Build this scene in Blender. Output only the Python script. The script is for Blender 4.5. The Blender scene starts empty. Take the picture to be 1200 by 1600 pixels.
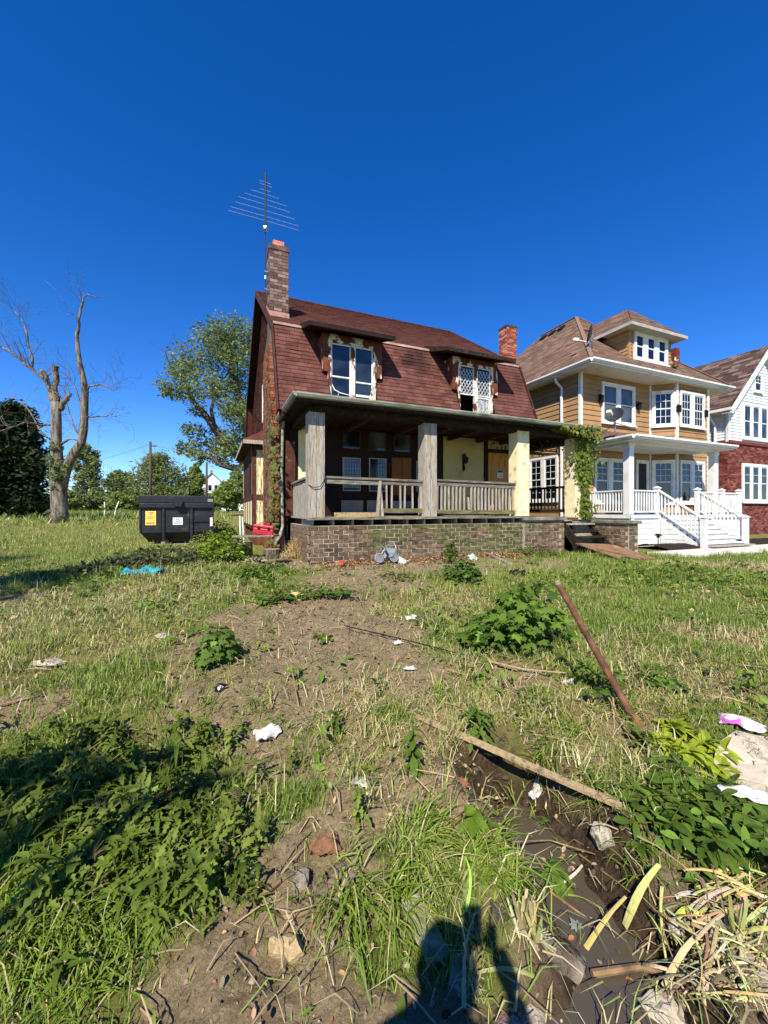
import bpy, bmesh, math, random
import numpy as np
from mathutils import Vector, Matrix, Euler
rng = np.random.default_rng(7)
random.seed(11)
SC = bpy.context.scene
COL = SC.collection

# ------------------------------------------------------------------ camera
YAW = math.radians(23.1)
FPX, CX, CY, ZC = 620.0, 600.0, 798.0, 1.6
S, C = math.sin(YAW), math.cos(YAW)
cam = bpy.data.cameras.new('camera')
cam.sensor_fit = 'HORIZONTAL'; cam.sensor_width = 36.0; cam.lens = 36.0 * FPX / 1200.0
cam.shift_y = -2.0 / 1200.0
cam.clip_start = 0.02; cam.clip_end = 2000
cam_o = bpy.data.objects.new('camera', cam); COL.objects.link(cam_o)
cam_o.location = (0, 0, ZC); cam_o.rotation_euler = (math.radians(90), 0, -YAW)
SC.camera = cam_o

# ------------------------------------------------------------------ sky and sun
SUN_AZ = math.radians(36.3 + 180.0)      # compass bearing of the sun, clockwise from +Y
SUN_EL = math.radians(44.0)
w = bpy.data.worlds.new('World'); SC.world = w; w.use_nodes = True
nt = w.node_tree
bg = nt.nodes['Background']
sky = nt.nodes.new('ShaderNodeTexSky'); sky.sky_type = 'NISHITA'
sky.sun_disc = False; sky.sun_elevation = SUN_EL; sky.sun_rotation = SUN_AZ
sky.air_density = 1.0; sky.dust_density = 0.0; sky.ozone_density = 5.0; sky.altitude = 1500
hs = nt.nodes.new('ShaderNodeHueSaturation'); hs.inputs['Saturation'].default_value = 1.3; hs.inputs['Hue'].default_value = .513
nt.links.new(sky.outputs[0], hs.inputs['Color']); nt.links.new(hs.outputs[0], bg.inputs[0]); bg.inputs[1].default_value = 0.12
sun = bpy.data.lights.new('sun', 'SUN'); sun.energy = 5.0; sun.angle = math.radians(0.53); sun.color = (1.0, 0.93, 0.80)
sun_o = bpy.data.objects.new('sun', sun); COL.objects.link(sun_o)
SDIR = Vector((math.sin(SUN_AZ) * math.cos(SUN_EL), math.cos(SUN_AZ) * math.cos(SUN_EL), math.sin(SUN_EL)))
sun_o.rotation_euler = SDIR.to_track_quat('Z', 'Y').to_euler(); sun_o.location = SDIR * 60
SC.view_settings.view_transform = 'Standard'; SC.view_settings.look = 'None'
SC.view_settings.exposure = 0.8; SC.view_settings.gamma = 1.0; SC.view_settings.use_curve_mapping = False
SC.cycles.max_bounces = 6; SC.cycles.diffuse_bounces = 3; SC.cycles.transparent_max_bounces = 8

# ------------------------------------------------------------------ helpers
Z = Vector((0, 0, 1))
def V(*a): return Vector(a)
def ray(px, py):
    a = (px - CX) / FPX; b = (CY - py) / FPX
    return Vector((S + a * C, C - a * S, b))
def P_y(px, py, Y):                       # point of the plane y = Y seen at a photo pixel
    r = ray(px, py); return r * (Y / r.y) + V(0, 0, ZC)
def P_d(px, py, d):                       # point at a depth along the view axis
    return ray(px, py) * d + V(0, 0, ZC)
BASE = {}
def base_of(o):
    return BASE.get(o.name, Vector((0, 0, 0))) if o else Vector((0, 0, 0))
def tag(o, label=None, cat=None, group=None, kind=None):
    if label: o['label'] = label
    if cat: o['category'] = cat
    if group: o['group'] = group
    if kind: o['kind'] = kind
    return o
def thing(name, loc, label, cat, group=None):
    o = bpy.data.objects.new(name, None); COL.objects.link(o); o.location = loc
    o.empty_display_size = .2
    BASE[o.name] = Vector(loc)
    return tag(o, label, cat, group)
class MB:
    def __init__(s, T=None): s.v = []; s.f = []; s.c = []; s.T = T; s.col = (1, 1, 1)
    def add(s, vs, fs):
        o = len(s.v)
        if s.T is not None: vs = [s.T @ Vector(q) for q in vs]
        s.v += [tuple(q) for q in vs]; s.c += [s.col] * len(vs)
        s.f += [tuple(i + o for i in f) for f in fs]; return s
    def box(s, x0, x1, y0, y1, z0, z1):
        return s.add([(x0,y0,z0),(x1,y0,z0),(x1,y1,z0),(x0,y1,z0),(x0,y0,z1),(x1,y0,z1),(x1,y1,z1),(x0,y1,z1)],
                     [(0,3,2,1),(4,5,6,7),(0,1,5,4),(1,2,6,5),(2,3,7,6),(3,0,4,7)])
    def obox(s, c, u, v, w_):
        c, u, v, w_ = Vector(c), Vector(u), Vector(v), Vector(w_)
        q = [c-u-v-w_, c+u-v-w_, c+u+v-w_, c-u+v-w_, c-u-v+w_, c+u-v+w_, c+u+v+w_, c-u+v+w_]
        return s.add(q, [(0,3,2,1),(4,5,6,7),(0,1,5,4),(1,2,6,5),(2,3,7,6),(3,0,4,7)])
    def bar(s, p, q, wid, thk, up=None):
        p, q = Vector(p), Vector(q); d = q - p; L = d.length; d.normalize()
        up = Vector(up) if up else (Z if abs(d.z) < .95 else V(0, 1, 0))
        a = d.cross(up).normalized(); b = a.cross(d).normalized()
        return s.obox((p + q) / 2, d * (L / 2), a * (wid / 2), b * (thk / 2))
    def tube(s, pts, r, n=6, cap=True):
        pts = [Vector(p) for p in pts]
        rr = r if isinstance(r, (list, tuple)) else [r] * len(pts)
        ring0 = len(s.v); vs = []; ref = None
        for i, p in enumerate(pts):
            d = (pts[min(i+1, len(pts)-1)] - pts[max(i-1, 0)])
            if d.length < 1e-9: d = Vector((0, 0, 1))
            d.normalize()
            if ref is None: ref = d.orthogonal()
            a = (ref - d * ref.dot(d))
            if a.length < 1e-6: a = d.orthogonal()
            a.normalize(); ref = a; b = d.cross(a)
            for k in range(n):
                t = 2 * math.pi * k / n
                vs.append(p + (a * math.cos(t) + b * math.sin(t)) * rr[i])
        fs = []
        for i in range(len(pts) - 1):
            for k in range(n):
                k2 = (k + 1) % n
                fs.append((i*n+k, i*n+k2, (i+1)*n+k2, (i+1)*n+k))
        if cap:
            fs.append(tuple(range(n))[::-1]); fs.append(tuple((len(pts)-1)*n + k for k in range(n)))
        return s.add(vs, fs)
    def prism(s, poly, vec):
        n = len(poly); vec = Vector(vec); a = [Vector(p) for p in poly]; b = [p + vec for p in a]
        fs = [tuple(range(n))[::-1], tuple(range(n, 2*n))]
        fs += [(i, (i+1) % n, (i+1) % n + n, i + n) for i in range(n)]
        return s.add(a + b, fs)
    def poly(s, pts): return s.add(pts, [tuple(range(len(pts)))])
    def ring(s, x0, x1, z0, z1, y0, y1, t, tb=None):
        tb = tb or t
        s.box(x0, x0+t, y0, y1, z0, z1); s.box(x1-t, x1, y0, y1, z0, z1)
        s.box(x0+t, x1-t, y0, y1, z1-t, z1); s.box(x0+t, x1-t, y0, y1, z0, z0+tb); return s
    def ico(s, c, r, sq=(1, 1, 1), jit=.15, sub=1):
        bm = bmesh.new(); bmesh.ops.create_icosphere(bm, subdivisions=sub, radius=1)
        bm.verts.ensure_lookup_table()
        vs = [Vector((v.co.x*sq[0]*r, v.co.y*sq[1]*r, v.co.z*sq[2]*r)) * (1 + random.uniform(-jit, jit)) + Vector(c) for v in bm.verts]
        fs = [tuple(v.index for v in f.verts) for f in bm.faces]; bm.free()
        return s.add(vs, fs)
    def build(s, name, m, parent=None, smooth=False, bevel=0, loc=None, colors=False):
        b = base_of(parent) if parent is not None else Vector(loc or (0, 0, 0))
        me = bpy.data.meshes.new(name)
        me.from_pydata([(x-b.x, y-b.y, z-b.z) for x, y, z in s.v], [], s.f)
        if smooth: me.polygons.foreach_set('use_smooth', [True] * len(me.polygons))
        if colors:
            at = me.color_attributes.new('Col', 'FLOAT_COLOR', 'POINT')
            at.data.foreach_set('color', np.array([(*c, 1) for c in s.c], dtype=np.float32).ravel())
        me.materials.append(m)
        o = bpy.data.objects.new(name, me); COL.objects.link(o)
        if parent is not None: o.parent = parent
        else: o.location = b
        BASE[o.name] = b
        if bevel:
            md = o.modifiers.new('bevel', 'BEVEL'); md.width = bevel; md.segments = 2; md.limit_method = 'ANGLE'; md.angle_limit = math.radians(40)
        return o
def inst(name, me, parent, co, rot=None, scale=None):
    """one more object that shares mesh data, child of a thing or part"""
    o = bpy.data.objects.new(name, me); COL.objects.link(o); o.parent = parent
    b = base_of(parent)
    o.location = Vector(co) - b
    if rot is not None: o.rotation_euler = rot
    if scale is not None: o.scale = scale
    BASE[o.name] = b
    return o
def np_mesh(name, verts, faces_list, m, cols=None, loc=(0, 0, 0), parent=None, smooth=False, obj=True):
    """verts (N,3); faces_list: list of (M,k) int arrays"""
    me = bpy.data.meshes.new(name)
    b = base_of(parent) if parent is not None else Vector(loc)
    verts = np.asarray(verts, dtype=np.float32) - np.array(b, dtype=np.float32)
    me.vertices.add(len(verts)); me.vertices.foreach_set('co', verts.ravel())
    idx = np.concatenate([f.ravel() for f in faces_list]).astype(np.int32)
    tot = np.concatenate([np.full(len(f), f.shape[1], dtype=np.int32) for f in faces_list])
    st = np.concatenate([[0], np.cumsum(tot)[:-1]]).astype(np.int32)
    me.loops.add(len(idx)); me.loops.foreach_set('vertex_index', idx)
    me.polygons.add(len(tot)); me.polygons.foreach_set('loop_start', st); me.polygons.foreach_set('loop_total', tot)
    if smooth: me.polygons.foreach_set('use_smooth', np.ones(len(tot), dtype=bool))
    me.update(calc_edges=True)
    if cols is not None:
        at = me.color_attributes.new('Col', 'FLOAT_COLOR', 'POINT')
        c4 = np.ones((len(verts), 4), dtype=np.float32); c4[:, :3] = cols
        at.data.foreach_set('color', c4.ravel())
    me.materials.append(m)
    if not obj: return me
    o = bpy.data.objects.new(name, me); COL.objects.link(o)
    if parent is not None: o.parent = parent
    else: o.location = b
    BASE[o.name] = b
    return o

# ------------------------------------------------------------------ materials
def lin(c):
    if isinstance(c, str):
        c = [int(c[i:i+2], 16) / 255 for i in (0, 2, 4)]
        c = [x / 12.92 if x <= .04045 else ((x + .055) / 1.055) ** 2.4 for x in c]
    return tuple(c)
def mat(name, cols, scale=4, rough=.85, bump=.2, bscale=30, stretch=(1, 1, 1), rnd=0, metal=0, spec=.25, detail=5, lo=.3, hi=.7, patch=None, bdist=.02):
    m = bpy.data.materials.new(name); m.use_nodes = True; t = m.node_tree; n = t.nodes; L = t.links
    bs = n['Principled BSDF']
    bs.inputs['Roughness'].default_value = rough; bs.inputs['Metallic'].default_value = metal
    bs.inputs['Specular IOR Level'].default_value = spec
    geo = n.new('ShaderNodeNewGeometry'); mp = n.new('ShaderNodeMapping'); mp.inputs['Scale'].default_value = stretch
    L.new(geo.outputs['Position'], mp.inputs['Vector'])
    nz = n.new('ShaderNodeTexNoise'); nz.inputs['Scale'].default_value = scale; nz.inputs['Detail'].default_value = detail
    L.new(mp.outputs[0], nz.inputs['Vector'])
    rp = n.new('ShaderNodeValToRGB'); cr = rp.color_ramp
    k = len(cols)
    cr.elements[0].position = lo; cr.elements[-1].position = hi
    for i in range(1, k - 1): cr.elements.new(lo + (hi - lo) * i / (k - 1))
    for i, c in enumerate(cols): cr.elements[i].color = (*lin(c), 1)
    L.new(nz.outputs['Fac'], rp.inputs[0]); out = rp.outputs[0]
    if patch:                                     # (colour, scale, threshold, softness)
        pc, ps, pt, psf = patch
        n2 = n.new('ShaderNodeTexNoise'); n2.inputs['Scale'].default_value = ps; n2.inputs['Detail'].default_value = 6
        L.new(mp.outputs[0], n2.inputs['Vector'])
        mr = n.new('ShaderNodeMapRange'); mr.inputs[1].default_value = pt - psf; mr.inputs[2].default_value = pt + psf
        L.new(n2.outputs['Fac'], mr.inputs[0])
        mx = n.new('ShaderNodeMix'); mx.data_type = 'RGBA'; mx.inputs[7].default_value = (*lin(pc), 1)
        L.new(mr.outputs[0], mx.inputs[0]); L.new(out, mx.inputs[6]); out = mx.outputs[2]
    if rnd:
        oi = n.new('ShaderNodeObjectInfo'); hv = n.new('ShaderNodeHueSaturation')
        mr = n.new('ShaderNodeMapRange'); mr.inputs[3].default_value = 1 - rnd; mr.inputs[4].default_value = 1 + rnd
        L.new(oi.outputs['Random'], mr.inputs[0]); L.new(mr.outputs[0], hv.inputs['Value']); L.new(out, hv.inputs['Color']); out = hv.outputs[0]
    L.new(out, bs.inputs['Base Color'])
    if bump:
        nb = n.new('ShaderNodeTexNoise'); nb.inputs['Scale'].default_value = bscale; nb.inputs['Detail'].default_value = 6
        L.new(mp.outputs[0], nb.inputs['Vector'])
        bp = n.new('ShaderNodeBump'); bp.inputs['Strength'].default_value = bump; bp.inputs['Distance'].default_value = bdist
        L.new(nb.outputs['Fac'], bp.inputs['Height']); L.new(bp.outputs[0], bs.inputs['Normal'])
    return m
def leafmat(name, trans=.35, rough=.55, spec=.14, gain=1.0):
    m = bpy.data.materials.new(name); m.use_nodes = True; t = m.node_tree; n = t.nodes; L = t.links
    bs = n['Principled BSDF']; bs.inputs['Roughness'].default_value = rough; bs.inputs['Specular IOR Level'].default_value = spec
    at = n.new('ShaderNodeVertexColor'); at.layer_name = 'Col'
    nz = n.new('ShaderNodeTexNoise'); nz.inputs['Scale'].default_value = 60; nz.inputs['Detail'].default_value = 3
    geo = n.new('ShaderNodeNewGeometry'); L.new(geo.outputs['Position'], nz.inputs['Vector'])
    mr = n.new('ShaderNodeMapRange'); mr.inputs[3].default_value = .75 * gain; mr.inputs[4].default_value = 1.25 * gain
    L.new(nz.outputs['Fac'], mr.inputs[0])
    hv = n.new('ShaderNodeHueSaturation'); L.new(mr.outputs[0], hv.inputs['Value']); L.new(at.outputs[0], hv.inputs['Color'])
    L.new(hv.outputs[0], bs.inputs['Base Color'])
    if trans:
        tr = n.new('ShaderNodeBsdfTranslucent'); L.new(hv.outputs[0], tr.inputs[0])
        mx = n.new('ShaderNodeMixShader'); mx.inputs[0].default_value = trans
        L.new(bs.outputs[0], mx.inputs[1]); L.new(tr.outputs[0], mx.inputs[2])
        L.new(mx.outputs[0], n['Material Output'].inputs[0])
    return m
def glassmat(name, base='0c0f14', rough=.04, blind=None):
    m = bpy.data.materials.new(name); m.use_nodes = True; bs = m.node_tree.nodes['Principled BSDF']
    n = m.node_tree.nodes; L = m.node_tree.links
    bs.inputs['Base Color'].default_value = (*lin(base), 1); bs.inputs['Roughness'].default_value = rough
    bs.inputs['Specular IOR Level'].default_value = .7
    geo = n.new('ShaderNodeNewGeometry'); nz = n.new('ShaderNodeTexNoise'); nz.inputs['Scale'].default_value = 1.3
    L.new(geo.outputs['Position'], nz.inputs['Vector'])
    bp = n.new('ShaderNodeBump'); bp.inputs['Strength'].default_value = .06; bp.inputs['Distance'].default_value = .05
    L.new(nz.outputs['Fac'], bp.inputs['Height']); L.new(bp.outputs[0], bs.inputs['Normal'])
    if blind:
        rp = n.new('ShaderNodeValToRGB'); rp.color_ramp.elements[0].position = .4; rp.color_ramp.elements[1].position = .62
        rp.color_ramp.elements[0].color = (*lin(base), 1); rp.color_ramp.elements[1].color = (*lin(blind), 1)
        L.new(nz.outputs['Fac'], rp.inputs[0]); L.new(rp.outputs[0], bs.inputs['Base Color'])
    return m
M = {}
M['brick'] = mat('dark_brick', ['40342a', '584737', '6e5a47', '5d5040'], 9, .9, .35, 60, rnd=.38, patch=('8f7d6c', 5, .66, .06))
M['brick_moss'] = mat('mossy_brick', ['3f3d22', '545230', '6a623e'], 7, .92, .35, 60, rnd=.3, patch=('6d5a48', 5, .66, .06))
M['mortar'] = mat('mortar', ['8d8474', 'a89e8b', '777060'], 6, .95, .5, 90, patch=('5f6040', 1.4, .6, .1))
M['brick_warm'] = mat('wall_brick_warm', ['4a2a20', '6b3e2d', '82503a'], 7, .9, .35, 60, rnd=.3)
M['brick_chim'] = mat('chimney_brick', ['463630', '655045', '7d685c'], 5, .9, .35, 50, patch=('3a2a24', 2.2, .6, .08))
M['brick_red'] = mat('red_chimney_brick', ['8a2f1c', 'a9432a', 'c0684c', 'b08a7a'], 8, .9, .4, 40)
M['mortar_dk'] = mat('mortar_dark', ['4a3e36', '655749'], 6, .95, .4, 60)
M['shingle'] = mat('red_brown_shingle', ['51332d', '5e3b34', '69473f'], 3.5, .95, .5, 130, rnd=.24, spec=.12, patch=('33201e', .9, .62, .12))
M['shingle_up'] = mat('red_brown_shingle_upper', ['512f2b', '5f3a34', '6b443d'], 5, .95, .5, 130, spec=.12, patch=('3a1a16', 2.5, .6, .15))
M['shingle_wall'] = mat('brown_wall_shingle', ['2d1712', '42231b', '523025'], 4, .92, .4, 60, spec=.15)
M['wood_grey'] = mat('weathered_grey_wood', ['6a655e', '8f887e', 'aaa397', '7d766c'], 5, .9, .5, 22, stretch=(9, 9, .8), spec=.15, patch=('8f7a58', 1.2, .62, .12))
M['wood_greyX'] = mat('weathered_grey_wood_long', ['4a453e', '70695e', '8f877a'], 5, .9, .5, 22, stretch=(.8, 9, 9), spec=.15, rnd=.12)
M['wood_moss'] = mat('mossy_wood', ['504d38', '66633f', '7c7556'], 4, .95, .5, 30, stretch=(1, 5, 5), spec=.1)
M['wood_dark'] = mat('dark_old_wood', ['1a1411', '2c231d', '3c322a'], 5, .9, .4, 30, stretch=(2, 2, 2), spec=.15)
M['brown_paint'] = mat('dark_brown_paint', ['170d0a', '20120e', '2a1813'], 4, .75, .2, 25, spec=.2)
M['brown_trim'] = mat('brown_trim_paint', ['3a1f17', '4a2a20', '57342a'], 4, .8, .25, 30, spec=.2, patch=('80665a', 6, .7, .04))  # lighter brown than the dark wall paint, with pale flecks
M['peel'] = mat('peeling_white_paint', ['bdb8ae', 'd2cdc4', 'a8a195'], 9, .8, .5, 40, stretch=(1, 1, .5), patch=('5a3020', 6, .53, .03), bdist=.01)
M['peel_brown'] = mat('peeling_brown_paint', ['5a2f1e', '6d3c28', '4c281b'], 8, .85, .5, 40, stretch=(1, 1, .5), patch=('cfc8bc', 5, .6, .02), bdist=.01)
M['white_old'] = mat('old_white_trim', ['b9b8b0', 'd8d7d0', 'c4c2b8'], 8, .7, .25, 40, patch=('8a8478', 5, .68, .06))
M['gutter'] = mat('stained_gutter', ['6d7062', '8f9283', '585a49'], 3, .6, .15, 30, stretch=(.7, 3, 3), patch=('55563f', 2.5, .62, .1))
M['cream'] = mat('cream_stucco', ['d2c394', 'dfd2a6', 'd8ca9c'], 4, .92, .3, 70, patch=('a28f60', 3, .68, .08))
M['cream_col'] = mat('cream_column_paint', ['d2c79c', 'dcd2ab', 'cabd90'], 3, .9, .35, 50, patch=('8f8560', 4, .64, .07))
M['cream_dull'] = mat('dull_stucco', ['a3945f', 'b0a16c', 'a89a64'], 2, .95, .2, 50)
M['plywood'] = mat('plywood', ['a07038', 'b98846', '8f602e'], 4, .8, .2, 30, stretch=(4, 4, .5), patch=('7a4d24', 3, .66, .05))
M['plywood_or'] = mat('orange_board', ['6d4019', '7d4c20', '5c3513'], 4, .8, .2, 30, stretch=(4, 4, .5))
M['stone_cap'] = mat('stone_cap', ['5a584c', '77756a', '8c8a7c'], 6, .95, .5, 50, patch=('4c4f38', 3, .6, .1))
M['panel_grey'] = mat('grey_panel', ['77746c', '8a877e'], 4, .85, .2, 30)
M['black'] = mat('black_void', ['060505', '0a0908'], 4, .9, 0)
M['iron'] = mat('black_iron', ['0d0c0c', '191716'], 6, .6, .2, 40)
M['glass'] = glassmat('window_glass')
M['glass_old'] = glassmat('old_glass', '11161c', .08, '2b3440')
M['glass_blind'] = glassmat('glass_with_blinds', '15181a', .05, '4c5256')
M['lead'] = mat('lattice_white', ['b5b6b4', 'd0d0cc'], 10, .6, 0)
M['curtain'] = mat('torn_curtain', ['6e7478', 'a8aeb0', '3a4046', 'c6c8c6'], 9, .8, .4, 20, stretch=(2, 2, 1))
M['siding'] = mat('tan_siding', ['8f6f4b', '9a7954', '93734f'], 1.5, .7, .08, 60, rnd=.06, spec=.25, patch=('7d6142', 1.1, .66, .14))
M['white'] = mat('white_paint', ['c2c2c0', 'd4d4d2', 'cbcac6'], 3, .55, .08, 40, spec=.35, patch=('a9a69c', 1.6, .66, .12))
M['white_sid'] = mat('white_siding', ['c3c8cc', 'd0d4d8'], 2, .6, .08, 40, spec=.3, rnd=.03, patch=('a7aaa8', 1.2, .66, .12))
M['roof_tan'] = None
M['door'] = mat('dark_door', ['15171a', '1e2124'], 4, .5, .1, 20)
M['grey_wall'] = mat('porch_grey', ['6f675c', '7d7468'], 3, .85, .1, 30)
M['steel'] = mat('galvanised_steel', ['8a8d90', 'a7aaac'], 12, .4, .05, 40, metal=.8, spec=.5)
M['alu'] = mat('antenna_aluminium', ['a8acb2', 'c0c4c8'], 12, .45, 0, metal=.3)
M['dish'] = mat('dish_grey', ['24282c', '30353a'], 5, .5, .05, 40)
M['concrete'] = mat('pale_concrete', ['a49a8a', 'b9b0a0', '8d8476'], 7, .95, .5, 60)
M['plastic_red'] = mat('red_plastic', ['9c1322', 'b81a2a'], 6, .4, .1, 30, spec=.5)
M['tarp'] = mat('turquoise_tarp', ['127f92', '1e98aa', '0d6c80'], 5, .45, .3, 12, spec=.45)
M['plastic_white'] = mat('white_plastic', ['a9a69f', 'c4c2bc', '8f8a80'], 14, .6, .5, 30, spec=.3)
M['plastic_black'] = mat('black_plastic', ['0c0c0d', '18181a'], 9, .35, .4, 20, spec=.5)
M['dump'] = mat('black_dumpster_paint', ['0b0d10', '14171b', '1d2023'], 3, .5, .35, 9, spec=.45, patch=('40322a', 4.5, .66, .05))
M['dump_rust'] = mat('dumpster_skid', ['6d675f', '8a857c', '4d3a2c'], 5, .8, .3, 30)
M['bark'] = mat('grey_bark', ['2e2822', '51493f', '7a7064'], 5, .95, .9, 18, stretch=(3, 3, .6), bdist=.06, spec=.1)
M['bark_dead'] = mat('dead_tree_bark', ['3c362f', '5c544a', '7d7468', '8c8376'], 3, .95, .8, 14, stretch=(3, 3, .5), bdist=.06, spec=.1, patch=('372f28', 2.0, .62, .06))
M['twig'] = mat('dry_twig', ['5a4733', '7d664a', '96805e'], 12, .9, .3, 40)
M['timber_pale'] = mat('pale_split_timber', ['8a7454', 'aa946e', '75624a'], 5, .85, .5, 30, stretch=(5, 5, 5), patch=('5d5244', 2.5, .63, .1))
M['timber_grey'] = mat('grey_driftwood', ['5e554b', '857a6d', 'a49a8c'], 7, .9, .6, 40, stretch=(3, 3, 3))
M['stump'] = mat('cut_stump', ['6b5e4c', '8f8169', 'ab9c80'], 9, .9, .6, 40)
M['rust'] = mat('rusty_pipe', ['40281d', '5c3c2a', '735038'], 14, .75, .4, 60, spec=.3, patch=('8a5a3c', 6, .66, .06))
M['rock'] = mat('pale_rock', ['6d6456', '958b7a', 'ada493', '574d40'], 16, .95, .8, 40)
M['rock_dk'] = mat('earthy_stone', ['4c3f33', '6d5e4e', '8a7b68'], 12, .95, .8, 40)
M['fabric_grey'] = mat('grey_nylon', ['60646a', '7e848a'], 8, .8, .2, 50)
M['pole_wood'] = mat('utility_pole_wood', ['3c332b', '5a4e42'], 4, .9, .3, 20, stretch=(4, 4, .5))
M['skin'] = mat('skin', ['b98468', 'c4917a'], 6, .6, .1, 60)
M['shirt'] = mat('dark_shirt', ['1a1c22', '24262e'], 9, .9, .3, 60)
M['trousers'] = mat('trousers', ['20242c', '2a2f38'], 9, .9, .3, 60)
M['hair'] = mat('dark_hair', ['120d0a', '1c1510'], 30, .6, .3, 80)
M['leaf'] = leafmat('leaf', .4)
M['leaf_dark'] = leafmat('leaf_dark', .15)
M['grass'] = leafmat('grass_blade', .3, .55, .2)
M['dry'] = leafmat('dry_matter', .15, .8, .1)

# deterministic value noise
def vnoise(x, y, seed=0):
    xi = np.floor(x).astype(np.int64); yi = np.floor(y).astype(np.int64); xf = x - xi; yf = y - yi
    def h(a, b):
        n = (a * 374761393 + b * 668265263 + seed * 982451653) & 0xffffffff
        n = ((n ^ (n >> 13)) * 1274126177) & 0xffffffff
        return ((n ^ (n >> 16)) & 0xffff) / 65535.0
    u = xf * xf * (3 - 2 * xf); v = yf * yf * (3 - 2 * yf)
    return (h(xi, yi) * (1-u) + h(xi+1, yi) * u) * (1-v) + (h(xi, yi+1) * (1-u) + h(xi+1, yi+1) * u) * v
def fbm(x, y, sc, seed=0, o=4):
    r = 0; a = 1; t = 0
    for i in range(o):
        r = r + a * vnoise(x * sc + 100, y * sc + 100, seed + i); t += a; a *= .5; sc *= 2.03
    return r / t
def sstep(x, a, b):
    t = np.clip((x - a) / (b - a), 0, 1); return t * t * (3 - 2 * t)
# ------------------------------------------------------------------ terrain
PUD = [(.66, 2.2), (.80, 1.98), (.82, 1.75), (.80, 1.58), (.86, 1.44), (.74, 1.26), (.6, 1.12), (.5, .95)]
def seg_dist(l, d, pts):
    best = np.full(np.shape(l), 1e9)
    for (a, b), (c, e) in zip(pts[:-1], pts[1:]):
        vx, vy = c - a, e - b; t = np.clip(((l - a) * vx + (d - b) * vy) / (vx*vx + vy*vy), 0, 1)
        best = np.minimum(best, np.hypot(l - a - t*vx, d - b - t*vy))
    return best
def GH_ld(l, d):
    l = np.asarray(l, dtype=float); d = np.asarray(d, dtype=float)
    h = np.interp(d, [-6, .8, 1.3, 1.7, 2.1, 2.6, 3.3, 4.5, 8, 14.5, 24, 45, 80, 500], [.02, 0, 0, .05, .14, .26, .36, .42, .45, .47, 1.05, 1.38, 1.46, 1.5])
    rise = np.maximum(h - .47, 0)
    h = h - rise * .92 * sstep(l, 0, 6) * (1 - sstep(d, 40, 70))
    h = h - .16 * sstep(l, 3.0, 8) * sstep(d, 7, 12)
    h = h - .06 * sstep(d, 1.8, 4) * np.exp(-((l - .2) / .9) ** 2) * (1 - sstep(d, 6, 9))   # worn hollow
    pd = seg_dist(l, d, PUD); x_ = l * C + d * S; y_ = d * C - l * S
    wgt = np.exp(-(pd / .205) ** 4)
    h = h * (1 - wgt) + (-.105 + (fbm(x_, y_, 5, 15, 3) - .5) * .09) * wgt
    bank = np.exp(-((pd - .30) / .12) ** 2) * .05
    h = h + bank * (d < 2.6)
    x = l * C + d * S; y = d * C - l * S
    near = 1 - sstep(d, 6, 14)
    h = h + (fbm(x, y, 1.6, 3) - .5) * .09 * near + (fbm(x, y, 7, 5) - .5) * .075 * near * (1 - .6 * wgt)
    h = h + (fbm(x, y, 24, 9, 4) - .5) * .05 * (1 - sstep(d, 3.5, 7)) * (1 - .7 * wgt)
    h = h + (fbm(x, y, .25, 8, 3) - .5) * .16 * sstep(d, 12, 25)
    # flat where the houses and the dumpster stand
    return h
def GH(x, y):
    x = np.asarray(x, dtype=float); y = np.asarray(y, dtype=float)
    return GH_ld(x * C - y * S, x * S + y * C)
import bisect
GRID = {}
def gz(x, y):
    """height of the terrain mesh itself"""
    if not GRID: return float(GH(np.array([x]), np.array([y]))[0])
    l, d = x * C - y * S, x * S + y * C
    la_, da_, hh = GRID['l'], GRID['d'], GRID['h']
    j = min(max(bisect.bisect_right(la_, l) - 1, 0), len(la_) - 2); i = min(max(bisect.bisect_right(da_, d) - 1, 0), len(da_) - 2)
    u = (l - la_[j]) / (la_[j+1] - la_[j]); v = (d - da_[i]) / (da_[i+1] - da_[i])
    return float((hh[i, j] * (1-u) + hh[i, j+1] * u) * (1-v) + (hh[i+1, j] * (1-u) + hh[i+1, j+1] * u) * v)
def G(px, py):
    """the ground point seen at a photo pixel"""
    r = ray(px, py); lo, hi = .3, 90.0
    for _ in range(40):
        m = (lo + hi) / 2; p = r * m
        if ZC + p.z > gz(p.x, p.y): lo = m
        else: hi = m
    p = r * lo
    return V(p.x, p.y, gz(p.x, p.y))

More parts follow.
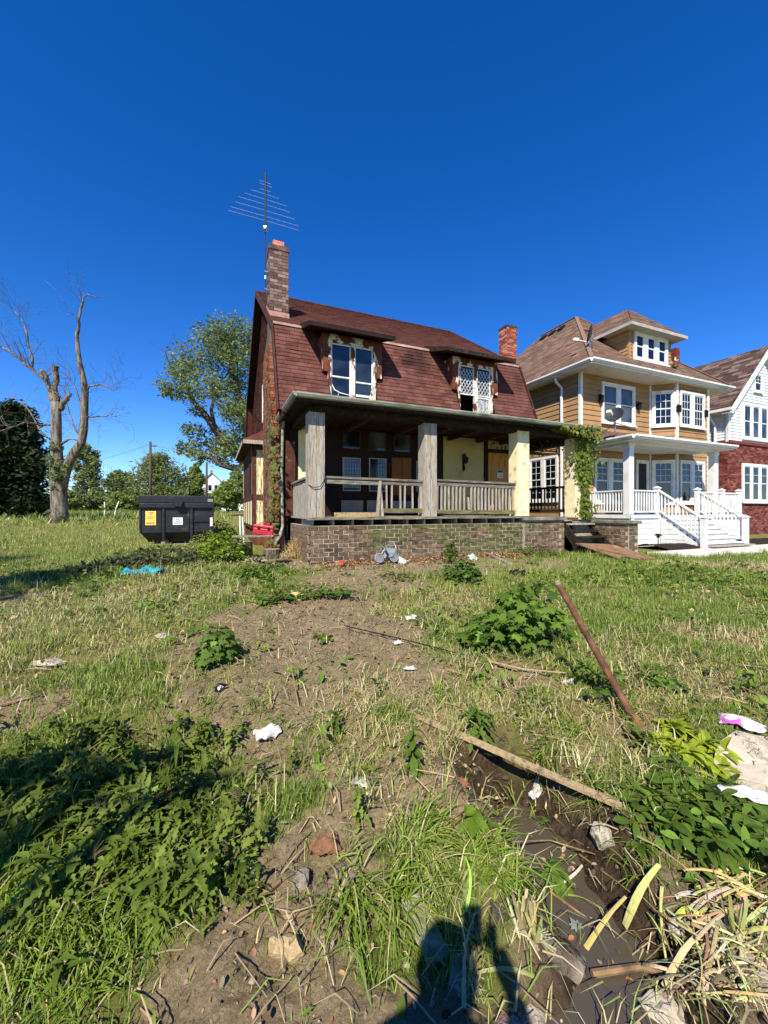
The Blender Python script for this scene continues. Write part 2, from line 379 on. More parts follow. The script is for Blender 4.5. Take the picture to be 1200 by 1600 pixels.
def ell_field(l, d, base, items):
    """blend of soft ellipses that were measured on the ground (photo pixel, radii in pixels, value)"""
    val = np.full(np.shape(l), base, dtype=float); wob = (fbm(l * 3, d * 3, 1.5, 21, 3) - .5) * 1.2
    for (px, py, rx, ry, v) in items:
        if (px, py) not in ELC:
            z = .35 if py < 1150 else .1
            def dd(q): return (ZC - z) / (max(q - CY, 4) / FPX)
            dc = dd(py); ELC[(px, py)] = (dc, (px - CX) / FPX * dc, max(abs(dd(py - ry) - dd(py + ry)) / 2, .05))
        dc, lc, rd = ELC[(px, py)]
        rl = rx / FPX * dc
        q = ((l - lc) / rl) ** 2 + ((d - dc) / rd) ** 2
        w_ = 1 - sstep(q + wob, .55, 1.35)
        val = val * (1 - w_) + v * w_
    return val
ELC = {}
GRASS_E = [(480,1185,100,50,.14),(500,1340,110,80,.08),(400,1160,60,36,.3),(150,1040,190,60,.85),(500,985,190,70,.04),(390,1080,130,45,.10),(330,1045,70,22,.3),(570,912,100,34,.03),(590,1055,150,36,.12),
  (50,950,120,16,.08),(20,1092,90,26,.12),(250,935,130,45,1.0),(660,945,80,26,.75),(560,1120,110,30,.3),(600,1160,110,50,.4),(640,1255,140,56,.05),
  (400,1490,170,130,.03),(560,1560,190,80,.04),(900,1110,90,55,.8),(970,1020,60,50,.9),(1060,940,170,70,1.0),(1120,1000,80,16,.45),
  (1140,891,100,9,.25),(1120,1060,80,30,.5),(900,1380,140,200,.0),(1120,1470,150,160,.03),(640,886,240,16,.05),(810,890,90,12,.2),
  (160,1320,210,150,.9),(60,1530,110,90,.9),(770,1120,70,40,.75),(800,1050,70,24,.2),(1060,1180,60,40,.4),(1050,1290,90,60,.05), (950,1180,70,40,.45)]
DRY_E = [(1060,1000,170,120,.12),(250,930,150,50,.62),(150,1000,150,40,.45),(640,1160,150,80,.85),(680,950,100,30,.65),(900,1110,90,55,.6),(1120,1000,90,20,.8),
  (1140,891,110,10,1.0),(1110,1060,90,34,.65),(980,1040,60,40,.55),(780,1060,120,40,.8),(160,1320,220,150,.08),(200,830,260,25,.3),(960,1180,90,50,.75)]
def grassy(l, d): return ell_field(l, d, .85, GRASS_E)
def dryness(l, d): return ell_field(l, d, .09, DRY_E)

def axis(lo, hi, f0, f1, st, gr):
    a = list(np.arange(f0, f1, st)); s_ = st; x = f1
    while x < hi: a.append(x); s_ *= gr; x += s_
    a.append(hi); s_ = st; x = f0 - st
    while x > lo: a.append(x); s_ *= gr; x -= s_
    a.append(lo); return np.array(sorted(a))
la = axis(-420, 420, -2.6, 2.6, .028, 1.045); da = axis(-6, 420, .7, 3.6, .025, 1.03)
LL, DD = np.meshgrid(la, da)
HH = GH_ld(LL, DD)
GRID.update(l=list(la), d=list(da), h=HH)
XX = LL * C + DD * S; YY = DD * C - LL * S
nv = np.stack([XX.ravel(), YY.ravel(), HH.ravel()], 1)
ni, nj = HH.shape
ii = (np.arange(ni - 1)[:, None] * nj + np.arange(nj - 1)[None, :]).ravel()
fq = np.stack([ii, ii + 1, ii + nj + 1, ii + nj], 1)
gr_ = grassy(LL, DD).ravel(); dr_ = dryness(LL, DD).ravel()
pdist = seg_dist(LL, DD, PUD).ravel()
wet = 1 - sstep(pdist + (fbm(LL, DD, 6, 31) .ravel() - .5) * .3 - .10 * sstep(LL.ravel(), .8, 1.3), .14, .36)
mg = bpy.data.materials.new('soil_and_turf'); mg.use_nodes = True
t = mg.node_tree; n = t.nodes; L = t.links; bs = n['Principled BSDF']; bs.inputs['Specular IOR Level'].default_value = .15
at = n.new('ShaderNodeVertexColor'); at.layer_name = 'Col'; sp = n.new('ShaderNodeSeparateColor'); L.new(at.outputs[0], sp.inputs[0])
geo = n.new('ShaderNodeNewGeometry')
def nznode(sc, det=6, rgh=.6):
    q = n.new('ShaderNodeTexNoise'); q.inputs['Scale'].default_value = sc; q.inputs['Detail'].default_value = det; q.inputs['Roughness'].default_value = rgh
    L.new(geo.outputs['Position'], q.inputs['Vector']); return q.outputs['Fac']
def rampn(src, cs, lo=.3, hi=.7):
    r = n.new('ShaderNodeValToRGB')
    for i in range(len(cs) - 2): r.color_ramp.elements.new(.5)
    for i, c in enumerate(cs): r.color_ramp.elements[i].position = lo + (hi - lo) * i / (len(cs) - 1); r.color_ramp.elements[i].color = (*lin(c), 1)
    L.new(src, r.inputs[0]); return r.outputs[0]
def mixn(f, a, b):
    q = n.new('ShaderNodeMix'); q.data_type = 'RGBA'; L.new(f, q.inputs[0]); L.new(a, q.inputs[6]); L.new(b, q.inputs[7]); return q.outputs[2]
soil = rampn(nznode(9), ['6b5b45', '8a775c', 'a08c6e', '776549'], .3, .72)
crumb = rampn(nznode(55), ['62533f', '917e62', 'b09e80'], .32, .7)
mxs = n.new('ShaderNodeMix'); mxs.data_type = 'RGBA'; mxs.inputs[0].default_value = .5; L.new(soil, mxs.inputs[6]); L.new(crumb, mxs.inputs[7])
turf = rampn(nznode(14), ['4a5a1c', '63702a', '7a7a3a', '556222'], .3, .72)
straw = rampn(nznode(30), ['7a6b42', '94834f', '5f5434'], .3, .7)
t1 = mixn(sp.outputs[1], turf, straw)
c1 = mixn(sp.outputs[0], mxs.outputs[2], t1)
mud = rampn(nznode(20), ['2e241b', '46382b', '5e4c3a'], .3, .7)
c2 = mixn(sp.outputs[2], c1, mud)
L.new(c2, bs.inputs['Base Color'])
mr = n.new('ShaderNodeMapRange'); mr.inputs[3].default_value = .95; mr.inputs[4].default_value = .42; L.new(sp.outputs[2], mr.inputs[0]); L.new(mr.outputs[0], bs.inputs['Roughness'])
bp = n.new('ShaderNodeBump'); bp.inputs['Strength'].default_value = 1.0; bp.inputs['Distance'].default_value = .04; L.new(nznode(45, 8, .7), bp.inputs['Height'])
bp2 = n.new('ShaderNodeBump'); bp2.inputs['Strength'].default_value = .5; bp2.inputs['Distance'].default_value = .01; L.new(nznode(170, 4), bp2.inputs['Height']); L.new(bp.outputs[0], bp2.inputs['Normal'])
L.new(bp2.outputs[0], bs.inputs['Normal'])
gcol = np.stack([np.clip(gr_ * 1.05, 0, 1), dr_, wet], 1)
ground = np_mesh('ground', nv, [fq], mg, gcol, smooth=True)
tag(ground, 'rough yard of bare soil, cut weeds and grass that rises to the houses', 'ground', kind='structure')

# puddle
mw = bpy.data.materials.new('muddy_water'); mw.use_nodes = True; b_ = mw.node_tree.nodes['Principled BSDF']
b_.inputs['Base Color'].default_value = (*lin('4a4236'), 1); b_.inputs['Roughness'].default_value = .06; b_.inputs['Specular IOR Level'].default_value = .6
nz = mw.node_tree.nodes.new('ShaderNodeTexNoise'); nz.inputs['Scale'].default_value = 14
bp = mw.node_tree.nodes.new('ShaderNodeBump'); bp.inputs['Strength'].default_value = .06; bp.inputs['Distance'].default_value = .02
mw.node_tree.links.new(nz.outputs['Fac'], bp.inputs['Height']); mw.node_tree.links.new(bp.outputs[0], b_.inputs['Normal'])
wb = MB(); left = []; right = []
for i, (l, d) in enumerate(PUD):
    a = PUD[max(i-1, 0)]; b = PUD[min(i+1, len(PUD)-1)]; tx, ty = b[0]-a[0], b[1]-a[1]; q = math.hypot(tx, ty); nx, ny = -ty/q, tx/q
    for sgn, arr in ((1, left), (-1, right)):
        ll, d2 = l + nx * .26 * sgn, d + ny * .26 * sgn
        arr.append((ll * C + d2 * S, d2 * C - ll * S, -.062))
for i in range(len(PUD) - 1): wb.poly([left[i], left[i+1], right[i+1], right[i]])
tag(wb.build('puddle', mw), 'dark muddy puddle lying in the ditch at lower right', 'puddle', kind='structure')

# concrete path and mulch bed before the tan house
pb = MB(); k = 14
for i in range(k):
    x0 = 12.05 + i * .95; x1 = x0 + .93
    for q in [(x0, x1)]:
        zz = [gz(x, y) + .05 for x, y in ((q[0], 6.7), (q[1], 6.7), (q[1], 7.93), (q[0], 7.93))]
        pb.add([(q[0],6.7,zz[0]),(q[1],6.7,zz[1]),(q[1],7.93,zz[2]),(q[0],7.93,zz[3]),(q[0],6.7,zz[0]-.15),(q[1],6.7,zz[1]-.15),(q[1],7.93,zz[2]-.15),(q[0],7.93,zz[3]-.15)],
               [(0,1,2,3),(0,4,5,1),(1,5,6,2),(2,6,7,3),(3,7,4,0)])
tag(pb.build('concrete_path', mat('path_concrete', ['b9b2a6', 'd0c9bd', 'a49c8e'], 6, .9, .3, 60)), 'pale concrete path in front of the white porch steps', 'path', kind='structure')
mul = MB(); xs = np.linspace(13.3, 22, 60); ys = np.linspace(8.0, 9.4, 12)
for i in range(len(xs) - 1):
    for j in range(len(ys) - 1):
        q = [(xs[i], ys[j]), (xs[i+1], ys[j]), (xs[i+1], ys[j+1]), (xs[i], ys[j+1])]
        mul.poly([(x, y, gz(x, y) + .03 + .13 * math.sin(math.pi * min(max((y - 8.0) / 1.4, 0), 1)) * float(.5 + fbm(np.array(x), np.array(y), 2.5, 4))) for x, y in q])
tag(mul.build('mulch_bed', mat('mulch', ['120d0a', '241a13', '33261c'], 30, .95, .9, 60)), 'dark mulch bed along the white porch skirting', 'bed', kind='structure')

# roof and wall shingles laid in courses over a convex sloped polygon
def courses(mb, poly, up, e, tab, th, cols, jit=.1, seed=1, skip=None, lift=.004, cut=True):
    rs = random.Random(seed)
    up = Vector(up).normalized(); poly = [Vector(p) for p in poly]
    nrm = (poly[1] - poly[0]).cross(poly[2] - poly[0]).normalized()
    u = up.cross(nrm).normalized()
    if nrm.z < 0 and abs(nrm.z) > .02: nrm = -nrm
    o = poly[0]; q = [((p - o).dot(u), (p - o).dot(up)) for p in poly]
    s0 = min(b for a, b in q); s1 = max(b for a, b in q)
    def span(s_):
        xs_ = []
        for (a, b), (c, d) in zip(q, q[1:] + q[:1]):
            if abs(d - b) < 1e-9: 
                if abs(b - s_) < 1e-6: xs_ += [a, c]
                continue
            tt = (s_ - b) / (d - b)
            if -1e-9 <= tt <= 1 + 1e-9: xs_.append(a + (c - a) * tt)
        return (min(xs_), max(xs_)) if len(xs_) >= 2 else None
    k = 0; s_ = s0
    while s_ < s1 - .01:
        st = min(s_ + e, s1 - 1e-4)
        A = span(s_ + 1e-4); B = span(st)
        if A and B:
            x = A[0] - (rs.random() if k % 2 else rs.random() * .5) * tab
            W = A[1] - A[0]
            while x < A[1] - 1e-3:
                x0, x1 = max(x, A[0]), min(x + tab * (.97 if cut else 1), A[1])
                x2 = max(min(x1, B[1]), B[0]); x3 = min(max(x0, B[0]), B[1])
                x += tab
                if x1 - x0 < .02: continue
                mid = o + u * ((x0 + x1) / 2) + up * ((s_ + st) / 2)
                if skip and skip(mid): continue
                c = rs.choice(cols); f = 1 + rs.uniform(-jit, jit); mb.col = tuple(v * f for v in c)
                a = o + u * x0 + up * s_ + nrm * (th + lift); b = o + u * x1 + up * s_ + nrm * (th + lift)
                c2 = o + u * x2 + up * st + nrm * lift; d2 = o + u * x3 + up * st + nrm * lift
                mb.add([a, b, c2, d2, a - nrm * th, b - nrm * th], [(0, 1, 2, 3), (0, 4, 5, 1), (0, 3, 4), (1, 5, 2)])
        s_ += e; k += 1
    return mb
M['colroof'] = leafmat('roof_granules', 0, .95, .12)
# ------------------------------------------------------------------ old gambrel house
HX0, HX1 = 1.38, 9.45
GZ = .30                                  # bottom of foundations, below grade
house = thing('brick_house', (1.65, 10.6, .4), 'derelict brown gambrel house with red brown shingle roof and open front porch', 'house')
A_, B_, R_, D_, E_ = (9.58, 4.0), (10.6, 6.5), (15.05, 9.55), (19.5, 6.5), (20.5, 4.0)
def mans_y(z): return A_[0] + (z - A_[1]) * (B_[0] - A_[0]) / (B_[1] - A_[1])
# gable walls (one shell: left gable, right gable, rear)
gab = [(10.62, GZ), (20.2, GZ), (20.2, 4.3), (19.35, 6.4), (15.05, 9.38), (10.75, 6.4), (10.62, 6.1)]
sw = MB()
sw.prism([(1.65, y, z) for y, z in gab], (.12, 0, 0)); sw.prism([(9.2, y, z) for y, z in gab], (.12, 0, 0)); sw.box(1.77, 9.2, 20.05, 20.2, GZ, 4.3)
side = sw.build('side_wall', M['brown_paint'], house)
ws = MB()
courses(ws, [(1.648, 10.64, 1.3), (1.648, 10.64, 6.1), (1.648, 10.75, 6.4), (1.648, 15.05, 9.36), (1.648, 19.35, 6.4), (1.648, 20.2, 4.3), (1.648, 20.2, 1.3)], (0, 0, 1), .13, .22, .014,
        [lin('3a2018'), lin('4a291e'), lin('54301f'), lin('2e1913')], .15, 3, lift=.004)
tag(ws.build('wall_shingle', M['colroof'], side, colors=True), kind='stuff')
# narrow upstairs window on the gable side
gw = MB(Matrix.Translation((1.63, 14.9, 4.75)) @ Matrix.Rotation(math.radians(-90), 4, 'Z'))
gw.ring(0, .95, 0, 1.35, -.06, .02, .1); wfr = gw.build('window', M['white_old'], house)
gg = MB(gw.T); gg.box(.1, .85, 0, .012, .1, 1.25); gg.build('pane', M['glass_old'], wfr)
gb = MB(gw.T); gb.box(.1, .85, -.03, .0, .64, .7); gb.build('sash_rail', M['white_old'], wfr)

# roof: sheathing, upper shingles, lower mansard tabs
rs = MB()
th = .09
def slab(y0, z0, y1, z1, xa, xb):
    dy, dz = y1 - y0, z1 - z0; q = math.hypot(dy, dz); ny, nz_ = -dz / q, dy / q
    if nz_ < 0: ny, nz_ = -ny, -nz_
    rs.prism([(xa, y0, z0), (xa, y1, z1), (xa, y1 - ny * th, z1 - nz_ * th), (xa, y0 - ny * th, z0 - nz_ * th)], (xb - xa, 0, 0))
slab(*B_, *R_, HX0, HX1); slab(*D_, *R_, HX0, HX1); slab(*E_, *D_, HX0, HX1)
roof = rs.build('roof', M['shingle_up'], house)
up_ = MB()
REDS = [lin('654138'), lin('5e3b33'), lin('6c483e'), lin('66433b'), lin('593831')]
def chim_skip(p): return 1.36 < p.x < 1.95 and 11.35 < p.y < 12.05
courses(up_, [(HX0, B_[0] - .03, B_[1] - .02), (HX1, B_[0] - .03, B_[1] - .02), (HX1, R_[0], R_[1]), (HX0, R_[0], R_[1])], (0, R_[0] - B_[0], R_[1] - B_[1]), .135, .31, .014, REDS, .12, 5, chim_skip)
tag(up_.build('shingle_course', M['colroof'], roof, colors=True), kind='stuff')
rc = MB(); rc.prism([(HX0 - .01, R_[0] - .16, R_[1] - .085), (HX0 - .01, R_[0], R_[1] + .035), (HX0 - .01, R_[0] + .16, R_[1] - .085)], (HX1 - HX0 + .02, 0, 0)); rc.build('ridge_cap', M['shingle_wall'], roof)
# dormers: (x of panels, x of window opening, eave x)
DORM = [dict(x0=2.54, w0=2.70, w1=3.98, x1=4.17, e0=2.13, e1=4.36), dict(x0=6.45, w0=6.63, w1=7.85, x1=8.06, e0=6.0, e1=8.38)]
DY = 9.93; DZ0, DZ1, DZM = 4.33, 6.0, 5.18
ms = MB()
def mslab(xa, xb, z0, z1):
    ms.prism([(xa, mans_y(z0), z0), (xa, mans_y(z1), z1), (xa, mans_y(z1) + .07, z1 - .03), (xa, mans_y(z0) + .07, z0 - .03)], (xb - xa, 0, 0))
prev = HX0
for q in DORM:
    mslab(prev, q['w0'], *(A_[1], B_[1])); mslab(q['w0'], q['w1'], A_[1], DZ0 - .02); mslab(q['w0'], q['w1'], 6.1, B_[1]); prev = q['w1']
mslab(prev, HX1, A_[1], B_[1])
mans = ms.build('roof_slope', M['shingle_wall'], house)
sl = Vector((0, B_[0] - A_[0], B_[1] - A_[1])); SL = sl.length; sl.normalize(); snrm = Vector((0, -sl.z, sl.y))
def in_dorm(x, z):
    for q in DORM:
        if q['w0'] - .0 < x < q['w1'] + .0 and DZ0 - .05 < z < 6.15: return True
        if q['x0'] < x < q['x1'] and DZM < z < 6.15: return True
    return False
tabs = []; e = .125; nrow = int(SL / e); TW = .30
rest = MB(); rest.col = lin('4d221d')
for k in range(nrow):
    s_ = k * e; z = A_[1] + sl.z * (s_ + e / 2)
    x = HX0 - random.random() * TW
    segs = [(HX0, HX1)]
    while x < HX1:
        xa, xb = max(x, HX0), min(x + TW, HX1); x += TW
        if xb - xa < .03: continue
        # trim against dormer openings
        cut_ = [(q['w0'], q['w1']) for q in DORM if DZ0 - .04 < z < 6.12] + [(q['x0'], q['x1']) for q in DORM if DZM < z < 6.12]
        dead = False
        for a, b in cut_:
            if xa >= a - .01 and xb <= b + .01: dead = True
            elif xa < a < xb: xb = a
            elif xa < b < xb: xa = b
        if dead or xb - xa < .03: continue
        tabs.append((xa, xb, s_, k))
def tab_geo(mb, xa, xb, s_, org=Vector((0, 0, 0))):
    o = Vector((0, A_[0], A_[1])) - org
    lo_ = o + sl * (s_ - .012); hi_ = o + sl * (s_ + e)
    g = .004
    a = lo_ + snrm * .02; c = hi_ + snrm * .006
    pts = [a + V(xa + g, 0, 0), a + V(xb - g, 0, 0), c + V(xb - g, 0, 0), c + V(xa + g, 0, 0)]
    b0, b1 = lo_ + V(xa + g, 0, 0) + snrm * .002, lo_ + V(xb - g, 0, 0) + snrm * .002
    mb.add(pts + [b0, b1], [(0, 1, 2, 3), (0, 4, 5, 1), (0, 3, 4), (1, 5, 2)])
full = MB(); tab_geo(full, -TW / 2, TW / 2, 0, Vector((0, A_[0], A_[1])))
fm = bpy.data.meshes.new('shingle'); fm.from_pydata(full.v, [], full.f); fm.materials.append(M['shingle'])
fulls = [q for q in tabs if q[1] - q[0] > TW - .01]; part = [q for q in tabs if q[1] - q[0] <= TW - .01]
fulls.sort(key=lambda q: q[0])
for xa, xb, s_, k in fulls[:300]:
    lift = random.uniform(0, .006)
    inst('shingle', fm, mans, Vector((((xa + xb) / 2) + random.uniform(-.004, .004), A_[0], A_[1])) + sl * s_ + snrm * lift, (random.uniform(-.008, .008) - (.10 if random.random() < .035 else 0), random.uniform(-.02, .02), 0))
for xa, xb, s_, k in fulls[300:] + part: tab_geo(rest, xa, xb, s_ + random.uniform(-.004, .004))
tag(rest.build('shingle', M['shingle'], mans), kind='stuff')
# pale flashing along the gambrel break, rake boards
fl = MB()
for xa, xb in ((HX0, 2.13), (4.36, 6.0), (8.38, HX1)): fl.box(xa, xb, B_[0] - .07, B_[0] - .045, B_[1] - .06, B_[1] - .0)
fl.build('break_flashing', mat('pale_flashing', ['8a6a60', 'a88a80', 'c9b8b0'], 3, .7, .2, 30), roof)
for xx in (HX0 - .035, HX1 + .004):
    for (p, q) in ((A_, B_), (B_, R_), (R_, D_), (D_, E_)):
        rb = MB(); rb.bar((xx + .015, p[0], p[1] - .06), (xx + .015, q[0], q[1] - .06), .03, .2, up=(0, -1, 1) if p[0] < R_[0] else (0, 1, 1)); rb.build('rake_board', M['brown_trim'], roof)
so = MB()
for (p, q) in ((A_, B_), (B_, R_), (R_, D_), (D_, E_)):
    so.bar((1.52, p[0], p[1] - .16), (1.52, q[0], q[1] - .16), .24, .02, up=(0, -1, 1) if p[0] < R_[0] else (0, 1, 1))
so.build('rake_soffit', M['brown_paint'], roof)
# toothed white mortar patches at the gable edge
for i in range(4):
    z = 5.95 - i * .2; b = MB(); b.box(1.60, 1.66, 10.70 + (i % 2) * .08, 11.0, z, z + .06); b.build('mortar_patch', M['mortar'], side)

# dormers
for di, q in enumerate(DORM):
    dm = MB()
    # brown flanking panels and header, cheeks running back into the slope
    dm.box(q['x0'], q['w0'], DY, DY + .05, DZM, DZ1 + .02); dm.box(q['w1'], q['x1'], DY, DY + .05, DZM, DZ1 + .02)
    dm.box(q['x0'], q['x1'], DY + .002, DY + .05, DZ1 + .02, DZ1 + .16)
    for xx in (q['x0'], q['x1'] - .03):
        dm.prism([(xx, DY + .05, DZM), (xx, DY + .05, DZ1 + .16), (xx, mans_y(DZ1 + .16) + .06, DZ1 + .16), (xx, mans_y(DZM) + .06, DZM)], (.03, 0, 0))
    # recess below
    for xx in (q['w0'] - .02, q['w1']):
        dm.prism([(xx, mans_y(DZ0) - .02, DZ0 - .02), (xx, mans_y(DZM + .1) - .02, DZM + .1), (xx, DY + .08, DZM + .1), (xx, DY + .08, DZ0 - .02)], (.02, 0, 0))
    dob = dm.build('dormer', M['peel_brown'], house)
    rf = MB()
    rf.prism([(q['e0'], 9.5, DZ1 + .10), (q['e0'], 9.5, DZ1 + .20), (q['e0'], B_[0] + .25, B_[1] + .22), (q['e0'], B_[0] + .25, B_[1] + .02)], (q['e1'] - q['e0'], 0, 0))
    rf.build('dormer_roof', M['shingle_wall'], dob)
    ea = MB(); ea.box(q['e0'] - .01, q['e1'] + .01, 9.475, 9.5, DZ1 + .08, DZ1 + .19)
    for xx in (q['e0'] - .02, q['e1'] + .0): ea.prism([(xx, 9.48, DZ1 + .08), (xx, 9.48, DZ1 + .19), (xx, B_[0] + .1, B_[1] + .12), (xx, B_[0] + .1, B_[1] - .02)], (.02, 0, 0))
    ea.build('dormer_fascia', M['brown_paint'] if di == 0 else M['wood_dark'], dob)
    si = MB(); si.prism([(q['w0'] - .02, mans_y(DZ0) - .04, DZ0 - .06), (q['w0'] - .02, mans_y(DZ0) - .04, DZ0 - .02), (q['w0'] - .02, DY + .1, DZ0 + .04), (q['w0'] - .02, DY + .1, DZ0 - .06)], (q['w1'] - q['w0'] + .04, 0, 0))
    si.build('dormer_sill', M['brown_trim'], dob)
    # window frame: jambs and mullion
    mid = (q['w0'] + q['w1']) / 2
    wf = MB(); y0, y1 = DY - .035, DY + .06
    wf.box(q['w0'] - .02, q['w0'] + .05, y0, y1, DZ0, DZ1); wf.box(q['w1'] - .07, q['w1'] + .02, y0, y1, DZ0, DZ1)
    wf.box(mid - .05, mid + .05, y0 - .01, y1, DZ0, DZ1 - .08); wf.box(q['w0'] + .05, q['w1'] - .07, y0 + .01, y1, DZ1 - .07, DZ1)
    wf.box(q['w0'] + .05, q['w1'] - .07, y0 + .004, y1, DZ0, DZ0 + .06)
    w_f = wf.build('window_frame', M['peel'], dob)
    bk = MB(); bk.box(q['w0'], q['w1'], DY + .5, DY + .52, DZ0, DZ1); bk.box(q['w0'], q['w1'], DY + .06, DY + .5, DZ0 - .0, DZ0 + .02); bk.build('room_dark', M['black'], dob)  # black back sheet and floor, coloured to stand for the unlit room
    halves = ((q['w0'] + .05, mid - .05), (mid + .05, q['w1'] - .07))
    for hi_, (a, b) in enumerate(halves):
        zm = 5.06 if di == 0 and hi_ == 0 else (4.98 if di == 0 else 5.06)
        if di == 0:
            s1_ = MB(); s1_.ring(a, b, zm, DZ1 - .07, DY + .0, DY + .03, .035); s1_.build('sash', M['white_old'], dob)
            s2_ = MB(); s2_.ring(a, b, DZ0 + .06, zm + .02, DY + .012, DY + .045, .035)
            if hi_ == 1: s2_.box(a + .035, b - .035, DY + .014, DY + .04, 4.62, 4.68)
            s2_.build('sash', M['white_old'], dob)
            g = MB(); g.box(a + .035, b - .035, DY + .02, DY + .026, zm + .03, DZ1 - .1); g.box(a + .035, b - .035, DY + .032, DY + .038, DZ0 + .09, zm); g.build('pane', M['glass_old'], dob)
            if hi_ == 0:      # torn strip hanging across the lower pane
                t_ = MB(); t_.tube([(a + .03, DY + .01, 4.86), (a + .1, DY + .0, 4.72), (a + .25, DY - .0, 4.66), (b - .04, DY + .0, 4.63)], [.012, .025, .02, .012], 5); t_.tube([(a + .2, DY, 4.66), (a + .19, DY, 4.55)], .006, 4); t_.build('torn_strip', M['white_old'], dob)
            else:
                t_ = MB(); t_.poly([(b - .03, DY - .005, 4.9), (b - .0, DY - .02, 4.4), (b - .16, DY - .01, 4.4)]); t_.build('torn_strip', M['peel'], dob)
        else:
            s1_ = MB(); s1_.ring(a, b, zm, DZ1 - .07, DY + .0, DY + .03, .035); s1_.build('sash', M['white_old'], dob)
            g = MB(); g.box(a + .035, b - .035, DY + .022, DY + .028, zm + .03, DZ1 - .1); g.build('pane', M['glass_old'], dob)
            lt = MB(); x0, x1, z0, z1 = a + .035, b - .035, zm + .035, DZ1 - .16
            k = .115; m_ = 1.5
            for sg in (1, -1):
                c_ = x0 - 3
                while c_ < x1 + 3:          # line z = z0 + sg*m*(x-c)
                    pts = []
                    for xx in (x0, x1):
                        zz = z0 + sg * m_ * (xx - c_)
                        pts.append((xx, zz))
                    (xa, za), (xb, zb) = pts
                    def clip(xa, za, xb, zb):
                        t0, t1 = 0, 1
                        for lo_, hi_2, A, B in ((z0, z1, za, zb),):
                            if abs(B - A) < 1e-9: continue
                            ta, tb = (lo_ - A) / (B - A), (hi_2 - A) / (B - A)
                            t0 = max(t0, min(ta, tb)); t1 = min(t1, max(ta, tb))
                        return t0, t1
                    t0, t1 = clip(xa, za, xb, zb)
                    if t1 - t0 > .03:
                        P0 = (xa + (xb - xa) * t0, DY + .016, za + (zb - za) * t0); P1 = (xa + (xb - xa) * t1, DY + .016, za + (zb - za) * t1)
                        lt.bar(P0, P1, .013, .013, up=(0, -1, 0))
                    c_ += k
            lt.build('lattice', M['lead'], dob)
            if hi_ == 1:
                s2_ = MB(); s2_.ring(a, b, DZ0 + .06, zm - .02, DY + .012, DY + .045, .04); s2_.build('sash', M['white_old'], dob)
                g = MB(); g.box(a + .04, b - .04, DY + .03, DY + .036, DZ0 + .1, zm - .06); g.build('torn_curtain', M['curtain'], dob)
                lt = MB()
                for i in range(9):
                    x = a + .05 + i * .045; z = DZ0 + .12 + (i * 37 % 9) * .02
                    lt.bar((x, DY + .024, z), (x + random.uniform(-.04, .12), DY + .024, z + random.uniform(.2, .45)), .009, .009, up=(0, -1, 0))
                lt.build('bent_lattice', M['lead'], dob)
            
# left chimney: breast on the gable wall, stack above the roof, clay flue
def brick_stack(mb, x0, x1, y0, y1, z0, z1, course=.088, bl=.225, seed=1, cols=None, jit=.006):
    rs_ = random.Random(seed); k = 0; z = z0
    while z < z1 - .02:
        for (ax, L0, L1, fix, nrm) in (('x', x0, x1, y0, -1), ('x', x0, x1, y1, 1), ('y', y0, y1, x0, -1), ('y', y0, y1, x1, 1)):
            p = L0 - (bl / 2 if k % 2 else 0)
            while p < L1 - .01:
                a, b = max(p, L0), min(p + bl - .012, L1); p += bl
                if b - a < .03: continue
                d = rs_.uniform(-jit, jit); c = rs_.choice(cols); f = rs_.uniform(.75, 1.2); mb.col = tuple(v * f for v in c)
                lo_, hi_ = (fix - .012 - d, fix + .03) if nrm < 0 else (fix - .03, fix + .012 + d)
                if ax == 'x': mb.box(a, b, lo_, hi_, z, z + course - .012)
                else: mb.box(lo_, hi_, a, b, z, z + course - .012)
        z += course; k += 1
CH = [lin('66504a'), lin('796259'), lin('53413c'), lin('877068'), lin('5e4a45')]
cm = MB(); cm.box(1.41, 1.92, 11.42, 12.0, 6.2, 9.02); cm.box(1.40, 1.66, 11.25, 12.9, GZ, 6.25)
cm.add([(1.40,11.25,6.25),(1.66,11.25,6.25),(1.66,12.9,6.25),(1.40,12.9,6.25),(1.41,11.42,6.7),(1.66,11.42,6.7),(1.66,12.0,6.7),(1.41,12.0,6.7)], [(0,1,5,4),(1,2,6,5),(2,3,7,6),(3,0,4,7)])
chim = cm.build('chimney', M['mortar_dk'], house)
cb = MB(); brick_stack(cb, 1.41, 1.92, 11.42, 12.0, 7.12, 8.92, cols=CH, seed=2)
tag(cb.build('brick', M['colroof'], chim, colors=True), kind='stuff')
cb = MB(); brick_stack(cb, 1.40, 1.655, 11.25, 12.9, .5, 6.22, cols=[lin('7d4a34'), lin('8f5a40'), lin('6b3f2e'), lin('8a6250')], seed=4)
tag(cb.build('breast_brick', M['colroof'], chim, colors=True), kind='stuff')
cc = MB(); cc.box(1.38, 1.95, 11.39, 12.03, 8.92, 9.0); cc.box(1.395, 1.935, 11.405, 12.015, 9.0, 9.06); cc.build('chimney_cap', M['brick_chim'], chim)
cf = MB(); cf.ring(1.53, 1.83, 0, 0, 0, 0, .0) if False else None
cf.box(1.52, 1.82, 11.55, 11.6, 9.06, 9.27); cf.box(1.52, 1.82, 11.8, 11.85, 9.06, 9.27); cf.box(1.52, 1.57, 11.6, 11.8, 9.06, 9.27); cf.box(1.77, 1.82, 11.6, 11.8, 9.06, 9.27)
cf.build('flue_tile', mat('clay_flue', ['b5573a', 'cc7350', 'd9a48a'], 14, .85, .3, 40), chim)
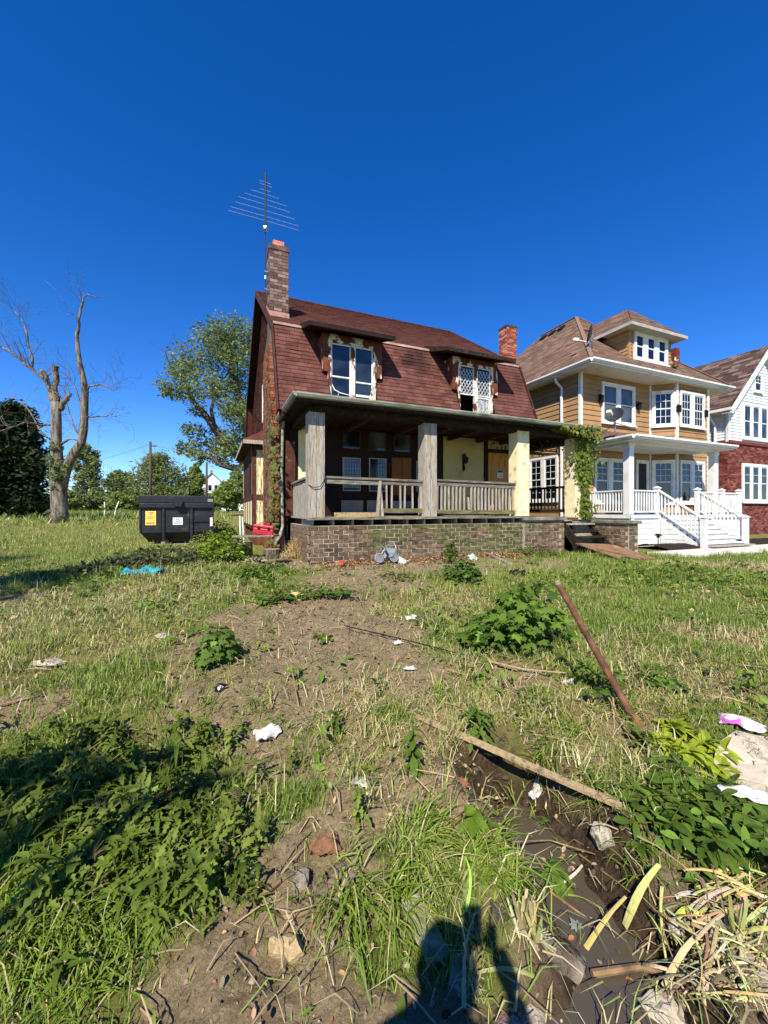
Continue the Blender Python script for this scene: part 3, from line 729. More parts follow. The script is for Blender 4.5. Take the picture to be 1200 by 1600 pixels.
ck = MB(); ck.prism([(1.385, 11.40, 6.95), (1.945, 11.40, 6.95), (1.945, 11.40, 7.18), (1.385, 11.40, 7.18)], (0, .02, 0)); ck.prism([(1.385, 11.42, 6.95), (1.385, 12.03, 7.36), (1.385, 12.03, 7.6), (1.385, 11.42, 7.18)], (.02, 0, 0)); ck.build('chimney_flashing', mat('pink_flashing', ['8a6056', 'a57c70', '93695e'], 5, .8, .2, 30), chim)
# red chimney on the far gable
rm = MB(); rm.box(9.75, 10.2, 11.5, 11.92, GZ, 8.35); rch = rm.build('rear_chimney', mat('pale_mortar_red', ['9a7264', 'b08a7c', '8a5a48'], 8, .95, .4, 60), house)
cb = MB(); brick_stack(cb, 9.75, 10.2, 11.5, 11.92, 5.6, 8.28, course=.075, bl=.21, cols=[lin('93503f'), lin('864535'), lin('a06450'), lin('7a4236'), lin('a9806e')], seed=6, jit=.01)
tag(cb.build('brick', M['colroof'], rch, colors=True), kind='stuff')
cc = MB(); cc.box(9.73, 10.22, 11.48, 11.94, 8.28, 8.36); cc.build('chimney_cap', mat('sooty_cap', ['3a2a26', '4d3832'], 6, .9, .3, 40), rch)

# bay on the left side
by = MB(); by.box(1.13, 1.65, 13.5, 18.0, 1.05, 3.75); bay = by.build('side_bay', M['cream'], house)
bt = MB()
for z0, z1 in ((1.02, 1.12), (1.95, 2.13), (3.58, 3.78)):
    bt.box(1.12, 1.66, 13.485, 13.5, z0, z1); bt.box(1.115, 1.13, 13.485, 18.0, z0, z1)
for y in (13.485, 14.4, 15.4, 16.4, 17.4): bt.box(1.113, 1.13, y, y + .16, 1.12, 3.6)
bt.box(1.128, 1.24, 13.483, 13.5, 1.12, 3.6); bt.box(1.6, 1.66, 13.483, 13.5, 1.12, 3.6)
bt.build('timber_trim', M['brown_trim'], bay)
for y in (13.9, 14.75, 15.75, 16.75):
    b = MB(); b.box(1.12, 1.13, y, y + .5, 2.13, 3.58); b.build('bay_window', M['brown_paint'], bay)
bs_ = MB(); bs_.box(1.2, 1.65, 13.6, 17.9, GZ, 1.05); bs_.build('bay_base', M['brick_warm'], bay)
br = MB(); br.add([(.82,13.2,3.75),(1.64,13.2,3.75),(1.64,18.3,3.75),(.82,18.3,3.75),(.82,13.2,3.85),(1.64,13.2,3.85),(1.64,18.3,3.85),(.82,18.3,3.85),(1.64,13.7,4.35),(1.64,17.8,4.35)],
       [(0,3,2,1),(0,1,5,4),(3,0,4,7),(2,3,7,6),(4,5,8),(4,8,9,7),(7,9,6)])
br.build('bay_roof', M['shingle_up'], bay)
be = MB(); be.box(.80, 1.66, 13.17, 13.2, 3.72, 3.84); be.box(.80, .82, 13.17, 18.3, 3.72, 3.84); be.build('bay_fascia', M['wood_grey'], bay)

# ---- porch
PY = 8.48
fw = MB(); fw.box(1.845, 7.72, PY - .009, PY + .3, GZ, 1.27); fw.box(1.845, 2.1, PY + .3, 10.6, GZ, 1.27); fw.box(7.72, 9.6, PY + .02, PY + .3, GZ, 1.33); fw.box(9.95, 10.2, PY + .3, 10.6, GZ, 1.33)
found = fw.build('foundation_wall', M['mortar'], house)
BL, BC = .226, .0965
bms = []
for i in range(5):
    r_ = random.Random(i); b = MB(); j = lambda: r_.uniform(-.006, .006)
    h = (BL - .017) / 2; k = (BC - .018) / 2
    b.add([(-h+j(), -.02+j(), -k+j()), (h+j(), -.02+j(), -k+j()), (h, .05, -k), (-h, .05, -k), (-h+j(), -.02+j(), k+j()), (h+j(), -.02+j(), k+j()), (h, .05, k), (-h, .05, k)],
          [(0,3,2,1),(4,5,6,7),(0,1,5,4),(1,2,6,5),(2,3,7,6),(3,0,4,7)])
    for tone, mm in (('d', M['brick']), ('m', M['brick_moss'])):
        me = bpy.data.meshes.new('brick'); me.from_pydata(b.v, [], b.f); me.materials.append(mm); bms.append(me)
    hb = MB(); hb.add([(x * .46, y, z) for x, y, z in b.v], b.f)
    me = bpy.data.meshes.new('brick'); me.from_pydata(hb.v, [], hb.f); me.materials.append(M['brick']); bms.append(me)
nb = 0
for k in range(9):
    z = 1.27 - (k + .5) * BC
    x = 1.84 + (BL * .25 if k % 2 else BL * .5) 
    if k % 2: inst('brick', bms[3 * (k % 5) + 2], found, (1.84 + BL * .25 - .002, PY, z))
    x = 1.84 + (BL if k % 2 else BL / 2)
    while x < 7.72:
        moss = vnoise(np.array(x * 1.1), np.array(z * 2), 5) + .34 * (x > 4.1) - .08
        v = random.randrange(5)
        inst('brick', bms[3 * v + (1 if moss > .55 else 0)], found, (x, PY + random.uniform(-.006, .006), z + random.uniform(-.003, .003)), (0, random.uniform(-.012, .012), random.uniform(-.02, .02))); nb += 1
        x += BL
rb2 = MB()                                 # the return of the wall round the corner
for k in range(9):
    z = 1.27 - (k + .5) * BC; y = PY + (.06 if k % 2 else .17)
    while y < 10.5:
        rb2.obox((1.853 + random.uniform(-.005, .005), y, z), (.02, 0, 0), (0, BL / 2 - .008, 0), (0, 0, BC / 2 - .008)); y += BL
tag(rb2.build('return_brick', M['brick'], found), kind='stuff')
# floor: joists, deck boards
pf = MB(); pf.box(1.95, 10.0, 9.0, 10.58, 1.30, 1.42); floor = pf.build('porch_floor', M['wood_dark'], house)
x = 1.95
while x < 7.7:
    j = MB(); j.box(x - .025, x + .025, PY + .02 + random.uniform(0, .03), 9.6, 1.275, 1.415); j.build('joist', M['wood_grey'], floor); x += .46
x = 1.84
while x < 7.68:
    w2 = .125; y0 = PY - .07 + random.uniform(-.015, .03); zz = random.uniform(-.004, .004) + (-.012 if 3.2 < x < 3.6 else 0)
    j = MB(); j.box(x, x + w2 - .008, y0, 10.58, 1.418 + zz, 1.455 + zz); j.build('deck_board', M['wood_grey'], floor); x += w2
rim = MB(); rim.box(1.80, 4.6, PY - .095, PY - .07, 1.40, 1.452); rim.box(4.62, 7.7, PY - .09, PY - .072, 1.405, 1.458); rim.build('rim_board', M['wood_greyX'], floor)
lo_ = MB(); lo_.box(2.55, 3.7, 8.95, 9.1, 1.455, 1.56); lo_.build('loose_plank', M['timber_pale'], floor)
# columns
def column(x0, x1, y0, y1, z0, z1, m, lab):
    b = MB(); b.box(x0 + .012, x1 - .012, y0 + .012, y1 - .012, z0, z1)
    c = b.build('porch_column', m, house, bevel=.006); tag(c, lab)
    f = MB()
    xm = (x0 + x1) / 2
    f.box(x0 + .03, xm - .003, y0, y0 + .014, z0 + .004, z1 - .004); f.box(xm + .003, x1 - .03, y0, y0 + .014, z0 + .004, z1 - .004)
    for xx in (x0, x1 - .026): f.box(xx, xx + .026, y0 - .006, y0 + .02, z0, z1)
    f.box(x0, x0 + .014, y0 + .03, y1, z0, z1); f.build('casing_board', m, c, bevel=.004)
column(1.86, 2.21, PY, PY + .34, 1.45, 3.74, M['wood_grey'], 'bare weathered grey corner column')
column(4.69, 5.03, PY, PY + .34, 1.45, 3.74, M['wood_grey'], 'bare weathered grey middle column')
column(7.56, 7.96, PY, PY + .36, 1.45, 3.78, M['cream_col'], 'cream painted column')
column(9.72, 10.08, PY + .02, PY + .4, 1.40, 3.74, M['cream_col'], 'cream column under ivy')
# rails
def rail(name, p, q, wd, tk, m): b = MB(); b.bar(p, q, wd, tk); return b.build(name, m, house, bevel=.005)
rail('top_rail', (2.21, PY + .14, 2.345), (4.69, PY + .14, 2.325), .13, .05, M['wood_greyX'])
rail('top_rail', (2.21, PY + .13, 2.255), (3.58, PY + .13, 2.245), .05, .10, M['wood_greyX'])
rail('top_rail', (3.58, PY + .13, 2.255), (4.69, PY + .13, 2.245), .05, .085, M['wood_greyX'])
rail('bottom_rail', (3.60, PY + .13, 1.60), (4.69, PY + .13, 1.60), .05, .11, M['wood_moss'])
for p, q in (((3.50, PY + .12, 1.46), (3.56, PY + .1, 2.3)), ((3.63, PY + .13, 1.46), (3.57, PY + .16, 2.26))): rail('leaning_post', p, q, .06, .07, M['wood_grey'])
for x in (3.74, 3.87, 4.10, 4.21, 4.43, 4.63, 4.665): rail('baluster', (x + .0, PY + .13, 1.64), (x + random.uniform(-.015, .015), PY + .13, 2.21), .038, .038, M['wood_grey'])
rail('top_rail', (5.03, PY + .14, 2.365), (7.56, PY + .14, 2.335), .15, .05, M['wood_greyX'])
rail('top_rail', (5.03, PY + .13, 2.28), (7.56, PY + .13, 2.25), .06, .10, M['wood_greyX'])
rail('bottom_rail', (5.03, PY + .13, 1.575), (7.56, PY + .13, 1.555), .07, .10, M['wood_moss'])
n_ = 22
for i in range(n_):
    x = 5.12 + (7.5 - 5.12) * i / (n_ - 1)
    if i == 8: rail('baluster', (x + .03, PY + .11, 1.63), (x + .01, PY + .13, 1.95), .05, .04, M['wood_grey']); continue
    rail('baluster', (x + random.uniform(-.01, .01), PY + .13, 1.61), (x + random.uniform(-.008, .008), PY + .13, 2.235), .048, .04, M['wood_grey'])
# right end railing, runs back; its dark wood colour carries the porch shade
rail('end_rail', (9.92, 8.9, 2.33), (9.92, 10.55, 2.33), .09, .07, M['wood_dark']); rail('end_rail', (9.92, 8.9, 1.60), (9.92, 10.55, 1.60), .06, .1, M['wood_dark'])
for i in range(11): y = 8.98 + i * .148; rail('end_baluster', (9.92, y, 1.63), (9.92, y, 2.31), .04, .04, M['wood_dark'])
# left end low wall of upright boards with sloping cap
y = 8.84
while y < 10.42:
    b = MB(); b.box(1.875 + random.uniform(-.004, .004), 1.91, y, y + .125, 1.46, 2.28); b.build('side_board', M['wood_grey'], house); y += .132
b = MB(); b.bar((1.89, 8.8, 2.33), (1.89, 10.5, 2.30), .12, .05); b.build('side_cap', M['wood_greyX'], house)
# front wall under the porch
WY = 10.6
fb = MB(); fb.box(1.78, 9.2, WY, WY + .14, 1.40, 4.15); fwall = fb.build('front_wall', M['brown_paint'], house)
def wpanel(name, px0, py0, px1, py1, m, th_=.03, parent=None, y=WY, lab=None):
    a = P_y(px0, py1, y); c = P_y(px1, py0, y); c2 = P_y(px1, py1, y)
    b = MB(); b.box(a.x, c.x, y - th_, y - .001, (a.z + c2.z) / 2, c.z); return tag(b.build(name, m, parent or fwall), lab)
wpanel('corner_board', 446, 690, 461, 806, M['brown_trim'], .05); wpanel('stucco_panel', 466, 664, 484, 806, M['cream'], .02)
for (x0, y0, x1, y1) in ((535, 673, 563, 701), (576, 676, 603, 704), (615, 679, 641, 706), (651, 681, 668, 707)):
    a = P_y(x0, y1, WY); c = P_y(x1, y0, WY)
    f = MB(); f.ring(a.x, c.x, a.z, c.z, WY - .03, WY - .001, .025); o = f.build('transom_window', M['brown_trim'], fwall)
    g = MB(); g.box(a.x + .02, c.x - .02, WY - .012, WY - .002, a.z + .02, c.z - .02); g.build('pane', M['glass_blind'], fwall)
for (x0, y0, x1, y1) in ((535, 716, 563, 767), (576, 717, 603, 768), (650, 721, 668, 768)):
    a = P_y(x0, y1, WY); c = P_y(x1, y0, WY)
    f = MB(); f.ring(a.x, c.x, a.z, c.z, WY - .04, WY - .001, .03); o = f.build('window', M['wood_grey'], fwall)
    g = MB(); g.box(a.x + .03, c.x - .03, WY - .012, WY - .002, a.z + .03, c.z - .03); g.build('pane', M['glass_blind'], fwall)
    lt = MB()
    for i in range(1, 6): xx = a.x + .03 + (c.x - a.x - .06) * i / 6; lt.box(xx - .004, xx + .004, WY - .02, WY - .012, a.z + .03, c.z - .03)
    for i in range(1, 8): zz = a.z + .03 + (c.z - a.z - .06) * i / 8; lt.box(a.x + .03, c.x - .03, WY - .0225, WY - .0205, zz - .004, zz + .004)
    lt.build('lattice', M['iron'], fwall)
wpanel('boarded_opening', 612, 716, 627, 774, M['plywood_or'], .03); wpanel('boarded_opening', 628, 716, 642, 774, M['plywood_or'], .024)
for (x0, y0, x1, y1) in ((533, 782, 567, 803), (573, 782, 603, 803), (613, 783, 645, 803)): wpanel('wall_panel', x0, y0, x1, y1, M['panel_grey'], .03)
wpanel('stucco_panel', 692, 684, 755, 806, M['cream_dull'], .025)
wpanel('door_post', 756, 682, 761, 806, M['brown_paint'], .05); wpanel('door_transom', 762, 691, 795, 702, M['cream_dull'], .02)
dr = wpanel('boarded_door', 762, 710, 803, 806, M['plywood'], .035, lab='plywood sheet over the front door with posted notice')
nt_ = wpanel('notice', 776, 735, 785, 747, M['white'], .04); nh = wpanel('notice_heading', 776.4, 735.4, 784.6, 738.8, M['plastic_black'], .043)
for yy in (740.5, 742.5, 744.5): wpanel('notice_line', 777.3, yy, 783.8, yy + .7, M['panel_grey'], .0425)
for i, xx in enumerate((5.9, 6.38)):
    pb = MB(); pb.box(xx - .08, xx + .08, WY - .05, WY - .001, 1.46, 4.1); pb.build('wall_post', M['brown_paint'], fwall)
# wall lantern
ln = MB(); q = P_y(725, 722, WY - .06); ln.tube([(q.x, WY - .03, q.z + .22), (q.x, WY - .12, q.z + .26), (q.x, WY - .16, q.z + .15)], .018, 6)
ln.tube([(q.x, WY - .16, q.z + .17), (q.x, WY - .16, q.z + .12), (q.x, WY - .16, q.z - .02), (q.x, WY - .16, q.z - .06)], [.03, .09, .07, .02], 8); ln.box(q.x - .04, q.x + .04, WY - .04, WY - .02, q.z - .25, q.z + .25); ln.tube([(q.x, WY - .06, q.z - .1), (q.x + .03, WY - .07, q.z - .2), (q.x - .02, WY - .06, q.z - .3)], .022, 5)
ln.build('wall_lantern', M['iron'], fwall)
# junk on the porch
jb = thing('discarded_tyre', (5.35, 9.2, 1.455), 'black tyre leaning behind the porch balusters', 'tyre')
tp = [(5.35 + .3 * math.cos(a), 9.2 + .05 * math.sin(a), 1.76 + .3 * math.sin(a)) for a in np.linspace(0, 2 * math.pi, 21)]
b = MB(); b.tube(tp, .07, 8, False); b.build('tread', M['iron'], jb, smooth=True)
pk = MB(); q = P_y(773, 797, PY + .45)
pk.ico((q.x, PY + .55, 1.66), .17, (1.0, .6, 1.0), .2, 2); tag(pk.build('fabric_bundle', mat('pink_cloth', ['8c5a58', 'a87470', '6d4644'], 9, .9, .4, 20), smooth=True, loc=(q.x, PY + .55, 1.46)), 'faded pink cloth bundle slumped behind the right half of the porch railing', 'cloth')
# porch roof: roofing, soffit, ceiling, beam, gutter
pr = MB()
pr.add([(1.55, 8.13, 3.99), (10.22, 8.13, 3.99), (10.22, 10.6, 4.20), (9.4, 9.62, 4.25), (1.9, 9.62, 4.25), (1.55, 10.64, 3.99), (1.9, 10.64, 4.25)],
       [(0, 1, 2, 3, 4), (0, 4, 6, 5)])
pr.box(1.56, 10.2, 8.14, 10.6, 3.93, 3.97)
proof = pr.build('porch_roof', M['shingle_wall'], house)
pc = MB()
for i in range(28): x = 1.6 + i * .307; pc.box(x, x + .300, 8.2, 10.58, 3.905 + .004 * (i % 2), 3.93)
tag(pc.build('ceiling_board', M['wood_dark'], proof), kind='stuff')
for x in (2.4, 3.4, 4.86, 5.8, 6.7, 7.76, 8.7): b = MB(); b.box(x - .05, x + .05, 8.84, 10.58, 3.78, 3.903); b.build('ceiling_joist', M['brown_trim'], proof)
bm_ = MB(); bm_.box(1.86, 10.08, PY + .02, PY + .3, 3.74, 3.903); bm_.box(1.87, 2.1, PY + .302, 10.58, 3.74, 3.9); bm_.box(9.78, 10.06, PY + .42, 10.58, 3.62, 3.9); bm_.build('porch_beam', M['wood_dark'], proof)
gu = MB(); gp = [(0, 0), (-.06, .02), (-.085, .07), (-.085, .10), (-.07, .10), (0, .085)]
gu.prism([(1.52, 8.13 + a, 3.915 + b) for a, b in gp], (8.72, 0, 0)); gu.prism([(1.53 + a, 8.05, 3.915 + b) for a, b in gp], (0, 2.6, 0))
gu.build('gutter', M['gutter'], proof)
fa = MB(); fa.box(1.54, 10.22, 8.135, 8.16, 3.86, 3.97); fa.box(1.535, 1.56, 8.16, 10.6, 3.86, 3.97); fa.build('fascia', M['wood_dark'], proof)
ds = MB(); ds.tube([(1.62, 10.3, 3.9), (1.62, 10.5, 3.7), (1.60, 10.55, 2.6), (1.62, 10.5, 1.2), (1.5, 10.2, .95), (1.35, 9.9, .8)], .036, 8); ds.build('downspout', M['gutter'], house)
wr = MB(); wr.tube([(1.84, 8.47, 2.16), (1.95, 8.44, 2.10), (2.1, 8.44, 2.12), (2.24, 8.46, 2.35)], .009, 5); wr.build('hanging_cable', M['iron'], house)

# ---- stoop at the right: brick pier, cap stones, steps, wing wall
st = thing('brick_stoop', (9.0, 8.3, .35), 'brick stoop with slab caps and broken dark wooden steps beside the ivy column', 'stoop')
b = MB(); b.box(7.725, 9.15, 8.381, 8.48, GZ, 1.33); b.box(10.301, 10.68, 7.281, 8.86, GZ - .1, 1.24); b.box(9.15, 10.32, 8.5, 8.6, GZ, 1.3); pier = b.build('pier', M['mortar'], st)
for k in range(10):
    z = 1.31 - (k + .5) * BC; x = 7.72 + (BL / 2 if k % 2 else BL)
    if not k % 2: inst('brick', bms[3 * (k % 5) + 2], pier, (7.72 + BL * .25, 8.39, z))
    inst('brick', bms[3 * (k % 5) + 2], pier, (9.10, 8.392, z))
    while x < 9.02:
        inst('brick', bms[3 * random.randrange(5) + (1 if x < 8.5 and random.random() < .5 else 0)], pier, (x, 8.39 + random.uniform(-.006, .006), z), (0, 0, random.uniform(-.02, .02))); x += BL
    y = 7.28 + (BL / 2 if k % 2 else BL * .9); z = 1.22 - (k + .5) * BC
    while y < 8.5:
        inst('brick', bms[3 * random.randrange(5)], pier, (10.31 + random.uniform(-.005, .005), y, z), (0, 0, math.radians(-90))); y += BL
    for x in ((10.32 + BL * .5, ) if k % 2 else (10.32 + BL * .25 - .0, 10.32 + BL * 1.0)): inst('brick', bms[3 * random.randrange(5) + (0 if x != 10.32 + BL * .25 else 2)], pier, (x, 7.29, z))
b = MB(); b.box(7.68, 9.2, 8.30, 8.8, 1.335, 1.43); b.build('cap_stone', M['stone_cap'], st, bevel=.012)
b = MB(); b.box(10.24, 10.76, 7.22, 8.9, 1.245, 1.33); b.build('cap_stone', M['stone_cap'], st, bevel=.012)
for i, (z, y) in enumerate(((1.24, 8.28), (1.05, 8.05), (.88, 7.9))):
    b = MB(); b.box(9.2, 10.27 - .1 * (i == 1), y, y + .27, z - .045, z); b.build('step_tread', M['wood_dark'] if i else M['wood_grey'], st)
b = MB(); b.bar((9.22, 8.5, 1.2), (9.22, 7.85, .5), .05, .25); b.bar((10.25, 8.5, 1.2), (10.2, 7.6, .55), .04, .06); b.build('stringer', M['wood_dark'], st)
b = MB(); b.obox((9.55, 7.15, .56), Vector((.62, -.06, -.03)), Vector((.1, .68, .12)), (0, -.002, .012)); tag(b.build('plywood_ramp', mat('worn_plywood', ['6d4f3a', '8a6a4e', '7c5a42', '9a8468'], 4, .85, .3, 30, patch=('4c3a2c', 3, .62, .08)), loc=(9.5, 7.1, .5)), 'worn brown plywood sheet lying as a ramp before the broken steps', 'ramp')
# antenna on the left chimney
an = thing('tv_antenna', (1.32, 11.9, 7.5), 'tall thin aluminium aerial with long rods on the left chimney', 'antenna')
ap = P_d(408, 286, 12.4); ab = P_d(410, 368, 11.6)
b = MB(); b.tube([(1.33, 11.8, 7.4), (1.33, 11.8, ab.z + .05)], .014, 6); b.build('mast', M['iron'], an)
b = MB(); b.tube([(1.33, 11.78, ab.z - .02), (1.34, 11.82, ab.z + 1.65)], .026, 6); b.build('boom', M['iron'], an)
b = MB(); b.ico((1.33, 11.74, ab.z - .0), .09, jit=.05); b.tube([(1.33, 11.74, 8.2), (1.33, 11.74, 8.3)], .03, 6); b.build('rotor', M['steel'], an)
for (zz, hl) in ((1.36, .17), (1.28, .17), (1.13, .16), (1.02, .4), (.87, .58), (.72, .72), (.55, .8), (.38, .93), (.26, .98)):
    z = ab.z + zz; b = MB(); x = 1.335
    b.tube([(x - hl, 11.78, z), (x, 11.80, z + .015), (x + hl * random.uniform(.85, 1.05), 11.78, z - random.uniform(0, .02))], .0045, 5); b.build('element', M['alu'], an)
for z in (7.9, 8.4):
    b = MB(); b.bar((1.30, 11.7, z), (1.42, 11.7, z), .03, .03); b.build('wall_bracket', M['steel'], an)
# ------------------------------------------------------------------ generic window: local x along the wall, y inward, z up
def window(parent, T, w_, h, casing=.11, grid=(0, 0), low_grid=False, glass='glass', sill=True, units=1, gap=.14, mtl='white'):
    """one casing round one or more double-hung units; sashes, panes and bars are its children"""
    b = MB(T); y0 = -.075
    b.ring(-casing, w_ + casing, -casing, h + casing, y0, .02, casing)
    if sill: b.box(-casing - .04, w_ + casing + .04, y0 - .05, y0 - .001, -casing - .03, -casing + .03)
    uw = (w_ - gap * (units - 1)) / units
    for i in range(units - 1): b.box(uw * (i + 1) + gap * i, (uw + gap) * (i + 1), y0 + .006, .02, 0, h)
    fr = b.build('window', M[mtl], parent)
    for i in range(units):
        xa = i * (uw + gap); xb = xa + uw; zm = h * .5
        s1 = MB(T); s1.ring(xa, xb, zm - .02, h, -.052, -.004, .045); s1.build('sash', M[mtl], fr)
        s2 = MB(T); s2.ring(xa, xb, 0, zm + .018, -.04, -.002, .045); s2.build('sash', M[mtl], fr)
        g = MB(T); g.box(xa + .04, xb - .04, -.034, -.028, zm + .02, h - .04); g.build('pane', M[glass], fr)
        g = MB(T); g.box(xa + .04, xb - .04, -.024, -.018, .04, zm - .02); g.build('pane', M[glass], fr)
        nx, nz_ = grid
        if nx:
            m = MB(T)
            for (za, zb, yy) in ((zm + .02, h - .045, -.042),) + (((.045, zm - .02, -.032),) if low_grid else ()):
                for k in range(1, nx): xx = xa + .045 + (uw - .09) * k / nx; m.box(xx - .009, xx + .009, yy, yy + .007, za, zb)
                for k in range(1, nz_): zz = za + (zb - za) * k / nz_; m.box(xa + .045, xb - .045, yy - .002, yy + .0055, zz - .009, zz + .009)
            m.build('muntin', M[mtl], fr)
    return fr
def clap(parent, T, L, z0, z1, holes=(), pitch=.205, m='siding', tri=None, part='clapboard', single=True):
    """lapped boards; holes are (x0, x1, z0, z1)"""
    z = z0; mb_all = MB(T)
    while z < z1 - .01:
        zt = min(z + pitch, z1); segs = [(0.0, L)]
        if tri: segs = [tri((z + zt) / 2)]
        for (hx0, hx1, hz0, hz1) in holes:
            if hz0 < (z + zt) / 2 < hz1:
                ns = []
                for a, b in segs:
                    if hx1 <= a or hx0 >= b: ns.append((a, b)); continue
                    if hx0 > a: ns.append((a, hx0))
                    if hx1 < b: ns.append((hx1, b))
                segs = ns
        for a, b in segs:
            if b - a < .03: continue
            q = MB(T) if single else mb_all
            q.add([(a, -.034, z), (b, -.034, z), (b, -.006, zt + .012), (a, -.006, zt + .012), (a, -.0, z), (b, -.0, z)], [(0, 1, 2, 3), (0, 4, 5, 1), (0, 3, 4), (1, 5, 2)])
            if single: q.build(part, M[m], parent)
        z = zt
    if not single: tag(mb_all.build(part, M[m], parent), kind='stuff')
RZ = lambda deg: Matrix.Rotation(math.radians(deg), 4, 'Z')
TR = lambda *a: Matrix.Translation(a)

# ------------------------------------------------------------------ tan house
th_ = thing('tan_house', (13.2, 11.3, .25), 'two storey tan clapboard house with hipped brown roof, dormer and white porch', 'house')
X0, X1, Y0 = 13.16, 20.95, 11.26; ZS = 7.02
B1, B2, B3 = 17.27, 18.02, 20.2; BY = 10.62
wb_ = MB()
outline = [(X0, Y0), (B1, Y0), (B2, BY), (B3, BY), (X1, Y0), (X1, 19.0), (X0, 19.0)]
wb_.prism([(x, y, .1) for x, y in outline], (0, 0, ZS - .1)); body = wb_.build('house_wall', M['siding'], th_)
PF = 1.46
W2 = P_y(939, 594, Y0), P_y(990, 668, Y0)                     # upstairs pair
w2x0, w2x1 = W2[0].x + .1, W2[1].x - .1
fT = TR(X0, Y0, 0)
w2z0, w2z1 = 5.23, 6.68
W1 = P_y(927, 711, Y0), P_y(976, 766, Y0); w1x0, w1x1 = W1[0].x + .12, W1[1].x - .12
d0, d1 = P_y(996, 720, Y0).x, P_y(1009, 720, Y0).x
fx = lambda x: x - X0
holes = [(fx(w2x0) - .12, fx(w2x1) + .12, w2z0 - .14, w2z1 + .12), (fx(w1x0) - .12, fx(w1x1) + .12, 1.9, 3.75), (fx(d0) - .15, fx(d1) + .15, 1.46, 3.75)]
clap(body, fT, B1 - X0, 1.5, ZS, holes)
window(th_, TR(w2x0, Y0, w2z0), w2x1 - w2x0, w2z1 - w2z0, glass='glass_blind', units=2, gap=.2)
window(th_, TR(w1x0, Y0, 2.0), w1x1 - w1x0, 1.62, grid=(2, 3), units=2, gap=.26)
db = MB(); db.ring(d0 - .14, d1 + .14, PF, 3.75, Y0 - .05, Y0 + .02, .14); dd = db.build('front_door', M['white'], th_)
b = MB(); b.box(d0, d1, Y0 - .012, Y0 - .002, PF, 3.61); b.build('door_leaf', M['door'], dd)
b = MB(); b.tube([(d1 - .1, Y0 - .05, 2.4), (d1 - .1, Y0 - .01, 2.4)], .03, 6); b.build('handle', M['steel'], dd)
# bay faces
ang = math.degrees(math.atan2(BY - Y0, B2 - B1)); LB = math.hypot(B2 - B1, BY - Y0)
aT = TR(B1, Y0, 0) @ RZ(ang)
wa = LB - .34
clap(body, aT, LB, 1.5, ZS, [(.05, LB - .05, 5.15, 6.75), (.05, LB - .05, 1.86, 3.8)])
window(th_, aT @ TR(.17, 0, 5.28), wa, 1.34, casing=.1, grid=(3, 2), low_grid=True)
window(th_, aT @ TR(.17, 0, 1.98), wa, 1.68, casing=.1, grid=(3, 3))
bT = TR(B2, BY, 0); LF = B3 - B2
b0, b1 = P_y(1062, 640, BY).x - B2 + .05, P_y(1098, 640, BY).x - B2 - .05
clap(body, bT, LF, 1.5, ZS, [(b0 - .1, b1 + .1, 5.15, 6.75), (b0 - .1, b1 + .1, 1.86, 3.8)])
window(th_, bT @ TR(b0, 0, 5.28), b1 - b0, 1.34, casing=.1, grid=(3, 2), low_grid=True, units=2, gap=.24)
window(th_, bT @ TR(b0, 0, 1.98), b1 - b0, 1.68, casing=.1, grid=(2, 3), units=2, gap=.24)
rT = TR(B3, BY, 0) @ RZ(math.degrees(math.atan2(Y0 - BY, X1 - B3))); clap(body, rT, math.hypot(X1 - B3, Y0 - BY), 1.5, ZS)
# left wall
LT = TR(X0, 19.0, 0) @ RZ(-90)
ly = lambda y: 19.0 - y
lw0, lw1 = ly(13.86), ly(12.42)
clap(body, LT, 19.0 - Y0, .5, ZS, [(lw0 - .1, lw1 + .1, 1.95, 3.95)])
window(th_, LT @ TR(lw0, 0, 2.08), lw1 - lw0, 1.75, casing=.1, grid=(2, 3), low_grid=True, units=2, gap=.2)
for x, y in ((X0, Y0), (B1, Y0), (B2, BY), (B3, BY), (X1, Y0)):
    b = MB(); b.box(x - .06, x + .06, y - .055, y + .06, .3 if x == X0 else 1.5, ZS); b.build('corner_trim', M['white'], th_)
b = MB(); b.tube([(X0 - .45, 12.1, 6.98), (X0 - .40, 12.1, 6.84), (X0 - .09, 12.1, 6.62), (X0 - .09, 12.1, 6.4), (X0 - .09, 12.1, .4)], .055, 8); b.build('downspout', M['white'], th_)
b = MB(); b.tube([(X0 - .1, 13.9, 4.35), (X0 - .1, 12.1, 4.0)], .03, 6); b.build('cable_conduit', M['wood_dark'], th_)
# hipped roof
EX0, EX1, EY0, EZ = 12.62, 21.5, 10.32, 7.2; AX, AY, AZ = 17.06, 14.85, 11.52; RYB = 17.2; EYB = 19.6
TAN = [lin('7a6152'), lin('6d5548'), lin('866c5c'), lin('705a4e'), lin('635046')]
hr = MB(); hr.add([(EX0, EY0, EZ), (EX1, EY0, EZ), (EX1, EYB, EZ), (EX0, EYB, EZ), (AX, AY, AZ), (AX, RYB, AZ)], [(0, 1, 4), (1, 2, 5, 4), (2, 3, 5), (3, 0, 4, 5)])
hroof = hr.build('roof', M['shingle_wall'], th_)
rsb = MB()
DX0, DX1, DYF = 15.55, 18.25, 11.0
courses(rsb, [(EX0, EY0, EZ), (EX1, EY0, EZ), (AX, AY, AZ)], (0, AY - EY0, AZ - EZ), .15, .33, .012, TAN, .12, 9, lambda p: DX0 + .1 < p.x < DX1 - .1 and 11.0 < p.y < 13.2)
courses(rsb, [(EX0, EYB, EZ), (EX0, EY0, EZ), (AX, AY, AZ), (AX, RYB, AZ)], (AX - EX0, 0, AZ - EZ), .15, .33, .012, TAN, .12, 10)
tag(rsb.build('shingle_course', M['colroof'], hroof, colors=True), kind='stuff')
b = MB()
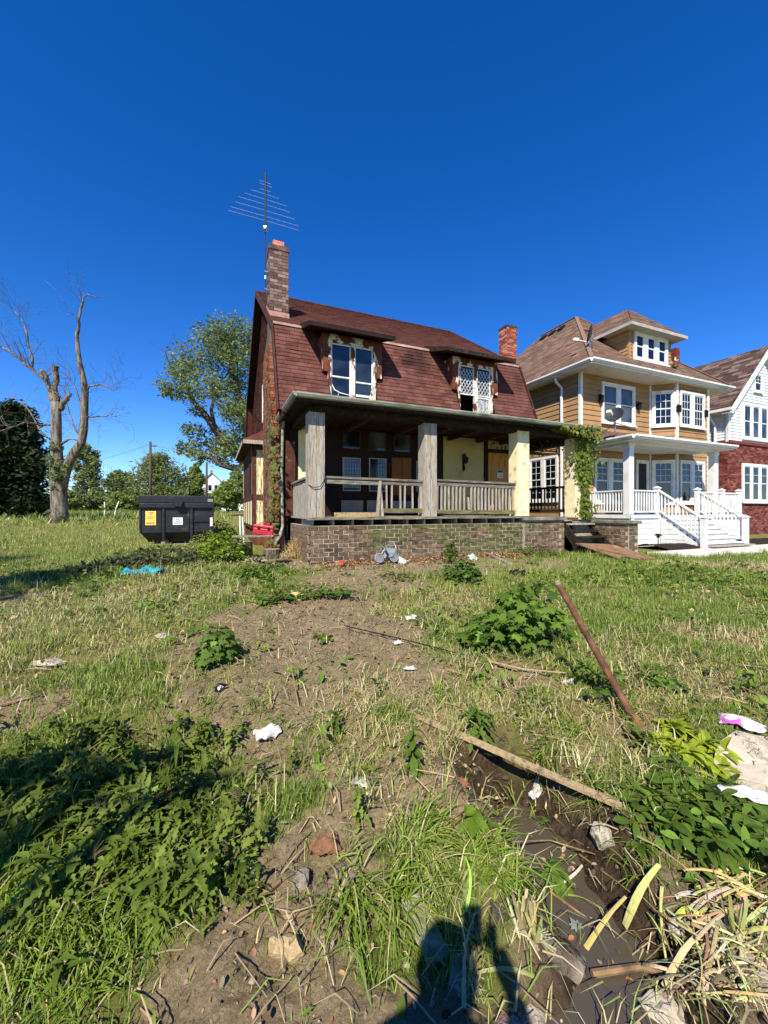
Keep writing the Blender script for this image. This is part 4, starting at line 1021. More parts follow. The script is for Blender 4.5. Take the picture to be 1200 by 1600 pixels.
for p, q in (((EX0, EY0, EZ), (AX, AY, AZ)), ((EX1, EY0, EZ), (AX, AY, AZ)), ((AX, AY, AZ), (AX, RYB, AZ))): b.bar(Vector(p) + V(0, 0, .03), Vector(q) + V(0, 0, .012), .15, .025)
b.col = lin('755e50'); tag(b.build('hip_cap', mat('hip_cap', ['705a4e', '7a6354'], 9, .95, .4, 80), hroof), None)
for i, y in enumerate((15.3, 15.9, 16.5)):
    b = MB(); b.obox((AX - .55, y, AZ - .48), (.13, 0, .125), (0, .15, 0), (-.05, 0, .05)); b.build('roof_vent', M['plastic_black'], hroof)
b = MB(); b.box(EX0 + .02, EX1 - .02, EY0 + .02, Y0 + 2, ZS - .02, ZS + .03); b.box(EX0 + .02, X0 + .02, Y0 + 2, EYB, ZS - .02, ZS + .03); b.build('soffit', M['white'], th_)
b = MB(); gp2 = [(0, 0), (-.05, .0), (-.11, .07), (-.11, .13), (-.09, .13), (0, .12)]
b.prism([(EX0 - .02, EY0 + a, 7.0 + c_ + .05) for a, c_ in gp2], (EX1 - EX0 + .1, 0, 0)); b.prism([(EX0 + a, EY0 - .02, 7.0 + c_ + .05) for a, c_ in gp2], (0, EYB - EY0, 0))
b.box(EX0, EX1, EY0, EY0 + .02, ZS - .03, 7.2); b.box(EX0, EX0 + .02, EY0 + .02, EYB, ZS - .03, 7.2); b.build('gutter', M['white'], th_)
# dormer
dz0 = 7.82; dz1 = 9.0
b = MB(); b.prism([(DX0, DYF, dz0 - .25), (DX0, DYF, dz1), (DX0, 12.3, dz1)], (DX1 - DX0, 0, 0)); dor = b.build('roof_dormer', M['siding'], th_)
dT = TR(DX0, DYF, 0); dw = DX1 - DX0
clap(dor, dT, dw, dz0 - .0, dz1, [(.22, dw - .2, dz0, dz1)], pitch=.15)
slope_y = lambda z: EY0 + (z - EZ) * (AY - EY0) / (AZ - EZ)
clap(dor, TR(DX0, 12.3, 0) @ RZ(-90), 1.3, dz0 + .05, dz1, tri=lambda z: (12.3 - slope_y(z) + .0, 1.3), pitch=.15)
b = MB(); b.box(DX0 - .02, DX0 + .1, DYF - .04, DYF + .02, dz0 - .05, dz1); b.build('corner_trim', M['siding'], dor)
window(th_, dT @ TR(.42, 0, dz0 + .12), dw - .82, .92, casing=.13, units=3, gap=.26)
qx0, qx1, qy = DX0 - .42, DX1 + .42, DYF - .42
dp = (16.9, 12.1, 10.5)
b = MB(); b.add([(qx0, qy, dz1), (qx1, qy, dz1), (qx1, 13.6, dz1), (qx0, 12.6, dz1), (dp[0], 12.0, dp[2]), (dp[0], 14.2, dp[2])], [(0, 1, 4), (1, 2, 5, 4), (3, 0, 4, 5), (2, 3, 5), (0, 3, 2, 1)]); b.build('dormer_roof', M['shingle_wall'], dor)
b = MB(); courses(b, [(qx0, qy, dz1 + .09), (qx1, qy, dz1 + .09), (dp[0], 12.0, dp[2] + .04)], (0, 12.0 - qy, dp[2] - dz1), .15, .33, .012, TAN, .12, 12)
courses(b, [(qx0, 12.9, dz1 + .09), (qx0, qy, dz1 + .09), (dp[0], 12.0, dp[2] + .04), (dp[0], 14.0, dp[2] + .04)], (dp[0] - qx0, 0, dp[2] - dz1), .15, .33, .012, TAN, .12, 13)
tag(b.build('shingle_course', M['colroof'], dor, colors=True), kind='stuff')
b = MB(); b.box(qx0 - .02, qx1 + .02, qy - .03, qy, dz1 - .03, dz1 + .09); b.box(qx0 - .03, qx0, qy, 12.4, dz1 - .03, dz1 + .09); b.box(qx0, qx1, qy, 11.9, dz1 - .025, dz1 - .005); b.build('dormer_fascia', mat('grey_fascia', ['8f8d88', 'a5a39d'], 4, .7, .1, 30), dor)
b = MB(); b.box(20.78, 21.05, 12.25, 12.7, 7.0, 9.6); b.build('chimney', mat('deep_red_brick', ['4e2020', '612c2c', '6e3836'], 9, .9, .3, 50), th_)
b = MB(); b.box(18.34, 18.6, 10.95, 11.1, 7.9, 8.35); b.tube([(18.42, 10.9, 7.85), (18.42, 10.88, 8.3)], .12, 8); b.build('broken_board', M['peel_brown'], dor)
for (px, py) in ((936, 625), (995, 636), (1057, 640), (1099, 648)):
    yy = Y0 if px < 1010 else BY; q = P_y(px, py, yy); b = MB(); b.box(q.x - .07, q.x + .07, yy - .16, yy - .03, q.z - .13, q.z + .13); b.prism([(q.x - .1, yy - .2, q.z + .13), (q.x + .1, yy - .2, q.z + .13), (q.x + .05, yy - .05, q.z + .22), (q.x - .05, yy - .05, q.z + .22)], (0, .05, .0)); b.build('wall_lamp', M['iron'], th_)
# porch
PFY = 9.46; PX0, PX1 = 13.42, 20.3
b = MB(); b.box(PX0 - .03, PX1 + .05, PFY - .06, Y0, 1.40, PF); deck = b.build('porch_deck', mat('grey_deck', ['5f6266', '73767a'], 4, .7, .1, 30), th_)
b = MB(); b.box(PX0 - .02, 15.0, PFY - .09, PFY - .061, 1.33, 1.455); b.box(17.45, PX1 + .06, PFY - .09, PFY - .061, 1.33, 1.455); b.box(PX0 - .06, PX0 - .031, PFY - .05, Y0, 1.33, 1.455); b.build('deck_fascia', M['white'], deck)
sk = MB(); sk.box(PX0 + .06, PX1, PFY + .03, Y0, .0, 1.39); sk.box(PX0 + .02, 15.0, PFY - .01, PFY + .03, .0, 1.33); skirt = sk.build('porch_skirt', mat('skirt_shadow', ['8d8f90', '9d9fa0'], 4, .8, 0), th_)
def boards(T, L, z0, z1, pitch=.19, g=.012):
    z = z1
    while z > z0 + .04:
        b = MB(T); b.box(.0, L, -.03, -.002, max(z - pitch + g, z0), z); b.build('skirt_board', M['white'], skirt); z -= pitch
boards(TR(PX0 + .16, PFY - .015, 0), 15.0 - PX0 - .16 - .1, .12, 1.325); boards(TR(15.1, PFY - .015, 0), .0 + 2.3, .12, 1.325) if False else None
boards(TR(17.6, PFY + .02, 0), PX1 - 17.6, .12, 1.325); boards(TR(PX0 + .05, Y0, 0) @ RZ(-90), Y0 - PFY, .12, 1.325)
for x in (PX0 + .0, 14.88): b = MB(); b.box(x, x + .17, PFY - .075, PFY - .04, .1, 1.33); b.build('skirt_trim', M['white'], skirt)
for (x, z1) in ((13.39, 3.95), (18.45, 3.95)):
    b = MB(); b.box(x, x + .24, PFY - .03, PFY + .21, PF, z1); b.box(x - .03, x + .27, PFY - .05, PFY + .24, z1 - .12, z1); b.build('porch_post', M['white'], th_, bevel=.008)
def balrail(p, q, n_, z0=.10, z1=.86, slope=True):
    p, q = Vector(p), Vector(q)
    b = MB(); b.bar(p + Z * z1, q + Z * z1, .09, .05); b.build('hand_rail', M['white'], th_)
    b = MB(); b.bar(p + Z * z0, q + Z * z0, .06, .05); b.build('foot_rail', M['white'], th_)
    for i in range(n_):
        t_ = (i + .5) / n_; c_ = p.lerp(q, t_); b = MB(); b.box(c_.x - .02, c_.x + .02, c_.y - .02, c_.y + .02, c_.z + z0 + .02, c_.z + z1 - .02); b.build('baluster', M['white'], th_)
def newel(x, y, z0, z1):
    b = MB(); b.box(x - .075, x + .075, y - .075, y + .075, z0, z1); b.box(x - .1, x + .1, y - .1, y + .1, z1, z1 + .035); b.add([(x-.085,y-.085,z1+.035),(x+.085,y-.085,z1+.035),(x+.085,y+.085,z1+.035),(x-.085,y+.085,z1+.035),(x,y,z1+.1)], [(0,1,4),(1,2,4),(2,3,4),(3,0,4)]); b.build('newel_post', M['white'], th_)
NX0, NX1 = 15.0, 17.45; SY = 7.98
balrail((13.46, PFY + .24, PF), (13.46, Y0 - .03, PF), 13); balrail((13.63, PFY + .05, PF), (NX0 - .08, PFY + .05, PF), 9)
balrail((NX1 + .08, PFY + .05, PF), (19.0, PFY + .05, PF), 11); balrail((19.15, PFY + .05, PF), (PX1 - .08, PFY + .05, PF), 9)
balrail((PX1, PFY + .1, PF), (PX1, Y0, PF), 12)
for x in (NX0, NX1, 19.08, PX1): newel(x, PFY + .05, PF - .1, 2.42)
for x in (NX0, NX1):
    newel(x, SY, gz(x, SY) - .1, 1.36); balrail((x, PFY - .06, PF), (x, SY + .1, .52), 11, .12, .86)
nst = 7; gzs = gz(16.2, SY) + .03
for i in range(nst):
    z = PF - (PF - gzs) * (i + 1) / (nst + .0); y = PFY - .08 - (PFY - .08 - SY - .05) * i / (nst - 1)
    if i < nst - 1:
        b = MB(); b.box(NX0 + .05, NX1 - .05, y - .29, y + .01, z - .035, z); b.build('stair_tread', M['white'], th_)
    b = MB(); b.box(NX0 + .06, NX1 - .06, y - .004, y + .014, z - .0, z + (PF - gzs) / nst - .037); b.build('stair_riser', M['white'], th_)
for x in (NX0 + .02, NX1 - .06):
    b = MB(); b.prism([(x, PFY - .07, PF - .1), (x, SY + .05, gzs + .02), (x, SY + .05, gzs - .1), (x, PFY - .07, gzs - .1)], (.04, 0, 0)); b.build('stair_stringer', M['white'], th_)
# closed boards under the left stair side
z = 1.3
while z > .3:
    yb = SY + .1 + (PFY - SY - .2) * max(0, (z - gzs)) / (PF - gzs)
    b = MB(); b.box(NX0 - .025, NX0 - .002, yb, PFY - .1, z - .17, z); b.build('stair_side_board', M['white'], th_); z -= .185
b = MB(); b.box(NX0 + .05, NX1 - .02, SY - .3, SY - .02, gzs + .06, gzs + .1); b.build('bottom_step', M['wood_grey'], th_)
# porch roof
QX0, QX1, QY = 13.0, 19.0, 9.02; QZ = 4.16
b = MB(); b.add([(QX0, QY, QZ), (QX1, QY, QZ), (QX1, Y0 + .05, QZ), (QX0, Y0 + .05, QZ), (QX0 + 1.5, Y0 - .02, 4.82), (QX1 - 1.6, Y0 - .02, 4.82)], [(0, 1, 5, 4), (3, 0, 4), (1, 2, 5), (0, 3, 2, 1)])
b.add([(B1 - .1, Y0 - .02, 4.82), (QX1, Y0 - .02, 4.82), (QX1, BY - .02, 4.64), (B1 + .3, BY - .02, 4.64)], [(0, 3, 2, 1)]) if False else None
pr2 = b.build('porch_roof', M['shingle_wall'], th_)
b = MB(); courses(b, [(QX0, QY, QZ), (QX1, QY, QZ), (QX1 - 1.6, Y0 - .02, 4.82), (QX0 + 1.5, Y0 - .02, 4.82)], (0, Y0 - QY, .66), .15, .33, .012, TAN, .12, 14)
courses(b, [(QX0, Y0, QZ), (QX0, QY, QZ), (QX0 + 1.5, Y0 - .02, 4.82)], (1.5, 0, .66), .15, .33, .012, TAN, .12, 15); tag(b.build('shingle_course', M['colroof'], pr2, colors=True), kind='stuff')
b = MB(); b.prism([(QX0 - .02, QY + a, QZ - .1 + c_) for a, c_ in gp2], (QX1 - QX0 + .06, 0, 0)); b.prism([(QX0 + a, QY - .02, QZ - .1 + c_) for a, c_ in gp2], (0, Y0 - QY, 0)); b.build('porch_gutter', M['white'], pr2)
b = MB(); b.box(QX0 + .02, QX1 - .02, QY + .02, Y0 - .06, QZ - .14, QZ - .1); b.box(PX0 - .05, 18.75, PFY - .02, PFY + .2, 3.95, QZ - .142); b.box(PX0 - .05, PX0 + .2, PFY + .21, Y0 - .05, 3.93, QZ - .142); b.build('porch_ceiling', M['white'], pr2)
b = MB(); b.box(X0 + .02, B1, Y0 - .02, Y0 - .0, PF, 1.5); b.box(X0, X1, Y0 - .012, Y0 + .0, .3, PF); b.build('porch_back', M['grey_wall'], th_)
# path light in the mulch
pl = thing('path_light', (14.1, 8.9, gz(14.1, 8.9)), 'small black solar light stuck in the mulch before the white skirting', 'light')
z = gz(14.1, 8.9); b = MB(); b.tube([(14.1, 8.9, z), (14.1, 8.9, z + .42)], .015, 6); b.build('stake', M['iron'], pl)
b = MB(); b.tube([(14.1, 8.9, z + .36), (14.1, 8.9, z + .42), (14.1, 8.9, z + .44), (14.1, 8.9, z + .5)], [.05, .05, .15, .04], 10); b.build('lamp_cap', M['iron'], pl)

# satellite dishes
def dish(base, aim, r, label, arm=True, legs=True):
    base = Vector(base); t_ = thing('satellite_dish', base, label, 'satellite dish', 'satellite dishes on the tan house')
    aim = Vector(aim).normalized(); u = aim.cross(Z).normalized(); v = u.cross(aim).normalized()
    c0 = base + Z * (r * 1.9) 
    mb = MB(); mb.tube([base, base + Z * (r * 1.3), c0 - aim * .08], .028, 6); mb.build('mast', M['steel'], t_)
    if legs:
        mb = MB()
        for dx in (-1, 1): mb.tube([base + Z * (r * 1.1), base + u * .55 * dx + V(.2, .0, .05)], .016, 5)
        mb.build('brace', M['steel'], t_)
    mb = MB(); nr, ns = 5, 20; vs = [c0]; fs = []
    for i in range(1, nr + 1):
        for k in range(ns):
            a = 2 * math.pi * k / ns; q = i / nr; vs.append(c0 + (u * math.cos(a) * .9 + v * math.sin(a)) * r * q + aim * (.22 * r * q * q))
    fs += [(0, 1 + k, 1 + (k + 1) % ns) for k in range(ns)]
    for i in range(nr - 1):
        for k in range(ns): k2 = (k + 1) % ns; fs.append((1 + i*ns + k, 1 + (i+1)*ns + k, 1 + (i+1)*ns + k2, 1 + i*ns + k2))
    vs2 = [q - aim * .02 for q in vs]; n0 = len(vs); fs += [tuple(i + n0 for i in f[::-1]) for f in fs]
    mb.add(vs + vs2, fs); mb.build('reflector', M['dish'], t_, smooth=True)
    mb = MB(); f_ = c0 + aim * r * 1.35 - v * r * .75; mb.tube([c0 - v * r * .95, f_], .018, 5); mb.build('feed_arm', M['steel'], t_)
    mb = MB(); mb.obox(f_, aim * .1, u * .07, v * .05); mb.build('receiver', M['white_old'], t_)
    return t_
q1 = P_y(961, 664, 9.55); dish((q1.x, 9.55, QZ + .16), (-.8, -.25, .5), .31, 'grey satellite dish standing on the low porch roof of the tan house')
q2 = P_y(893, 566, 10.9); dish((13.35, 10.95, 7.78), (-.62, .74, .25), .34, 'thin edge-on satellite dish on the main hipped roof by its left corner')

# ------------------------------------------------------------------ white house at the right edge
wh = thing('white_house', (23.6, 11.5, .3), 'white sided gable house with red brick ground floor at the right edge', 'house')
U0, U1, VY = 23.6, 29.6, 11.5; ZE, ZP = 6.95, 10.0; VB = 22.0; ZBR = 5.05
UM = (U0 + U1) / 2
gx = lambda z: max(0, (z - ZE) / (ZP - ZE)) * (UM - U0)
b = MB(); b.prism([(U0, VY, ZBR), (U1, VY, ZBR), (U1, VY, ZE), (UM, VY, ZP), (U0, VY, ZE)], (0, VB - VY, 0)); wb1 = b.build('upper_wall', M['white_sid'], wh)
wl = U1 - U0
clap(wb1, TR(U0, VY, 0), wl, ZBR + .1, ZP - .1, [(1.15, 3.55, ZBR + .12, 7.2), (2.2, 3.1, 7.8, 8.9)], pitch=.15, m='white_sid', tri=lambda z: (gx(z), wl - gx(z)), part='siding_board', single=False)
clap(wb1, TR(U0, VB, 0) @ RZ(-90), VB - VY, ZBR + .1, ZE - .1, pitch=.15, m='white_sid', part='siding_board', single=False)
b = MB(); b.box(U0 - .07, U0 + .06, VY - .06, VY + .07, ZBR, ZE); b.build('corner_trim', M['white'], wh)
RB = [lin('66352f'), lin('733f38'), lin('5a2d29'), lin('7d4d46')]
b = MB(); b.box(U0, U1, VY + .02, VB, .1, ZBR); lb = b.build('brick_wall', mat('red_mortar', ['8d5a56', '9c6a64'], 8, .95, .3, 60), wh)
b = MB(); brick_stack(b, U0, 29.5, VY + .02, VY + 5, .15, ZBR - .06, course=.09, bl=.24, cols=RB, seed=8, jit=.004); tag(b.build('brick', M['colroof'], lb, colors=True), kind='stuff')
b = MB(); b.box(U0 - .06, U1, VY - .06, VB, ZBR - .06, ZBR + .08); b.build('belt_course', mat('belt', ['6b2528', '7a3030'], 6, .8, .2, 30), wh)
window(wh, TR(U0 + 1.35, VY, ZBR + .35), 3.0, 1.62, casing=.14, units=4, gap=.2, glass='glass_blind')
window(wh, TR(U0 + 2.35, VY, 7.9), .6, .8, casing=.12, glass='glass_blind', grid=(2, 2))
window(wh, TR(U0 + 1.35, VY + .01, 2.15), 3.0, 1.75, casing=.14, units=4, gap=.2, grid=(1, 2))
b = MB()
ov = .45; sl_ = (ZP - ZE) / (UM - U0)
for sg in (0, 1):
    xa = U0 - ov if sg == 0 else U1 + ov; za = ZE - ov * sl_
    b.prism([(xa, VY - .4, za + .02), (UM, VY - .4, ZP + .02), (UM, VY - .4, ZP + .22), (xa, VY - .4, za + .22)], (0, VB - VY + .8, 0))
rfw = b.build('roof', M['shingle_wall'], wh)
DK = [lin('4f3f3a'), lin('614f48'), lin('43352f'), lin('6e5d55'), lin('4c3d37')]
b = MB(); courses(b, [(U0 - ov, VB + .4, ZE - ov * sl_ + .22), (U0 - ov, VY - .4, ZE - ov * sl_ + .22), (UM, VY - .4, ZP + .22), (UM, VB + .4, ZP + .22)], (UM - U0, 0, ZP - ZE), .2, .42, .012, DK, .2, 17); tag(b.build('shingle_course', M['colroof'], rfw, colors=True), kind='stuff')
b = MB()
for sg in (0, 1):
    xa = U0 - ov - .05 if sg == 0 else U1 + ov + .05; za = ZE - (ov + .05) * sl_
    b.prism([(xa, VY - .46, za - .12), (UM, VY - .46, ZP - .12), (UM, VY - .46, ZP + .22), (xa, VY - .46, za + .22)], (0, .05, 0))
    b.prism([(xa, VY - .41, za - .06), (UM, VY - .41, ZP - .06), (UM, VY - .41, ZP + .01), (xa, VY - .41, za + .01)], (0, .42, 0))
b.build('rake_board', M['white'], wh)
b = MB(); b.box(U0 - ov - .12, U0 - ov, VY - .4, VB, ZE - ov * sl_ + .02, ZE - ov * sl_ + .16); b.box(U0 - ov, U0, VY - .35, VB, ZE - ov * sl_ - .02, ZE - ov * sl_ + .01); b.build('gutter', M['white'], wh)
b = MB(); b.tube([(U0 - .4, VY + .6, 6.5), (U0 - .35, VY + .6, 6.3), (U0 - .12, VY + .5, 5.9), (U0 - .12, VY + .5, 5.6), (U0 - .12, VY + .5, .4)], .06, 8); b.build('downspout', M['white'], wh)
# rear cross gable
b = MB(); b.prism([(U0 - 3, VB - 1, 5.5), (U0 - 3, VB + 3.5, 10.4), (U0 - 3, VB + 8, 5.5)], (12, 0, 0)); b.build('rear_roof', mat('dark_brown_roof', ['4a3634', '5c4440', '3d2c2c'], 7, .95, .4, 60), wh)
# ------------------------------------------------------------------ dumpster
DFY, DX0_, DX1_ = 15.0, -2.27, -.02
dzb = gz(-1.1, 15.0) - .02; du = thing('dumpster', (-1.1, 15.0, dzb), 'black steel dumpster with orange poster and white notice standing in the field', 'dumpster')
T0 = dzb + 1.66
b = MB(); xa, xb = DX0_ + .04, DX1_ - .04
b.box(xa, xb, DFY + .06, DFY + .1, dzb + .42, T0); b.box(xa, xa + .05, DFY + .1, DFY + 4.5, dzb + .42, T0); b.box(xb - .05, xb, DFY + .1, DFY + 4.5, dzb + .42, T0); b.box(xa, xb, DFY + 4.45, DFY + 4.5, dzb + .42, T0)
b.prism([(xa, DFY + .0802, dzb + .42), (xb, DFY + .0802, dzb + .42), (xb - .14, DFY + .3, dzb + .1), (xa + .2, DFY + .3, dzb + .1)], (0, 4.2, 0)); b.build('bin_shell', M['dump'], du)
b = MB(); b.box(DX0_, DX1_, DFY - .02, DFY + .058, T0 - .24, T0); b.box(DX0_ + .01, DX1_ - .01, DFY - .035, DFY + .056, T0 - .41, T0 - .255)
b.box(DX0_, DX0_ + .08, DFY + .07, DFY + 4.5, T0 - .2, T0 + .003); b.box(DX1_ - .08, DX1_, DFY + .07, DFY + 4.5, T0 - .2, T0 + .003); b.build('top_rim', M['dump'], du, bevel=.012)
pxx = lambda zx: DX0_ + (zx - 65) / (1060 - 65) * 2.25
for zx in (375, 748): b = MB(); b.box(pxx(zx) - .035, pxx(zx) + .035, DFY - .01, DFY + .059, dzb + .06, T0 - .42); b.build('upright_rib', M['dump'], du, bevel=.006)
b = MB(); b.box(pxx(1045), DX1_ - .005, DFY - .0, DFY + .059, dzb + .42, T0 - .42); b.box(DX0_ + .005, DX0_ + .05, DFY, DFY + .059, dzb + .42, T0 - .42); b.build('corner_rib', M['dump'], du)
for zz in (.44, .78): b = MB(); b.box(pxx(785), pxx(1040), DFY + .01, DFY + .059, dzb + zz, dzb + zz + .05); b.build('cross_rib', M['dump'], du)
b = MB(); b.box(pxx(90), pxx(340), DFY + .035, DFY + .059, dzb + .43, dzb + 1.16); b.box(pxx(405), pxx(715), DFY + .035, DFY + .059, dzb + .43, dzb + 1.16); b.build('panel', M['dump'], du)
b = MB(); b.tube([(pxx(500), DFY - .03, T0 - .22), (pxx(505), DFY - .16, T0 - .26), (pxx(630), DFY - .16, T0 - .26), (pxx(636), DFY - .03, T0 - .22)], .03, 6); b.box(pxx(520), pxx(620), DFY - .18, DFY - .04, T0 - .36, T0 - .24); b.build('lift_hook', M['dump'], du)
b = MB(); b.box(pxx(100), pxx(980), DFY - .12, DFY + .1, dzb - .05, dzb + .05); b.box(pxx(350), pxx(400), DFY - .1, DFY + .4, dzb, dzb + .12); b.box(pxx(720), pxx(770), DFY - .1, DFY + .4, dzb, dzb + .12); b.build('skid', M['dump_rust'], du)
PO = mat('orange_poster', ['f0b83c', 'f4cf6c', 'ee9c4a'], 6, .7, 0)
b = MB(); z1, z0 = T0 - .52, T0 - .98; b.box(pxx(145), pxx(278), DFY + .02, DFY + .034, z0, z1); po = b.build('poster', PO, du)
for i, (zz, a0, a1) in enumerate(((.05, .2, .8), (.10, .3, .7), (.19, .1, .9), (.24, .15, .85))):
    b = MB(); w_ = pxx(278) - pxx(145); k = a0
    while k < a1: b.box(pxx(145) + w_ * k, pxx(145) + w_ * (k + .06), DFY + .0185, DFY + .0198, z1 - zz - .012, z1 - zz + .012); k += .09
    b.build('poster_line', M['brown_trim'], po)
b = MB()
for a in (.12, .4, .68): b.tube([(pxx(145) + (pxx(278) - pxx(145)) * (a + .08), DFY + .0195, z0 + .06), (pxx(145) + (pxx(278) - pxx(145)) * (a + .08), DFY + .018, z0 + .06)], .035, 8)
b.build('poster_mark', mat('poster_red', ['c8401e', 'd8602c'], 9, .7, 0), po)
b = MB(); b.box(pxx(496), pxx(628), DFY + .02, DFY + .033, T0 - .98, T0 - .735); no = b.build('notice', M['white'], du)
for zz, a0, a1 in ((.055, .3, .62), (.12, .25, .75), (.185, .12, .86)):
    b = MB(); w_ = pxx(628) - pxx(496); k = a0
    while k < a1: b.box(pxx(496) + w_ * k, pxx(496) + w_ * (k + .055), DFY + .0185, DFY + .0198, T0 - .735 - zz - .014, T0 - .735 - zz + .014); k += .078
    b.build('notice_line', M['plastic_black'], no)
b = MB(); b.box(pxx(970), pxx(1045), DFY - .026, DFY - .021, T0 - .2, T0 - .1); b.build('number_plate', M['panel_grey'], du)
b = MB(); b.box(pxx(1003), pxx(1040), DFY - .006, DFY + .0, T0 - 1.04, T0 - .74); b.build('side_sticker', M['white_old'], du)

# ------------------------------------------------------------------ trees
def grow(mb, p, d, L, r, depth, rs_, tips=None, curl=.35, minr=.006, nseg=5, n=5, kids=(2, 4), up=.12):
    pts = [Vector(p)]; rr = [r]; d = Vector(d).normalized()
    for i in range(nseg):
        d = (d + Vector((rs_.uniform(-1, 1), rs_.uniform(-1, 1), rs_.uniform(-1, 1))) * curl * .5 + Z * up * .3).normalized()
        pts.append(pts[-1] + d * (L / nseg)); rr.append(max(minr, r * (1 - .75 * (i + 1) / nseg)))
    mb.tube(pts, rr, n, False)
    if tips is not None and depth <= 1:
        tips += pts[2:]
    if depth > 0:
        for k in range(rs_.randint(*kids)):
            i = rs_.randint(1, nseg); q = pts[i]
            a = (pts[i] - pts[i-1]).normalized(); o = a.orthogonal().normalized()
            o = (Matrix.Rotation(rs_.uniform(0, 6.28), 3, a) @ o)
            grow(mb, q, a * .7 + o * rs_.uniform(.5, 1.1), L * rs_.uniform(.45, .7), rr[i] * .6, depth - 1, rs_, tips, curl, minr, max(3, nseg - 1), max(3, n - 1), kids, up)
def leaf_cloud(name, cents, m, root, greens, size, seed=1, flat=.6, rag=.35):
    """leaf clumps: cents = list of (centre, radius xyz, count)"""
    r_ = np.random.default_rng(seed); vs = []; cs = []
    for c, rad, cnt in cents:
        q = r_.normal(size=(cnt, 3)); q /= np.linalg.norm(q, axis=1)[:, None]; q *= (r_.random(cnt)[:, None] ** .45)
        # sub-clumping
        k = max(2, cnt // 14); sub = r_.normal(size=(k, 3)) * .62; sub /= np.maximum(np.linalg.norm(sub, axis=1)[:, None], 1.0)
        a = r_.integers(0, k, cnt); q = np.where(r_.random(cnt)[:, None] < .8, sub[a] + r_.normal(size=(cnt, 3)) * rag * .55, q)
        p = np.array(c) + q * np.array(rad)
        u = r_.normal(size=(cnt, 3)); u[:, 2] *= flat; u /= np.linalg.norm(u, axis=1)[:, None]
        v = r_.normal(size=(cnt, 3)); v -= (v * u).sum(1)[:, None] * u; v /= np.linalg.norm(v, axis=1)[:, None]
        s = size * r_.uniform(.55, 1.35, cnt)[:, None]
        vs.append(np.stack([p - u * s, p + v * s * .45, p + u * s, p - v * s * .45], 1).reshape(-1, 3))
        g = np.array(greens)[r_.integers(0, len(greens), cnt)] * r_.uniform(.75, 1.25, cnt)[:, None]
        cs.append(np.repeat(g, 4, 0))
    vs = np.concatenate(vs); cs = np.concatenate(cs); nq = len(vs) // 4
    return np_mesh(name, vs, [np.arange(nq * 4).reshape(-1, 4)], m, cs, parent=root)
GR_MID = [(.17, .225, .06), (.20, .25, .075), (.25, .285, .10), (.16, .20, .09)]
GR_LITE = [(.20, .27, .06), (.24, .30, .07), (.18, .25, .07), (.27, .31, .10)]
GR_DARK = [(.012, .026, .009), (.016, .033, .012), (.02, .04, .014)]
GR_OLIVE = [(.14, .19, .055), (.175, .225, .07), (.12, .165, .055), (.19, .225, .11)]

# dead tree
dt_d = 22.0; mp = dt_d / FPX
p0 = P_d(93, 812, dt_d); dt = thing('dead_tree', (p0.x, p0.y, gz(p0.x, p0.y)), 'tall leafless dead tree with two grey trunks in the left field', 'tree')
rs1 = random.Random(5)
def pl_(pts, off=0): return [P_d(x, y, dt_d + (off if not isinstance(off, (list, tuple)) else off[i])) for i, (x, y) in enumerate(pts)]
b = MB()
b.tube(pl_([(93, 820), (93, 800), (92, 770), (90, 745), (89, 720), (88, 690), (88, 650), (87, 628)]), [.47, .39, .38, .40, .30, .25, .235, .22], 14)
b.tube(pl_([(97, 770), (101, 745), (108, 722), (118, 705), (127, 692), (131, 670), (132, 640), (133, 612), (130, 590), (124, 565), (121, 540), (120, 520)]), [.22, .23, .23, .24, .21, .2, .18, .17, .14, .12, .10, .085], 10)
trk = b.build('trunk', M['bark_dead'], dt, smooth=True)
def dlimb(pts, r0, r1, tw=8, dep=1, off=0, L=1.3):
    q = pl_(pts, off); n_ = len(q); rr = [r0 + (r1 - r0) * i / (n_ - 1) for i in range(n_)]
    q2 = [q[0]]; r2 = [rr[0]]
    for a_, b_, s0, s1 in zip(q[:-1], q[1:], rr[:-1], rr[1:]):
        for t_ in (.34, .67, 1): q2.append(a_.lerp(b_, t_) + V(rs1.uniform(-1, 1), rs1.uniform(-1, 1), rs1.uniform(-1, 1)) * s0 * .35); r2.append((s0 + (s1 - s0) * t_) * rs1.uniform(.85, 1.18))
    bb = MB(); bb.tube(q2, r2, 7)
    for k in range(tw):
        i = rs1.randrange(1, n_); t_ = rs1.random(); p = q[i-1].lerp(q[i], t_); a = (q[i] - q[i-1]).normalized()
        o = Matrix.Rotation(rs1.uniform(0, 6.28), 3, a) @ a.orthogonal().normalized()
        grow(bb, p, a * .5 + o + Z * .3, L * rs1.uniform(.5, 1.3), max(.012, rr[i] * .35), dep, rs1, None, .7, .006, 5, 4, (1, 3), .3)
    bb.build('limb', M['bark_dead'], dt, smooth=True)
dlimb([(120, 525), (123, 508), (124, 495), (128, 478), (131, 465), (136, 460), (152, 465)], .085, .02, 6)
dlimb([(88, 632), (87, 610), (88, 590), (88, 573)], .18, .13, 1)
dlimb([(85, 630), (79, 612), (72, 593), (66, 578)], .15, .10, 2)
dlimb([(80, 604), (68, 592), (52, 578), (38, 568), (28, 558), (14, 548), (-5, 538)], .10, .04, 14, 2, L=1.5)
dlimb([(50, 576), (51, 560), (44, 540), (42, 520), (36, 502), (26, 490), (16, 478)], .065, .015, 12, 2)
dlimb([(94, 640), (100, 628), (106, 621), (110, 615)], .14, .10, 2)
dlimb([(133, 612), (140, 604), (156, 601), (168, 604), (178, 611), (190, 602)], .06, .012, 9, 2)
dlimb([(133, 652), (150, 651), (164, 650), (174, 648), (181, 640)], .05, .012, 8, 2)
